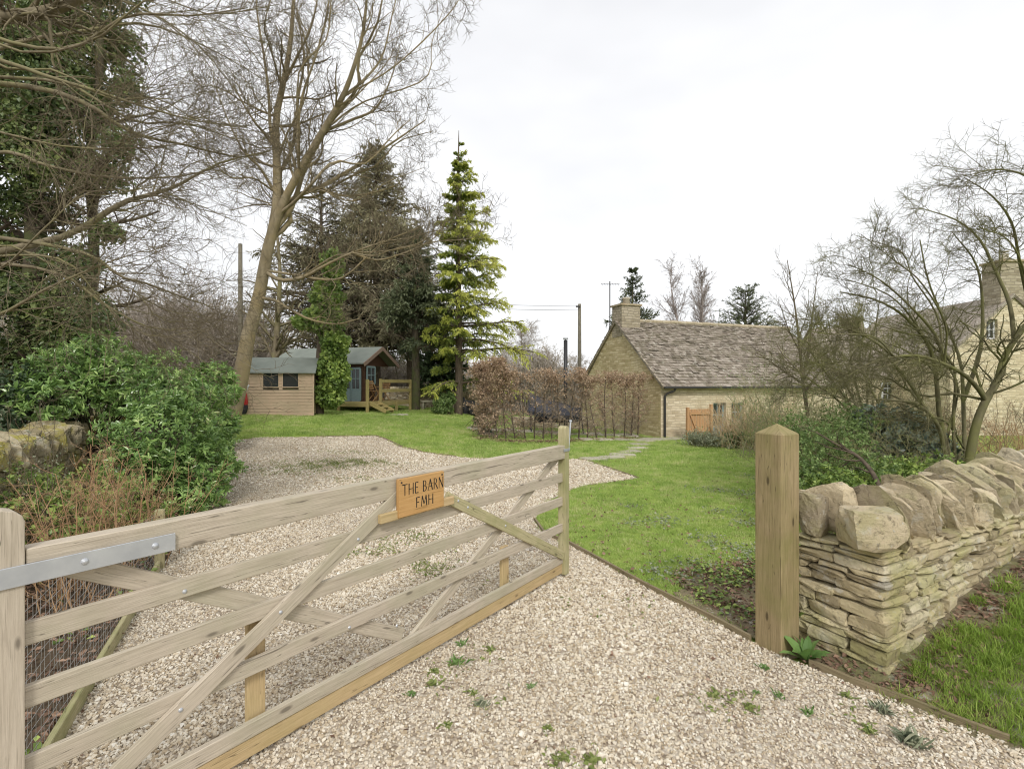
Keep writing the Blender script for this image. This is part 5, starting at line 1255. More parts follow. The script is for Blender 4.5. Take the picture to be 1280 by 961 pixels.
mb = MB(); mb.tube([c+UZ*.5, c+UZ*.53], [.32, .32], 16); mb.build('tabletop', M['wicker'], t_); mb = MB(); mb.tube([c, c+UZ*.5], [.12, .05], 8); mb.build('leg', M['black_iron'], t_)

# stepping stones
for i, (px_, py_) in enumerate(PATHPX[0:]):
    q = G(px_, py_); lab = ['mossy stepping stone beside the pointed tip of gravel, first of the line', 'second stepping stone in the lawn from the gravel tip', 'third stepping stone in the lawn from the gravel tip', 'fourth stepping stone in the lawn, at the bend of the line', 'fourth stepping stone in the lawn from the cottage path', 'third stepping stone in the lawn from the cottage path', 'second stepping stone in the lawn from the cottage path', 'last stepping stone, touching the cottage path'][i]
    tagpaving('stepping_stone', q, .62, .40, .07, rng.uniform(-.1, .25), lab, 'stepping stone', 'stepping stones across the lawn')
# flat stones by the verge
tagpaving('flat_stone', G(1160, 866), .20, .13, .05, .6, 'small flat mossy stone lying in the soil beside the wall foot', 'stone', None, 'mossy_stone')

# ================================================================== VEGETATION
def tree_obj(name, label, cat, base, trunk_parts, branch_parts, twig_parts, mats, group=None):
    t_ = thing(name, label, cat, base, group)
    for nm, parts, m_ in (('trunk', trunk_parts, mats[0]), ('branches', branch_parts, mats[1]), ('twigs', twig_parts, mats[2])):
        parts = [p for p in parts if len(p[0])]
        if parts:
            V, Q, r_ = cat_tubes(parts); mk(nm, V, [Q], m_, t_, r_, smooth=True)
    return t_
def vary(L, idx, n, amp, ad, k0=2):
    out = []
    for i in idx:
        pts, r0, r1 = L[i]
        for _ in range(n):
            o_ = rng.normal(0, amp, 3)*[1, 1, 0]; dd = rng.normal(0, ad); m_ = len(pts)
            out.append(([(a+o_[0]*min(1, j/k0)+rng.normal(0, 7), b_+o_[1]*min(1, j/k0)+rng.normal(0, 7), c+dd*min(1, j/k0)) if j else (a, b_, c) for j, (a, b_, c) in enumerate(pts)], r0*.6, r1*.7))
    return out
def sub(b, i): return (b[0][i], b[1][i])

# ---- the leaning pale tree by the shed
TY = 14.0
Lm = [([(284, 550, TY), (298, 487, TY), (306, 444, TY), (312, 412, TY), (323, 374, TY), (334, 315, TY), (341, 288, TY), (344, 268, TY)], .225, .115),
      ([(340, 292, TY), (346, 255, TY), (346, 200, TY), (345, 150, TY), (354, 105, TY), (363, 55, TY), (367, 0, TY), (370, -70, TY)], .19, .04),
      ([(341, 290, TY), (352, 258, TY-.1), (374, 215, TY-.3), (403, 165, TY-.5), (428, 122, TY-.7), (442, 85, TY-.9), (454, 40, TY-1), (460, -20, TY-1.2)], .175, .035),
      ([(346, 270, TY), (370, 246, TY+.2), (400, 234, TY+.3), (435, 214, TY+.5), (470, 192, TY+.6), (500, 172, TY+.7), (532, 150, TY+.8)], .11, .02),
      ([(330, 338, TY), (350, 350, TY-.2), (378, 347, TY-.5), (404, 333, TY-.7), (440, 316, TY-.9), (485, 300, TY-1), (530, 282, TY-1.1)], .085, .015),
      ([(325, 372, TY), (345, 376, TY-.3), (366, 389, TY-.6), (390, 400, TY-.8), (420, 405, TY-1), (450, 398, TY-1.1)], .055, .015),
      ([(346, 205, TY), (338, 160, TY-.2), (336, 120, TY-.4), (330, 70, TY-.6), (322, 20, TY-.7), (318, -40, TY-.8)], .07, .02),
      ([(343, 240, TY), (325, 210, TY-.3), (305, 190, TY-.6), (285, 150, TY-.8), (270, 110, TY-1)], .06, .015),
      ([(352, 110, TY), (372, 70, TY-.4), (390, 30, TY-.6), (402, -30, TY-.8)], .06, .02),
      ([(374, 215, TY-.3), (372, 170, TY-.5), (378, 120, TY-.6), (395, 70, TY-.8), (408, 20, TY-1), (415, -30, TY-1)], .06, .018),
      ([(403, 165, TY-.5), (440, 150, TY-.2), (470, 135, TY), (490, 95, TY+.2), (500, 55, TY+.3)], .06, .012),
      ([(428, 122, TY-.7), (455, 100, TY-.5), (478, 70, TY-.4), (490, 20, TY-.3), (500, -20, TY)], .05, .014),
      ([(400, 234, TY+.3), (430, 245, TY+.5), (470, 240, TY+.6), (505, 228, TY+.8)], .05, .012),
      ([(440, 316, TY-.9), (470, 325, TY-1), (500, 318, TY-1.2), (540, 300, TY-1.4), (562, 270, TY-1.5)], .045, .01)]
Lm += vary(Lm, [2, 3, 3, 4, 4, 9, 10, 10, 11, 12, 12, 13, 13], 1, 28, .7)+vary(Lm, [1, 6, 7, 8], 1, 30, .7)
b = limbs_px(Lm, 16); b[1][1:] *= .74; lr_ = ramify(sub(b, slice(1, None)), [dict(k=13, lf=.34, ang=46, w=.19, n=7, trop=(.0, 0, .05), s=5, rf=.42, lmin=.7, lmax=2.0, t0=.22),
        dict(k=9, lf=.5, ang=48, w=.2, n=5, trop=(0, 0, .04), s=3, rf=.55, lmin=.45, rmin=.005), dict(k=4, lf=.5, ang=45, w=.22, n=4, trop=(0, 0, .03), s=3, lmin=.22, rmin=.0040)])
tree_obj('bare_tree', 'tall bare tree with pale leaning trunk beside the small shed', 'tree', tuple(GX(298, TY)), [(b[0][:1], b[1][:1], 14)], [(b[0][1:], b[1][1:], 8), lr_[0]], lr_[1:], (M['bark_pale'], M['bark_pale'], M['twig']))

# ---- the big bare tree off the frame whose limbs sweep in from the side
QY = 6.0
Lm = [([(-330, 560, QY), (-325, 300, QY), (-315, 100, QY), (-300, -200, QY)], .28, .2),
      ([(-318, 160, QY), (-180, 70, QY), (-60, 30, QY), (30, 20, QY-.2), (80, 8, QY-.3), (130, -18, QY-.4)], .13, .05),
      ([(-318, 140, QY), (-150, 100, QY-.4), (-20, 103, QY-.6), (60, 113, QY-.8), (112, 132, QY-.8), (150, 158, QY-.7), (185, 172, QY-.6), (235, 182, QY-.5), (300, 197, QY-.4), (345, 186, QY-.3)], .06, .008),
      ([(-315, 120, QY), (-120, 50, QY-.8), (0, 76, QY-1), (60, 96, QY-1.1), (120, 114, QY-1.2), (175, 132, QY-1.2), (240, 150, QY-1.2), (300, 160, QY-1)], .045, .005),
      ([(-320, 330, QY), (-120, 340, QY+.4), (10, 312, QY+.6), (90, 292, QY+.8), (150, 255, QY+.9), (190, 243, QY+1), (222, 232, QY+1), (272, 205, QY+1.1), (330, 190, QY+1.2)], .10, .012),
      ([(-320, 260, QY), (-140, 210, QY-.3), (0, 190, QY-.5), (55, 206, QY-.6), (130, 221, QY-.6), (230, 220, QY-.5), (310, 196, QY-.4)], .045, .006),
      ([(-320, 300, QY), (-100, 290, QY), (20, 300, QY-.1), (110, 318, QY-.1), (150, 345, QY), (185, 355, QY+.1), (230, 372, QY+.2), (270, 385, QY+.3)], .05, .008),
      ([(-320, 330, QY), (-120, 340, QY-.6), (0, 330, QY-.8), (80, 345, QY-.7), (130, 380, QY-.6), (190, 410, QY-.5), (250, 410, QY-.4)], .04, .006),
      ([(-318, 60, QY), (-150, 0, QY-.4), (0, 50, QY-.7), (90, 60, QY-.9), (160, 20, QY-1), (240, 20, QY-1), (310, 10, QY-1)], .045, .006),
      ([(-318, 200, QY), (-150, 130, QY+.4), (0, 60, QY+.8), (100, 40, QY+1), (180, 30, QY+1.2), (260, 60, QY+1.4), (330, 100, QY+1.4)], .06, .006),
      ([(-318, 100, QY), (-150, 0, QY+.6), (0, -30, QY+.9), (150, 0, QY+1), (240, 50, QY+1), (300, 120, QY+1)], .05, .006),
      ([(-318, 380, QY), (-150, 420, QY-1), (-20, 400, QY-1.4), (60, 360, QY-1.5), (130, 330, QY-1.4), (190, 310, QY-1.3)], .035, .005)]
Lm += vary(Lm, [2, 3, 5, 6, 7, 7, 8, 10, 11], 1, 36, .8, 3)
b = limbs_px(Lm, 18); b[1][2:] *= .62; b[1][1] *= .8
lr_ = ramify(sub(b, slice(1, None)), [dict(k=20, lf=.26, ang=44, w=.19, n=7, trop=(.05, 0, -.015), s=5, rf=.36, lmin=.6, lmax=1.6, t0=.42, rmin=.0032),
        dict(k=8, lf=.45, ang=50, w=.22, n=5, trop=(.03, 0, -.02), s=3, rf=.5, lmin=.3, rmin=.0026), dict(k=3.4, lf=.5, ang=50, w=.22, n=4, trop=(.02, 0, -.02), s=3, lmin=.14, rmin=.0019)])
tree_obj('bare_tree', 'large bare tree whose long drooping limbs sweep in beside the ivy-clad tree', 'tree', (W(-330, 0, QY)[0], QY, .3), [(b[0][:1], b[1][:1], 12)], [(b[0][1:], b[1][1:], 8), lr_[0]], lr_[1:], (M['bark_grey'], M['bark_grey'], M['twig']))

# ---- twig hanging into the top of the view from a branch overhead
Lm = [([(470, -160, 5.0), (530, -70, 5.0), (552, -30, 5.0), (566, -6, 5.0)], .02, .008), ([(545, -40, 5.0), (546, 0, 5), (548, 30, 5), (547, 52, 5), (554, 68, 5), (563, 74, 5)], .0045, .0015),
      ([(566, -8, 5), (582, 4, 5), (580, 20, 5), (571, 36, 5), (573, 46, 5)], .0045, .0012), ([(574, -20, 5), (579, 2, 5), (578, 14, 5)], .004, .0015), ([(550, -20, 5), (562, 0, 5), (568, 18, 5), (566, 24, 5)], .003, .001)]
b = limbs_px(Lm, 10); l1 = ramify(sub(b, slice(1, None)), [dict(k=7, lf=.2, ang=45, w=.25, n=4, trop=(0, 0, -.15), s=3, lmin=.05, rmin=.0012)])
bo = limbs_px([([(300, -700, 4.2), (360, -420, 4.5), (420, -250, 4.8), (480, -150, 5.0)], .06, .02)], 10)
t_ = thing('overhead_branch', 'thin dangling twig hanging into the white sky above the cedar', 'branch', tuple(W(480, -150, 5)))
V, Q, r_ = cat_tubes([(b[0], b[1], 5), (bo[0], bo[1], 6)]+l1); mk('twigs', V, [Q], M['twig'], t_, r_, smooth=True)

# ---- bare garden tree right of the wall (several mossy stems)
AY = 7.2
Lm = [([(1208, 600, AY), (1214, 560, AY), (1222, 525, AY), (1234, 497, AY), (1246, 478, AY), (1254, 450, AY), (1268, 425, AY), (1290, 400, AY), (1330, 360, AY)], .080, .035),
      ([(1232, 500, AY), (1222, 485, AY-.1), (1205, 468, AY-.3), (1180, 455, AY-.5), (1150, 445, AY-.7), (1118, 446, AY-.8), (1085, 455, AY-.9), (1060, 470, AY-1)], .045, .010),
      ([(1192, 600, AY+.1), (1180, 560, AY+.1), (1174, 535, AY), (1160, 515, AY-.1), (1140, 503, AY-.3), (1110, 500, AY-.5), (1080, 498, AY-.6)], .045, .010),
      ([(1212, 600, AY+.3), (1206, 560, AY+.4), (1204, 500, AY+.5), (1200, 450, AY+.6), (1180, 400, AY+.6), (1160, 350, AY+.5), (1150, 300, AY+.4)], .045, .010),
      ([(1196, 600, AY+.2), (1176, 530, AY+.2), (1170, 470, AY+.1), (1160, 430, AY), (1130, 395, AY-.2), (1095, 375, AY-.3), (1050, 365, AY-.4)], .05, .01),
      ([(1268, 425, AY), (1262, 380, AY+.1), (1245, 340, AY+.2), (1225, 300, AY+.2), (1195, 275, AY+.2), (1150, 260, AY+.1)], .04, .008),
      ([(1204, 500, AY+.5), (1225, 440, AY+.6), (1228, 380, AY+.6), (1220, 330, AY+.5), (1190, 290, AY+.3)], .045, .008),
      ([(1180, 455, AY-.5), (1170, 420, AY-.6), (1140, 385, AY-.7), (1100, 350, AY-.7), (1060, 330, AY-.7)], .03, .006),
      ([(1118, 446, AY-.8), (1090, 425, AY-.9), (1055, 410, AY-.9), (1020, 405, AY-.9)], .022, .006),
      ([(1160, 515, AY-.1), (1130, 470, AY), (1100, 440, AY+.1), (1060, 425, AY+.2), (1010, 430, AY+.2)], .03, .006),
      ([(1290, 400, AY), (1275, 330, AY-.5), (1265, 280, AY-.8), (1240, 245, AY-1), (1205, 222, AY-1.1)], .03, .006),
      ([(1330, 360, AY), (1320, 270, AY-.8), (1290, 225, AY-1.2), (1250, 212, AY-1.4), (1215, 218, AY-1.4)], .03, .006),
      ([(1290, 400, AY), (1280, 340, AY-.9), (1260, 300, AY-1.2), (1225, 285, AY-1.3)], .02, .006)]
Lm += vary(Lm, [1, 2, 4, 4, 7, 7, 8, 8, 9, 9], 1, 30, .5)
b = limbs_px(Lm, 16); b[1][:] *= .76
lr_ = ramify(b, [dict(k=15, lf=.32, ang=50, w=.2, n=7, trop=(-.03, 0, .0), s=5, rf=.4, lmin=.4, lmax=1.05, t0=.3, rmin=.0038),
        dict(k=11, lf=.45, ang=50, w=.2, n=5, trop=(-.02, 0, .01), s=3, rf=.5, lmin=.22, rmin=.0028), dict(k=5, lf=.5, ang=48, w=.2, n=3, trop=(0, 0, .02), s=3, lmin=.10, rmin=.0018)])
tree_obj('bare_garden_tree', 'spreading bare garden tree with several mossy stems behind the dry stone wall', 'tree', tuple(GX(1208, AY)), [(b[0][[0, 2, 3, 4]], b[1][[0, 2, 3, 4]], 10)], [(b[0][[1]+list(range(5, len(b[0])))], b[1][[1]+list(range(5, len(b[0])))], 7), lr_[0]], lr_[1:], (M['twig_green'], M['twig_green'], M['twig_green']))

# ---- fan of bare branches between the cottage and the garden tree
FY_ = 9.4
Lm = [([(1068+i*6, 575, FY_), (1065+i*5, 520, FY_), (x0, y0, FY_+rng.uniform(-.3, .3)), (x1, y1, FY_+rng.uniform(-.8, .8)), (x2, y2, FY_+rng.uniform(-1, 1))], .034, .007) for i, (x0, y0, x1, y1, x2, y2) in
      enumerate([(1020, 480, 980, 455, 945, 445), (1035, 470, 1005, 430, 980, 410), (1050, 465, 1035, 420, 1020, 390), (1065, 460, 1062, 410, 1052, 375), (1085, 460, 1095, 405, 1100, 370), (1100, 465, 1130, 410, 1145, 380), (1110, 470, 1150, 435, 1180, 415), (1030, 490, 995, 480, 960, 485), (1075, 455, 1080, 415, 1075, 385)])]
b = limbs_px(Lm, 14); b[1][:] *= .8; lr_ = ramify(b, [dict(k=13, lf=.32, ang=48, w=.2, n=6, trop=(0, 0, -.01), s=4, lmin=.4, lmax=1.1, rmin=.005, t0=.25), dict(k=9, lf=.45, ang=50, w=.2, n=4, s=3, rmin=.0036, lmin=.22), dict(k=4, lf=.5, ang=50, w=.2, n=3, s=3, rmin=.0028, lmin=.1)])
tree_obj('bare_garden_tree', 'low fan-shaped bare tree tangled in front of the far cottage end', 'tree', tuple(GX(1085, FY_)), [(b[0][:5], b[1][:5], 7)], [(b[0][5:], b[1][5:], 7), lr_[0]], lr_[1:], (M['twig_green'], M['twig_pale'], M['twig_pale']))

# ---- slim upright tree with whippy shoots beside the cottage roof
UY = 9.5
Lm = [([(1010, 520, UY), (1004, 480, UY), (1000, 440, UY), (996, 400, UY), (990, 360, UY), (984, 325, UY)], .035, .006), ([(1003, 470, UY), (1012, 430, UY), (1016, 390, UY), (1022, 340, UY)], .02, .005),
      ([(1000, 440, UY), (985, 410, UY), (975, 380, UY-.2)], .014, .004), ([(1004, 480, UY), (975, 460, UY-.2), (945, 440, UY-.4)], .02, .004), ([(1006, 490, UY), (1040, 440, UY), (1050, 400, UY)], .02, .005)]
b = limbs_px(Lm, 12); lr_ = ramify(b, [dict(k=13, lf=.35, ang=38, w=.1, n=5, trop=(0, 0, .08), s=4, lmin=.3, rmin=.004), dict(k=6, lf=.45, ang=42, w=.12, n=4, trop=(0, 0, .07), s=3, lmin=.12, rmin=.0028), dict(k=3, lf=.5, ang=45, w=.1, n=2, s=3, lmin=.05, rmin=.0024)])
tree_obj('bare_sapling', 'slim upright bare sapling against the far end of the cottage roof', 'tree', tuple(GX(1010, UY)), [(b[0][:1], b[1][:1], 8)], [(b[0][1:], b[1][1:], 6), lr_[0]], lr_[1:], (M['twig'], M['twig'], M['twig']))

# ---- generic bare tree
def bare_tree(name, label, base, h, r0, spread, mats, levels, stems=1, lean=(0, 0), group=None, fork=.35, sspr=.12):
    base = np.array(base, float); P0 = np.repeat(base[None], stems, 0)+rng.normal(0, .02*stems, (stems, 3))*[1, 1, 0]
    D0 = np.tile(np.array([lean[0], lean[1], 1.]), (stems, 1))+rng.normal(0, sspr if stems > 1 else .02, (stems, 3))
    b = grow(P0, D0, np.full(stems, h)*rng.uniform(.85, 1, stems), np.full(stems, r0), 12, .06, (0, 0, .05), .12)
    lv = ramify(b, levels); 
    return tree_obj(name, label, 'tree', tuple(base), [(b[0], b[1], 8)], lv[:1], lv[1:], mats, group)
LV = [dict(k=26, lf=.42, ang=42, w=.12, n=7, trop=(0, 0, .05), s=4, t0=.25, sh=.6, rf=.5), dict(k=11, lf=.4, ang=42, w=.14, n=5, trop=(0, 0, .04), s=3, rmin=.008), dict(k=6, lf=.45, ang=42, w=.15, n=4, s=3, rmin=.006, lmin=.5)]
p = GX(876, 34); bare_tree('birch', 'slender bare birch rising behind the cottage roof', p, 10.8, .11, 2, (M['birch'], M['birch'], M['birch']), [dict(k=60, lf=.25, ang=32, w=.08, n=7, trop=(0, 0, .05), s=4, t0=.2, sh=.6, rf=.45, rmin=.010), dict(k=11, lf=.4, ang=34, w=.12, n=5, trop=(0, 0, .0), s=3, rmin=.008), dict(k=6, lf=.5, ang=36, w=.1, n=3, s=3, rmin=.006)], stems=3, sspr=.07, group='trees behind the cottage')
p = GX(838, 36); bare_tree('birch', 'low spreading pale bare tree just behind the cottage ridge', p, 6.5, .09, 2, (M['birch'], M['birch'], M['birch']), [dict(k=20, lf=.5, ang=45, w=.1, n=6, trop=(0, 0, .05), s=4, rmin=.012), dict(k=8, lf=.4, ang=40, w=.1, n=4, s=3, rmin=.008)], stems=2, group='trees behind the cottage')

# ---- conifers
def conifer(name, label, base, h, rad, mats, leafm, nb=90, z0=.12, prof=.8, up=.0, droop=-.03, leafL=.16, leafW=.04, k2=14, nleaf=7, trunk_r=.15, lean=(0, 0), group=None, flat_=.25, lf2=.42, ljit=.5, dlast=0, cat='conifer', asym=None, inner=None, whorl=0, wsig=.16):
    base = np.array(base, float); n_ = 14; tz = np.linspace(0, 1, n_)
    tp = base+np.stack([lean[0]*tz*h+.03*np.sin(tz*7)*1, lean[1]*tz*h, tz*h], 1); tr = trunk_r*(1-tz)**.8+.012
    u = rng.random(nb)**.9
    if whorl: u = (np.floor(u*whorl)+.5+rng.normal(0, wsig, nb))/whorl; u = np.where(u > .9, rng.uniform(.8, .985, nb), u)
    u = z0+(1-z0-.01)*np.sort(u); f = u*(n_-1); i = np.minimum(f.astype(int), n_-2); P = tp[i]+(tp[i+1]-tp[i])*(f-i)[:, None]
    az = np.arange(nb)*2.4+rng.normal(0, .3, nb); t = (u-z0)/(1-z0); L = rad*np.maximum(1-t, .05)**prof*rng.uniform(.6, 1.12, nb)
    if asym is not None: L = L*(1+asym*np.cos(az))
    D = np.stack([np.cos(az), np.sin(az), np.full(nb, up)+.35*t], 1)
    b1 = grow(P, D, L, np.maximum(.018*L+.006, .008), 8, .05, (0, 0, droop), .25)
    c2 = sprout(b1[0], b1[1], k2, 50, 12, lf2, .3, .6, .12, 1, L=L, shrink=.55, flat=flat_, rmin=.004); b2 = grow(c2[0], c2[1], c2[2], c2[3], 4, .06, (0, 0, droop*.8+dlast), .3)
    t_ = thing(name, label, cat, tuple(base), group)
    V, Q, r_ = cat_tubes([(tp[None], tr[None], 10)]); mk('trunk', V, [Q], mats, t_, r_, smooth=True)
    V, Q, r_ = cat_tubes([(b1[0], b1[1], 4), (b2[0], b2[1], 3)]); mk('branches', V, [Q], mats, t_, r_)
    sets = []
    for (pts, per, tt) in ((b2[0], nleaf, .0), (b1[0], nleaf*2, .25)):
        B, m_, _ = pts.shape; N = B*per; idx = np.repeat(np.arange(B), per); q = tt+(1-tt)*rng.random(N); ff = q*(m_-1); j = np.minimum(ff.astype(int), m_-2)
        pos = pts[idx, j]+(pts[idx, j+1]-pts[idx, j])*(ff-j)[:, None]; T = nrm(pts[idx, j+1]-pts[idx, j])
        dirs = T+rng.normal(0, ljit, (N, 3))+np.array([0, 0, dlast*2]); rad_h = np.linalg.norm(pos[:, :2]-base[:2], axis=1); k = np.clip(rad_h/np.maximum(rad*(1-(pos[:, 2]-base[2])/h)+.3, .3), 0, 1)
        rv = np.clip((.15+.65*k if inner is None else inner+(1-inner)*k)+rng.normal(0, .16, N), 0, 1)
        tk = np.clip((1-(pos[:, 2]-base[2])/h)*2.6, .30, 1)
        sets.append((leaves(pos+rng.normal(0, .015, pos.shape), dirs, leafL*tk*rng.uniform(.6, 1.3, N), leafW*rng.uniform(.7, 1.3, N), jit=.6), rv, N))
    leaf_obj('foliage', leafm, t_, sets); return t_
# golden cedar
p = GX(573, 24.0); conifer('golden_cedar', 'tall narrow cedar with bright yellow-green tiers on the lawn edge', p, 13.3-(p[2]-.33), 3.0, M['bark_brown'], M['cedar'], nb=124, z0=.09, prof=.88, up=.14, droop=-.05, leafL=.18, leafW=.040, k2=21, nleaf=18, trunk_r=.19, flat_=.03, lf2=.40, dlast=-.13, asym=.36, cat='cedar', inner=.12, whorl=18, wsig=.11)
# tall olive-brown conifers behind the cabin
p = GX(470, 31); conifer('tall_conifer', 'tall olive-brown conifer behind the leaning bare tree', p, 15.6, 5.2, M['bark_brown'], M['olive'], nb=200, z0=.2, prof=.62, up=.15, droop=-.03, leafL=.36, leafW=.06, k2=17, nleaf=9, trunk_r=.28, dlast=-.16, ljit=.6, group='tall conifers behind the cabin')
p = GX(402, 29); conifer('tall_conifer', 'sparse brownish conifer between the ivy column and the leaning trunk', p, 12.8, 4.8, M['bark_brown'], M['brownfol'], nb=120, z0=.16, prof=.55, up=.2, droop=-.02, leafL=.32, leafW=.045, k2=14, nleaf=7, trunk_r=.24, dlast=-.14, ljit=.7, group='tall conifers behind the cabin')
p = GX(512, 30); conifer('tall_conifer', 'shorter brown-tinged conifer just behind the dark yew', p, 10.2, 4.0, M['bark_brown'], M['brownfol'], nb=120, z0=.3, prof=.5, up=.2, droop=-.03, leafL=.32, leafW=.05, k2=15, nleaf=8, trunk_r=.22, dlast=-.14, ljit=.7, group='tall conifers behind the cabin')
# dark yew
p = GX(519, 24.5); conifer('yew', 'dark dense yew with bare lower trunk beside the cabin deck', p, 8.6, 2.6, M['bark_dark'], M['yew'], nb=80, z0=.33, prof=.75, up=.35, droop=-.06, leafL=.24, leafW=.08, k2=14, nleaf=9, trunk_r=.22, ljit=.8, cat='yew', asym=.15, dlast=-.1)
p = GX(549, 26.5); conifer('yew', 'low dark evergreen clump hanging behind the cedar trunk', p, 4.3, 1.5, M['bark_dark'], M['dark_leaf'], nb=55, z0=.22, prof=.3, up=.3, droop=-.06, leafL=.22, leafW=.09, k2=14, nleaf=11, trunk_r=.1, ljit=.8, cat='yew')
# conifers behind the cottage
p = GX(791, 33); conifer('tall_conifer', 'dark pointed conifer behind the cottage chimney', p, 9.35, 2.3, M['bark_dark'], M['yew'], nb=100, z0=.25, prof=.62, up=.35, droop=-.03, leafL=.28, leafW=.05, k2=11, nleaf=8, trunk_r=.18, group='trees behind the cottage')
p = GX(932, 34); conifer('tall_conifer', 'rounded dark conifer behind the far end of the cottage ridge', p, 8.1, 3.0, M['bark_dark'], M['yew'], nb=100, z0=.3, prof=.42, up=.45, droop=-.02, leafL=.32, leafW=.05, k2=11, nleaf=7, trunk_r=.2, group='trees behind the cottage')

# ---- leafy masses
def ell_points(ells, n, shell=.45):
    vol = np.array([e[3]*e[4]*e[5] for e in ells])**.67; k = rng.choice(len(ells), n, p=vol/vol.sum()); d = nrm(rng.normal(0, 1, (n, 3)))
    r = (1-shell*rng.random(n)**1.6)[:, None]; E = np.array(ells); wob = 1+.10*np.sin(d[:, :1]*5+k[:, None])+.10*np.sin(d[:, 2:]*7+k[:, None]*2)
    return E[k, :3]+d*r*E[k, 3:6]*wob, d
def bush(name, label, cat, base, ells, n, leafm, L, Wd, rosette=7, stem=None, nst=14, tmpl=LEAF4, shell=.45, rad_=.7, group=None, stemr=.012, mixm=None):
    """leafy shrub: rosettes of leaves on shoots in and over a few lobes; stems from the base"""
    t_ = thing(name, label, cat, tuple(base), group)
    nc = n//rosette; C_, D_ = ell_points(ells, nc, shell); gz = H(C_[:, 0], C_[:, 1]); keep = C_[:, 2] > gz+.02; C_, D_ = C_[keep], D_[keep]
    out = nrm(D_*.7+np.array([0, 0, .55])+rng.normal(0, .35, D_.shape))
    sets = []
    N = len(C_)*rosette; Cr = np.repeat(C_, rosette, 0); Or = np.repeat(out, rosette, 0); rv = rng.normal(0, 1, (N, 3)); pp = nrm(rv-Or*(rv*Or).sum(1, keepdims=True))
    dirs = pp*rad_+Or*rng.uniform(.1, .8, (N, 1)); pos = Cr-Or*rng.uniform(0, L*.9, (N, 1)); tone = np.repeat(rng.random(len(C_)), rosette)
    rv = np.clip(.55*tone+.45*rng.random(N)+rng.normal(0, .05, N), 0, 1)
    sets.append((leaves(pos, dirs, L*rng.uniform(.65, 1.2, N), Wd*rng.uniform(.7, 1.2, N), tmpl, Or, .35), rv, N))
    leaf_obj('foliage', leafm, t_, sets)
    if nst:
        base = np.array(base, float); tgt = C_[rng.choice(len(C_), nst*6)]; st_ = base+rng.normal(0, .12, (len(tgt), 3))*[1.5, 1.5, 0]; d = tgt-st_; Ls = np.linalg.norm(d, axis=1)
        q = np.linspace(0, 1, 7)[None, :, None]; mid = st_[:, None]*(1-q)+tgt[:, None]*q+np.sin(q*math.pi)*np.array([0, 0, .12])*Ls[:, None, None]+rng.normal(0, .012, (len(tgt), 7, 3))
        rr = stemr*np.linspace(1, .3, 7)[None]*np.ones((len(tgt), 1)); V, Q, r_ = cat_tubes([(mid, rr, 4)]); mk('stems', V, [Q], stem or M['bark_dark'], t_, r_)
    return t_
def E_(px, py, Y, rx, rz, ry=None): p_ = W(px, py, Y); return (p_[0], p_[1], p_[2], rx, ry or rx, rz)
# laurels along the drive
bush('laurel_bush', 'glossy green laurel bush spilling onto the gravel beside the bare canes', 'laurel', GX(205, 7.0),
     [E_(205, 545, 7.2, .75, .62), E_(255, 585, 7.4, .55, .40), E_(170, 590, 6.6, .5, .42), E_(225, 500, 8.0, .7, .4), E_(262, 553, 8.6, .42, .32), E_(120, 640, 5.6, .28, .18), E_(235, 620, 6.9, .5, .22), E_(185, 470, 8, .35, .2)], 17000, M['laurel'], .085, .034, 8, tmpl=LEAF8, group='laurels along the drive')
bush('laurel_bush', 'pale tipped rhododendron standing before the leaning trunk', 'shrub', GX(240, 11.5), [E_(262, 475, 11.5, .6, .40), E_(282, 530, 11.0, .32, .3), E_(235, 500, 11.8, .7, .45), E_(276, 492, 11.2, .36, .3)], 7000, M['laurel'], .13, .045, 8, tmpl=LEAF8, group='laurels along the drive')
bush('laurel_bush', 'tall glossy laurel rising behind the mossy wall', 'laurel', GX(120, 8.6), [E_(120, 455, 8.6, .75, .5), E_(150, 480, 8.4, .55, .45), E_(75, 480, 8.2, .6, .5), E_(175, 500, 8.8, .5, .4), E_(200, 465, 9.5, .5, .4), E_(60, 500, 7.6, .5, .35)], 11500, M['laurel'], .105, .042, 8, tmpl=LEAF8, group='laurels along the drive')
# ivy-clad tree
t_ = thing('ivy_clad_tree', 'tall tree smothered in dark ivy behind the mossy wall', 'tree', tuple(GX(60, 9.3)))
b = limbs_px([([(30, 560, 9.3), (35, 430, 9.3), (45, 300, 9.3), (40, 150, 9.3), (60, 0, 9.3), (60, -160, 9.3)], .2, .1), ([(110, 560, 9.6), (105, 440, 9.6), (118, 320, 9.6), (112, 200, 9.5), (125, 80, 9.5), (118, -120, 9.5)], .11, .05), ([(40, 300, 9.3), (90, 240, 9), (140, 190, 9)], .07, .03), ([(-60, 560, 9), (-50, 300, 9), (-40, 0, 9), (-40, -160, 9)], .16, .1)], 14)
V, Q, r_ = cat_tubes([(b[0], b[1], 9)]); mk('trunk', V, [Q], M['bark_dark'], t_, r_, smooth=True)
l2 = ramify(b, [dict(k=24, lf=.16, ang=65, w=.12, n=5, s=4, lmin=.7, lmax=1.3, t0=.1, rmin=.008), dict(k=7, lf=.5, ang=50, w=.15, n=4, s=3, lmin=.3, rmin=.004)]); V, Q, r_ = cat_tubes(l2); mk('branches', V, [Q], M['bark_brown'], t_, r_)
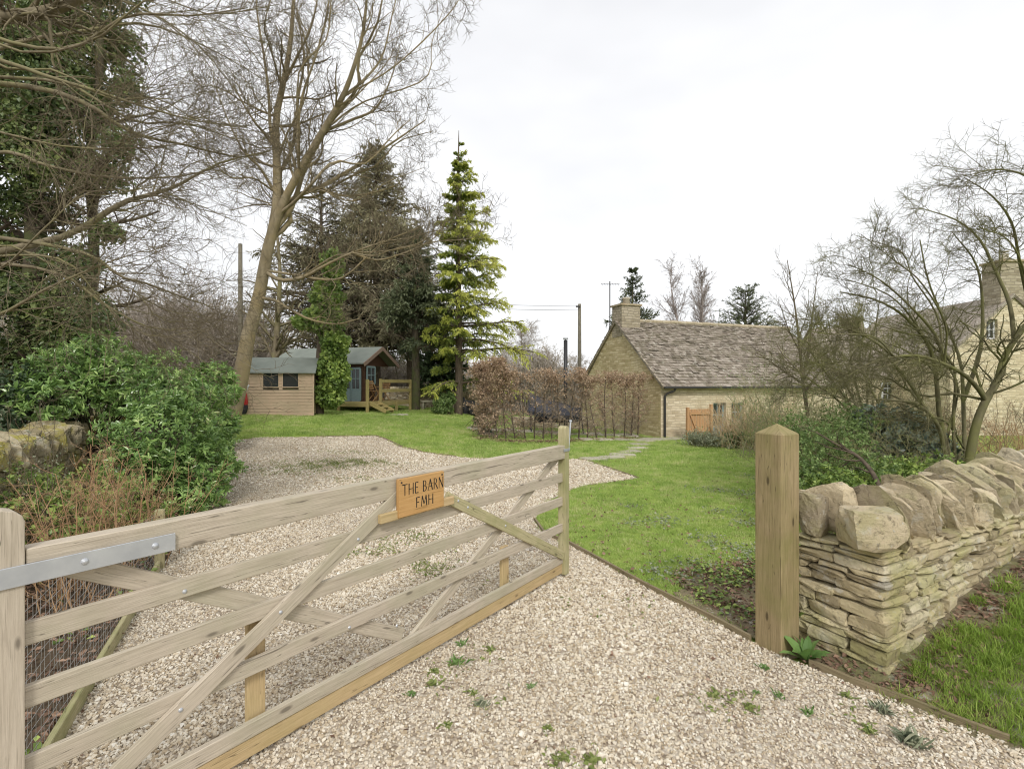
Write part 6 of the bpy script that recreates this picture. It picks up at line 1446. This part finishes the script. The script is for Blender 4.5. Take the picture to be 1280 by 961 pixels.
ells = [E_(x_, y_, 9.4+rng.uniform(-.5, .6), rx, rz) for x_, y_, rx, rz in
        [(40, 60, .9, .8), (100, 30, .75, .6), (110, 120, .62, .55), (30, 170, .85, .6), (150, 180, .3, .3), (120, 215, .55, .4), (45, 260, .6, .45), (85, 330, .5, .4), (130, 290, .32, .22), (40, 380, .8, .5), (100, 400, .6, .5), (25, 450, .7, .6), (150, 60, .4, .5), (30, -40, .9, .7), (130, -40, .8, .6), (-40, 100, .9, .9), (-40, 300, .8, 1), (160, 110, .25, .3), (-20, 470, .6, .8), (70, 130, .8, .7), (55, 210, .7, .6), (10, 320, .5, .5), (80, 430, .7, .4)]]
C_, D_ = ell_points(ells, 74000, .85); N = len(C_)
keep = (np.sin(C_[:, 0]*4.1+1)*np.sin(C_[:, 2]*3.7)+.6*np.sin(C_[:, 0]*9+C_[:, 2]*8)+rng.normal(0, .35, N)) > -.95; C_, D_ = C_[keep], D_[keep]; N = len(C_)
leaf_obj('ivy', M['ivy'], t_, [(leaves(C_, D_*.5+rng.normal(0, .7, C_.shape)+[0, 0, -.2], .085*rng.uniform(.6, 1.2, N), .07*rng.uniform(.6, 1.2, N), LEAF4, D_, .5), np.clip(.5*rng.random(N)+.35*(np.sin(C_[:, 0]*3)*np.sin(C_[:, 2]*2.6)*.5+.5)+rng.normal(0, .08, N), 0, 1), N)])
# bright ivy column by the shed
p = GX(402, 18.8); t_ = thing('ivy_column_tree', 'upright tree wrapped in bright green ivy between shed and cabin', 'tree', tuple(p))
b = limbs_px([([(398, 521, 18.8), (399, 470, 18.8), (403, 400, 18.8), (408, 330, 18.8), (412, 300, 18.8)], .2, .05)], 12); V, Q, r_ = cat_tubes([(b[0], b[1], 9)]); mk('trunk', V, [Q], M['bark_brown'], t_, r_, smooth=True)
ells = [E_(x_, y_, 18.7, rx, rz, .6) for x_, y_, rx, rz in [(416, 330, .35, .5), (410, 370, .55, .6), (404, 400, .72, .5), (418, 430, .45, .6), (416, 460, .50, .6), (413, 492, .45, .5), (384, 402, .4, .25), (425, 470, .28, .5)]]
C_, D_ = ell_points(ells, 11000, .5); N = len(C_); leaf_obj('ivy', M['ivy_bright'], t_, [(leaves(C_, D_*.6+rng.normal(0, .6, C_.shape)+[0, 0, -.2], .15*rng.uniform(.6, 1.2, N), .12*rng.uniform(.6, 1.2, N), LEAF4, D_, .5), np.clip(.6*rng.random(N)+.35*(np.sin(C_[:, 0]*7+C_[:, 2]*6)*.5+.5), 0, 1), N)])
# small bare multi-stem tree behind the shed
p = GX(342, 20.3); b = limbs_px([([(342, 500, 20.3), (344, 450, 20.3), (347, 400, 20.3), (350, 340, 20.3), (345, 280, 20.3)], .16, .04), ([(343, 450, 20.3), (360, 428, 20.1), (382, 421, 20)], .08, .03), ([(342, 446, 20.3), (330, 425, 20.2), (318, 408, 20.1)], .06, .025)], 10)
lr_ = ramify(b, [dict(k=16, lf=.35, ang=50, w=.12, n=6, s=4, lmin=.8, lmax=1.8), dict(k=8, lf=.45, ang=45, w=.15, n=4, s=3, rmin=.005)])
tree_obj('bare_tree', 'small pale-limbed bare tree directly behind the shed roof', 'tree', tuple(p), [(b[0], b[1], 9)], lr_[:1], lr_[1:], (M['bark_grey'], M['bark_grey'], M['twig']))
# round bush on the lawn, little dark bush by the hedge
bush('round_bush', 'rounded glossy evergreen bush growing against the cedar trunk', 'bush', GX(556, 22.8), [E_(556, 504, 22.8, .46, .42), E_(551, 511, 22.6, .38, .3), E_(562, 498, 22.8, .3, .3)], 3600, M['shrub_green'], .11, .06, 6)
bush('small_shrub', 'tiny dark green shrub on the lawn before the beech hedge', 'shrub', GX(597, 18.5), [E_(597, 525, 18.5, .16, .14)], 500, M['shrub_green'], .09, .05, 5, nst=4)
bush('small_shrub', 'low pale-flowered hellebore clump at the open end of the hedge', 'shrub', GX(609, 17.2), [E_(609, 541, 17.0, .25, .10)], 600, M['bluegreen'], .10, .05, 5, nst=4)

# ---- beech hedge: every tree on its own
def beech(p0, h, label, dense=1., thick=.10, low=.18, first=False):
    p0 = np.array(p0, float); t_ = thing('beech_tree', label, 'beech', tuple(p0), 'young beeches of the clipped hedge')
    b = grow(p0[None]-[[0, 0, .03]], np.array([[rng.normal(0, .05), rng.normal(0, .05), 1.]]), np.array([h*.94]), np.array([.026*rng.uniform(.8, 1.25)]), 9, .05, (0, 0, .1), .35)
    lv = ramify(b, [dict(k=42*dense, lf=.22, ang=58, w=.2, n=5, s=4, t0=.03, sh=.0, rf=.4, lmin=.34, rmin=.005, trop=(0, 0, .05)), dict(k=9, lf=.5, ang=50, w=.2, n=4, s=3, rmin=.0034, lmin=.18)])
    V, Q, r_ = cat_tubes([(b[0], b[1], 6)]); mk('trunk', V, [Q], M['bark_brown'], t_, r_, smooth=True)
    V, Q, r_ = cat_tubes(lv); V[:, 2] = np.minimum(V[:, 2], p0[2]+h+rng.normal(0, .02)); mk('twigs', V, [Q], M['beech_twig'], t_, r_)
    pts = lv[1][0].reshape(-1, 3); z = (pts[:, 2]-p0[2])/h; pk = np.clip((z-low)*1.6, .08, 1)*np.where(z > .82, 1.15, .45)*dense; pts = pts[(rng.random(len(pts)) < pk*.55) & (z < 1.02)]
    pts = np.repeat(pts, 2, 0)+rng.normal(0, .025, (len(pts)*2, 3)); N = len(pts); leaf_obj('leaves', M['beech'], t_, [(leaves(pts, rng.normal(0, 1, (N, 3))+[0, 0, -.5], rng.uniform(.045, .085, N), rng.uniform(.03, .055, N), jit=1.), None, N)])
    return t_
HB = [(606+.0, 545), (612, 547), (622, 549), (633, 550), (644, 549)]
nm_ = ['first', 'second', 'third', 'fourth', 'fifth', 'sixth', 'seventh', 'eighth', 'ninth', 'tenth', 'eleventh', 'twelfth', 'thirteenth', 'fourteenth', 'fifteenth', 'sixteenth']
for i, (a_, b_) in enumerate(HB):
    q = G(a_, b_); beech(q, 2.35+(.05*i if i < 3 else -.1*(i-2)), nm_[i].capitalize()+' beech from the open lawn end, in the dense leafy corner of the hedge', 1.7 if i < 3 else 1.1, low=-.1 if i < 3 else .1)
for i, px_ in enumerate([657, 668, 679, 690, 701, 712, 723, 734, 746, 757, 768, 780, 789, 797]):
    yb = np.interp(px_, [650, 720, 800], [549.5, 549, 545.5]); q = G(px_, yb); beech(q, np.interp(px_, [650, 700, 800], [2.15, 2.3, 2.25]), nm_[13-i].capitalize()+' thin beech counting from the cottage end of the sparse clipped hedge', .85 if i < 3 else 1., low=.18 if i > 6 else .42)
# leaf litter strip below the hedge
x, y = [], []
Pq = np.array([tuple(G(a_, b_))[:2] for a_, b_ in [(602, 548), (620, 551), (650, 552.5), (700, 552), (760, 549.5), (800, 547)]])
N = 5200; s_ = rng.random(N)*(len(Pq)-1); i = s_.astype(int); q = Pq[i]+(Pq[i+1]-Pq[i])*(s_-i)[:, None]+rng.normal(0, .17, (N, 2))
litV = leaves(np.column_stack([q, H(q[:, 0], q[:, 1])+rng.uniform(.0, .03, N)]), rng.normal(0, 1, (N, 3))*[1, 1, .25], rng.uniform(.04, .08, N), rng.uniform(.03, .05, N), jit=.4)
tag(leaf_obj('hedge_leaf_litter', M['litter'], None, [(litV, None, N)]), 'brown fallen beech leaves lying along the foot of the hedge', kind='stuff')

# ---- fallen leaves and ivy carpet near the post, under the gate, on the verge
def litter(name, P2, mat, L, label, zj=.02, jit=.5, lift=.25, Wr=.65):
    N = len(P2); sets = [(leaves(np.column_stack([P2, H(P2[:, 0], P2[:, 1])+.004+rng.uniform(0, zj, N)]), rng.normal(0, 1, (N, 3))*[1, 1, lift], L*rng.uniform(.6, 1.3, N), L*Wr*rng.uniform(.6, 1.3, N), jit=jit), None, N)]
    return tag(leaf_obj(name, mat, None, sets), label, kind='stuff')
def in_poly_pts(pl, n, jit=.08):
    pl = np.array(pl); lo, hi = pl.min(0), pl.max(0); x = rng.uniform(lo[0]-.2, hi[0]+.2, n); y = rng.uniform(lo[1]-.2, hi[1]+.2, n); k = inpoly(x, y, pl) & ~inpoly(x, y); return np.stack([x, y], 1)[k]+0*jit
q = in_poly_pts(LIT, 9500); q = q[(np.sin(q[:, 0]*9)*np.sin(q[:, 1]*8)+rng.normal(0, .6, len(q))) > -.3]; litter('leaf_litter', q, M['litter'], .042, 'brown leaf litter on the lawn corner beside the square gatepost')
q = in_poly_pts(LIT, 5200); q = q[(np.sin(q[:, 0]*6+2)*np.sin(q[:, 1]*7+1)+rng.normal(0, .5, len(q))) > 0]; litter('ground_ivy', q, M['ivy_bright'], .045, 'low green ivy leaves growing through the leaf litter by the gatepost', .05, .7)
# scattered pale-leaved patches in the lawn
patches = [(892, 613, .55, .12), (940, 618, .4, .15), (832, 652, .30, .14), (790, 634, .2, .08), (905, 683, .35, .12), (880, 672, .3, .05), (795, 655, .16, .08), (940, 690, .3, .1), (925, 700, .25, .1), (870, 706, .35, .12), (815, 712, .2, .08), (845, 722, .3, .1), (905, 640, .3, .1), (930, 655, .25, .1), (950, 600, .3, .3)]
Q_ = []
for px_, py_, rx, ry in patches:
    c = G(px_, py_); n_ = int(520*rx*ry*4)+20; Q_.append(np.array([c[0], c[1]])+rng.normal(0, 1, (n_, 2))*[rx*.5, ry*1.1])
litter('lawn_weeds', np.concatenate(Q_), M['greyplant'], .036, 'patches of grey-green creeping weeds in the lawn', .035, .6)
c = [(rng.uniform(690, 950), rng.uniform(575, 740)) for _ in range(620)]; Q_ = np.array([tuple(G(a_, b_))[:2] for a_, b_ in c]); Q_ = Q_[~inpoly(Q_[:, 0], Q_[:, 1])]; litter('scattered_leaves', Q_, M['litter'], .045, 'single dead leaves and daisies scattered over the lawn', .03)
# bed behind the netting
LB_ = np.array([(-1.25, .9), (-1.75, 1.5), (-3.2, 4.6), (-3.9, 6.2), (-4.6, 7), (-5.4, 6.2), (-4.2, 3.8), (-3.4, 2.2), (-2.6, .9)])
q = in_poly_pts(LB_, 16000); litter('leaf_litter', q, M['litter'], .045, 'thick brown leaf litter behind the wire netting', .05)
q = in_poly_pts(LB_, 9000); q = q[(np.sin(q[:, 0]*3)*np.sin(q[:, 1]*2.6)+rng.normal(0, .4, len(q))) > .05]; litter('ground_ivy', q, M['ivy_bright'], .055, 'trailing ivy creeping over the leaf litter behind the netting', .14, .7)
# verge leaves along the wall foot
a_ = np.concatenate([rng.uniform(-.15, 4, 2600), rng.uniform(-.40, .1, 900)]); b_ = np.concatenate([.06+np.abs(rng.normal(0, .15, 2600)), rng.uniform(-.35, .5, 900)]); P2 = WC+a_[:, None]*WD+b_[:, None]*WN; P2 = P2[~inpoly(P2[:, 0], P2[:, 1])]; litter('leaf_litter', P2, M['litter'], .035, 'curled dead leaves gathered along the foot of the dry stone wall', .03)
a_ = rng.uniform(-.1, 2.5, 700); b_ = rng.uniform(.1, 1.1, 700); P2 = WC+a_[:, None]*WD+b_[:, None]*WN; k = (np.sin(P2[:, 0]*7)*np.sin(P2[:, 1]*8) > .1) & ~inpoly(P2[:, 0], P2[:, 1]); litter('leaf_litter', P2[k], M['litter'], .038, 'reddish dead leaves lying in the rough verge grass', .05)
# leaves and bits on the gravel, mossy patches in it
Q_ = np.stack([rng.uniform(-4.5, 3, 1100), rng.uniform(1.7, 12, 1100)], 1); Q_ = Q_[inpoly(Q_[:, 0], Q_[:, 1])]; litter('gravel_leaves', Q_, M['litter'], .03, 'small dead leaves and bits lying on the gravel', .02)
mp = []
for px_, py_, rx, ry, dn in [(400, 583, 1.3, .35, 1), (440, 578, 1.2, .3, 1), (360, 590, .8, .3, .6), (500, 672, .45, .2, 1), (470, 690, .35, .15, 1), (530, 710, .35, .22, 1.2), (440, 690, .3, .15, .6), (455, 600, .9, .2, .5), (430, 566, 1, .2, .5), (385, 745, .2, .2, .4), (545, 690, .3, .2, .6), (575, 832, .22, .10, .7), (600, 880, .2, .08, .6), (905, 880, .25, .1, .6), (1100, 898, .25, .08, .7), (715, 950, .2, .06, .7), (640, 735, .3, .1, .4), (760, 760, .5, .2, .15)]:
    c = G(px_, py_); n_ = int(1500*rx*ry*4*dn); mp.append(np.array([c[0], c[1]])+rng.normal(0, .45, (n_, 2))*[rx, ry*1.6])
mp = np.concatenate(mp); mp = mp[inpoly(mp[:, 0], mp[:, 1])]; mp = mp[(np.sin(mp[:, 0]*11)*np.sin(mp[:, 1]*9)+rng.normal(0, .5, len(mp))) > -.1]
litter('gravel_moss', mp, M['moss'], .034, 'thin mossy weed growth greening patches of the gravel', .030, .9, .5, .45)
a_ = np.linspace(0, 1, 2500); q = np.array([DR[i] for i in range(len(DR))])
# edge growth where gravel meets the kick board of the gate
# ---- weeds in the gravel: individual tufts from three kinds
def weed(kind):
    if kind == 0: n_, L, Wd, mat, up = 26, .05, .012, M['weed'], .9
    elif kind == 1: n_, L, Wd, mat, up = 34, .035, .018, M['moss'], .6
    else: n_, L, Wd, mat, up = 40, .075, .014, M['greyplant'], 1.1
    t_ = thing('weed_tuft', '', 'weed', (0, 0, 0), 'weeds in the gravel')
    d = rng.normal(0, 1, (n_, 3))*[1, 1, .3]+[0, 0, up]; pos = rng.normal(0, .018, (n_, 3))*[1, 1, 0]
    leaf_obj('leaves', mat, t_, [(leaves(pos, d, L*rng.uniform(.6, 1.2, n_), Wd*rng.uniform(.7, 1.3, n_), LEAF8 if kind else LEAF4), None, n_)], local=True)
    V, Q = tubes(np.array([[(0, 0, -.01), (0, 0, .01), (.003, 0, .02)]]), np.full((1, 3), .003), 5); mk('stem', V, [Q], M['weed'], t_, local=True); return t_
kinds = [weed(0), weed(1), weed(2)]; used = [False]*3
WD_ = [(572, 831, 0, 1.15, 'largest grass tuft in the gravel just outside the lower gate rail'), (577, 807, 0, .8, 'small grass tuft nearest the bottom edge of the gate, midway along it'), (542, 857, 1, 1., 'flat green weed directly under the gate, lower of a close pair'), (542, 841, 1, .8, 'flat green weed directly under the gate, upper of a close pair'),
       (591, 868, 1, .7, 'small yellowish weed beside a thin twig on the gravel'), (603, 884, 2, .6, 'blue-green weed standing alone below the grass tufts'), (558, 909, 1, .7, 'faint weed in coarse gravel below the close pair'), (513, 871, 0, .6, 'tiny grass sprig close to the gate kick board'), (613, 814, 1, .8, 'low weed with brown stalks beyond the largest grass tuft'),
       (664, 860, 0, .55, 'pale sprig in the open middle of the gravel'), (699, 951, 1, .9, 'green weed cut by the bottom edge of the view, first of two'), (739, 955, 1, 1.1, 'brighter green weed cut by the bottom edge of the view, second of two'), (684, 913, 1, .7, 'faint mossy sprig in the coarse gravel near the bottom middle'),
       (892, 871, 1, .9, 'olive weed clump in the gravel in front of the gatepost'), (937, 887, 1, .9, 'yellow-green weed in the gravel below the gatepost'), (945, 869, 0, .5, 'upright sprig in the gravel just above the yellow-green weed'), (954, 837, 0, .7, 'small grass sprig touching the gatepost foot'), (1140, 932, 2, 1.05, 'grey-green spiky weed in the gravel near the verge edging'),
       (1101, 891, 2, .75, 'soft grey-green weed in the gravel below the wall corner'), (1058, 872, 1, .8, 'low weed against the verge edging board under the wall end'), (1085, 915, 1, .9, 'yellowish sprig between the two grey-green weeds'), (972, 872, 0, .7, 'thin sprig in the gravel midway between gatepost and grey-green weeds'), (1010, 893, 0, .7, 'thin grass sprig in the open gravel below the dock plant')]
for px_, py_, k_, s_, lb in WD_:
    q = G(px_, py_); o_ = kinds[k_] if not used[k_] else copy_tree(kinds[k_]); used[k_] = True; o_.location = (q[0], q[1], q[2]+.008); s_ *= 1.05; o_.scale = (s_, s_, s_); o_.rotation_euler = (0, 0, rng.uniform(0, 6.28)); o_['label'] = lb
# dock at the gatepost foot
q = np.array(G(1008, 826)); t_ = thing('dock_plant', 'broad-leaved green dock growing between gatepost and wall foot', 'plant', tuple(q))
t8 = (np.array([(0, 0, 0), (.2, -.2, .02), (.2, 0, 0), (.2, .2, .02), (.55, -.32, .05), (.55, 0, .02), (.55, .32, .05), (.85, -.2, 0), (.85, 0, -.02), (.85, .2, 0), (1.05, 0, -.12)]), [np.array([(0, 1, 2), (0, 2, 3), (7, 10, 8), (8, 10, 9)]), np.array([(1, 4, 5, 2), (2, 5, 6, 3), (4, 7, 8, 5), (5, 8, 9, 6)])])
n_ = 13; az = np.arange(n_)*2.4; d = np.stack([np.cos(az), np.sin(az), rng.uniform(.4, 1.7, n_)], 1)
leaf_obj('leaf_rosette', M['weed'], t_, [(leaves(q+np.zeros((n_, 3)), d, rng.uniform(.10, .20, n_), rng.uniform(.07, .12, n_), t8, jit=.25), rng.uniform(.0, .7, n_), n_)])
mb = MB()
for k_ in range(4): a_ = az[k_*2]; mb.tube([q-UZ*.01, q+np.array([math.cos(a_)*.02, math.sin(a_)*.02, .05])], [.005, .003], 5)
mb.build('stalk', M['weed'], t_)

# ---- orange-brown cane shrub behind the gate
def canes(name, label, base, n, h, spreadv, mat, spread0=.15, r=.004, k2=7, levels=2, trop=(0, 0, .02), leafm=None, nleafs=0, leafL=.04, twist=.09, cat='shrub'):
    base = np.array(base, float); P = base+rng.uniform(-1.35, 1.35, (n, 3))*spread0*[1, 1, 0]; P[:, 2] = H(P[:, 0], P[:, 1]); D = rng.normal(0, spreadv, (n, 3))*[1, 1, 0]+[0, 0, 1.]
    b = grow(P, D, h*rng.uniform(.55, 1.1, n), r*rng.uniform(.6, 1.3, n), 9, twist, trop, .4); lv = [dict(k=k2, lf=.4, ang=45, w=.14, n=5, s=4, t0=.2, rmin=.0018, lmin=.15), dict(k=5, lf=.45, ang=45, w=.15, n=4, s=3, rmin=.0013, lmin=.06)][:levels]
    l2 = ramify(b, lv); t_ = thing(name, label, cat, tuple(base)); V, Q, r_ = cat_tubes([(b[0], b[1], 5)]); mk('canes', V, [Q], mat, t_, r_, smooth=True)
    if l2: V, Q, r_ = cat_tubes(l2); mk('twigs', V, [Q], mat, t_, r_)
    if nleafs:
        src = np.concatenate([x_[0].reshape(-1, 3) for x_ in l2]); pts = src[rng.choice(len(src), nleafs)]+rng.normal(0, .01, (nleafs, 3)); leaf_obj('leaves', leafm, t_, [(leaves(pts, rng.normal(0, 1, (nleafs, 3)), leafL*rng.uniform(.6, 1.2, nleafs), leafL*.5*rng.uniform(.6, 1.2, nleafs), jit=1), None, nleafs)])
    return t_
canes('cane_shrub', 'tangle of bare orange-brown canes rising behind the heel of the gate', GX(85, 3.9), 42, 1.15, .34, M['cane'], .28, .0055, 6, leafm=M['litter'], nleafs=420, leafL=.03)
canes('cane_shrub', 'bare orange-brown canes in front of the glossy laurel', GX(165, 4.9), 30, 1.15, .30, M['cane'], .25, .005, 6, leafm=M['litter'], nleafs=300, leafL=.03)
canes('briar', 'thin pinkish briar stems with withered flower heads before the mossy wall', GX(40, 5.0), 26, 1.5, .35, M['twig'], .3, .004, 6, leafm=M['greyplant'], nleafs=500, leafL=.028)
bush('ivy_bush', 'low mass of dark ivy under the bare canes by the netting', 'ivy', GX(70, 4.9), [E_(60, 650, 4.6, .6, .25), E_(140, 670, 4.9, .45, .2), E_(20, 620, 5.2, .5, .35), E_(100, 620, 5.4, .6, .3), E_(170, 650, 5.4, .35, .2)], 5200, M['ivy_bright'], .05, .042, 5, nst=6)
bush('ivy_bush', 'dark ivy mass climbing over the back of the mossy wall', 'ivy', GX(10, 7.6), [E_(10, 500, 7.6, .6, .5), E_(-30, 540, 6.8, .5, .5), E_(60, 520, 8.2, .5, .3)], 5200, M['dark_leaf'], .065, .055, 5, nst=6)

# ---- planting behind the dry stone wall
def PXs(*a): return [E_(*q_) for q_ in a]
bush('garden_shrub', 'fine-leaved olive green shrub directly behind the gatepost', 'shrub', GX(1040, 6.2), PXs((1040, 560, 6.2, .45, .35), (1010, 590, 5.6, .3, .25), (1080, 585, 5.8, .4, .22), (1000, 545, 6.8, .4, .35), (1060, 530, 7, .4, .3)), 9500, M['shrub_green'], .042, .020, 6, stem=M['twig_green'], shell=.9, nst=20, stemr=.006)
bush('dark_leaved_shrub', 'bluish dark-leaved evergreen shrub beneath the bare garden tree', 'shrub', GX(1130, 8.2), PXs((1120, 545, 8.2, .55, .42), (1090, 530, 8.4, .35, .3), (1160, 565, 7.8, .4, .3), (1150, 540, 8.4, .3, .3)), 4600, M['bluegreen'], .10, .062, 6, tmpl=LEAF8, nst=10)
bush('garden_shrub', 'bright green low shrub spreading along the back of the wall', 'shrub', GX(1120, 6.4), PXs((1120, 590, 6.2, .5, .18), (1165, 585, 6.4, .4, .2), (1075, 605, 5.6, .35, .15), (1040, 600, 5.4, .3, .16)), 5200, M['ivy_bright'], .05, .028, 6, shell=.8, nst=8)
def thicket(name, label, px_, Y, n, h, sp, mat, s0=.5, r=.006, k2=8, lvls=2, twist=.12, lm=None, nl=0, L=.03, trop=(0, 0, .0)):
    return canes(name, label, GX(px_, Y), n, h, sp, mat, s0, r, k2, lvls, trop, lm, nl, L, twist)
thicket('twiggy_shrub', 'dense olive twiggy shrub between the cottage and the bare garden tree', 1030, 9.2, 75, 2.0, .34, M['twig_pale'], .62, .007, 12, lm=M['shrub_green'], nl=5000, L=.035, twist=.16, trop=(0, 0, -.05))
thicket('twiggy_shrub', 'arching pale green twigs over the bright low shrub', 1090, 7.6, 65, 1.6, .42, M['twig_pale'], .6, .006, 11, lm=M['moss'], nl=1800, L=.03, twist=.18, trop=(0, 0, -.08))
thicket('twiggy_shrub', 'tall greenish bare shrub against the far cottage end', 985, 12.5, 60, 2.1, .40, M['twig_pale'], .8, .009, 11, lm=M['shrub_green'], nl=3000, L=.04, twist=.14)
thicket('twiggy_shrub', 'brown hazy twig hedge behind the last coping stones', 1270, 8.5, 80, 1.25, .45, M['cane'], .9, .006, 9, lm=M['litter'], nl=800, L=.03, twist=.15)
thicket('twiggy_shrub', 'brown tangled twigs below the gabled house', 1200, 12.0, 70, 1.9, .4, M['twig'], 1.1, .008, 9, twist=.15, lm=M['litter'], nl=900, L=.04)
thicket('dry_grass_shrub', 'tall straw-coloured dry stems against the cottage window', 922, 15.2, 170, 1.5, .24, M['straw'], .45, .008, 6, lvls=1)
thicket('dry_grass_shrub', 'straw-coloured dry shrub by the far end of the cottage wall', 962, 14.4, 120, 1.5, .28, M['straw'], .5, .007, 8, twist=.14, lm=M['litter'], nl=900, L=.05)
thicket('lavender_clump', 'grey-green lavender mound before the picket gate', 885, 15.3, 120, .55, .55, M['greyplant_s'] if 'greyplant_s' in M else M['twig_green'], .35, .005, 5, lvls=1, lm=M['greyplant'], nl=3000, L=.06)
thicket('lavender_clump', 'lower lavender mound beside the terracotta pots', 870, 15.9, 60, .4, .5, M['twig_green'], .12, .005, 5, lvls=1, lm=M['greyplant'], nl=1200, L=.05)
bush('small_shrub', 'dark low evergreen at the bed edge beyond the lavender', 'shrub', GX(945, 14.6), PXs((945, 546, 14.6, .5, .22), (975, 545, 14.2, .4, .25)), 1800, M['dark_leaf'], .08, .05, 5, nst=5)
bush('small_shrub', 'bright green daffodil leaves beyond the lavender mound', 'shrub', GX(918, 15.0), PXs((916, 546, 15.0, .22, .14)), 500, M['weed'], .16, .02, 5, nst=3)
# fallen bough leaning over the wall
b = limbs_px([([(1102, 614, 5.2), (1090, 590, 5.4), (1072, 570, 5.6), (1045, 555, 5.8), (1020, 540, 6)], .028, .008)], 10); l2 = ramify(b, [dict(k=8, lf=.4, ang=45, w=.18, n=5, s=4, rmin=.003), dict(k=5, lf=.5, ang=45, w=.18, n=4, s=3)])
tree_obj('pruned_branch', 'reddish broken branch leaning out over the wall coping', 'branch', tuple(W(1102, 614, 5.2)), [(b[0], b[1], 7)], l2[:1], l2[1:], (M['bark_brown'], M['bark_brown'], M['twig_green']))

# ---- distance: hedgerow thickets and bare trees, haze put into their colours
PROT = []
for k_ in range(3):
    PROT.append(bare_tree('distant_tree', 'tmp', (0, 0, -.1), 9+k_, .16, 3, (M['haze_twig'], M['haze_twig'], M['haze_twig']), [dict(k=24, lf=.42, ang=44, w=.13, n=6, trop=(0, 0, .04), s=3, t0=.15, sh=.5, rf=.5, rmin=.03), dict(k=11, lf=.42, ang=42, w=.15, n=4, s=3, rmin=.018), dict(k=8, lf=.45, ang=42, w=.15, n=3, s=3, rmin=.012, lmin=.7)], stems=2, group='bare trees in the distance'))
FAR = [(150, 42, .75), (185, 46, .85), (215, 44, .7), (245, 48, .85), (270, 42, .62), (115, 40, .8), (80, 38, .9), (300, 50, .7), (40, 40, .9), (330, 46, .7), (640, 70, .75), (655, 62, .8), (672, 80, .75), (690, 88, .7), (715, 76, .55), (742, 82, .62), (620, 58, .5), (480, 60, .7), (590, 62, .5), (1000, 70, .9), (440, 64, .8), (1060, 60, .9), (1130, 64, .9)]
dsc = {150: 'tallest crown above the brown wood', 185: 'broad crown in the middle of the brown wood', 215: 'thin crown in the middle of the brown wood', 245: 'domed crown of the brown wood nearest the leaning trunk', 270: 'low crown tucked against the utility pole', 115: 'crown just behind the tall laurel', 80: 'crown hidden mostly by ivy', 300: 'crown directly behind the leaning trunk base', 40: 'crown beyond the dark ivy trunk', 330: 'crown seen over the shed roof',
       640: 'pale crown next to the cedar tips', 655: 'rounded pale crown over the leafy hedge corner', 672: 'small grey crown beyond the hedge', 690: 'tiny hazy crown beside the black flue', 715: 'tiny hazy crown between flue and utility pole', 742: 'tiny crown between utility pole and cottage gable', 620: 'low crown under the cedar boughs', 480: 'crown seen under the cabin gable', 590: 'low crown beside the cedar trunk', 1000: 'crown behind the slim sapling', 440: 'crown behind the cabin roof', 1060: 'crown over the low cottage range', 1130: 'crown behind the spreading garden tree'}
for i, (px_, Y, s_) in enumerate(FAR):
    o_ = PROT[i % 3] if i < 3 else copy_tree(PROT[i % 3]); q = GX(px_, Y); o_.location = tuple(q); o_.scale = (s_, s_, s_); o_.rotation_euler = (0, 0, rng.uniform(0, 6.28)); o_['label'] = 'distant bare tree, '+dsc[px_]
def hedgerow(name, x0, x1, Y, h, label, n=700, mat='twig', lm='litter', nl=6000, r=.012, L=.12):
    N = n; P = np.stack([rng.uniform(x0, x1, N), Y+rng.normal(0, .6, N), np.zeros(N)], 1); P[:, 2] = H(P[:, 0], P[:, 1]); D = rng.normal(0, .25, (N, 3))*[1, 1, 0]+[0, 0, 1]
    hh_ = h*(.75+.25*np.sin(P[:, 0]*.9)*np.sin(P[:, 0]*.37+1)); b = grow(P, D, hh_*rng.uniform(.6, 1.05, N), np.full(N, r*1.5), 6, .12, (0, 0, .02), .4)
    l2 = ramify(b, [dict(k=8, lf=.42, ang=42, w=.15, n=4, s=3, rmin=r, lmin=.4), dict(k=4, lf=.5, ang=42, w=.15, n=3, s=3, rmin=r*.7, lmin=.3)]); t_ = thing(name, label, 'hedge', (float((x0+x1)/2), Y, 0))
    V, Q, r_ = cat_tubes([(b[0], b[1], 4)]+l2); mk('stems', V, [Q], M[mat], t_, r_); pts = l2[1][0].reshape(-1, 3); pts = pts[rng.choice(len(pts), nl)]
    leaf_obj('leaves', M[lm], t_, [(leaves(pts, rng.normal(0, 1, (nl, 3)), L*rng.uniform(.6, 1.2, nl), L*.6, jit=1), None, nl)]); return t_
hedgerow('hedgerow', W(80, 0, 34)[0], W(330, 0, 34)[0], 34, 8.2, 'deep brown-grey thicket of wild hedge beyond the laurels', 800, 'haze_twig', 'haze_fol', 9000, .02, .16)
hedgerow('hedgerow', W(330, 0, 38)[0], W(600, 0, 38)[0], 38, 3.4, 'brown field hedge seen under the cabin gable and cedar', 1000, 'haze_twig', 'haze_fol', 16000, .016, .14)
hedgerow('hedgerow', W(600, 0, 34)[0], W(760, 0, 34)[0], 34, 3.9, 'tan field hedge behind the beech hedge and flue', 900, 'haze_twig', 'haze_fol', 12000, .016, .12)
hedgerow('hedgerow', W(-200, 0, 20)[0], W(90, 0, 20)[0], 20, 4.5, 'dense brown undergrowth deep behind the ivy-clad tree', 500, 'haze_twig', 'ivy', 9000)
hedgerow('hedgerow', W(1040, 0, 30)[0], W(1500, 0, 30)[0], 32, 3.0, 'brown hedge beyond the low cottage range', 500, 'haze_twig', 'haze_fol', 6000)
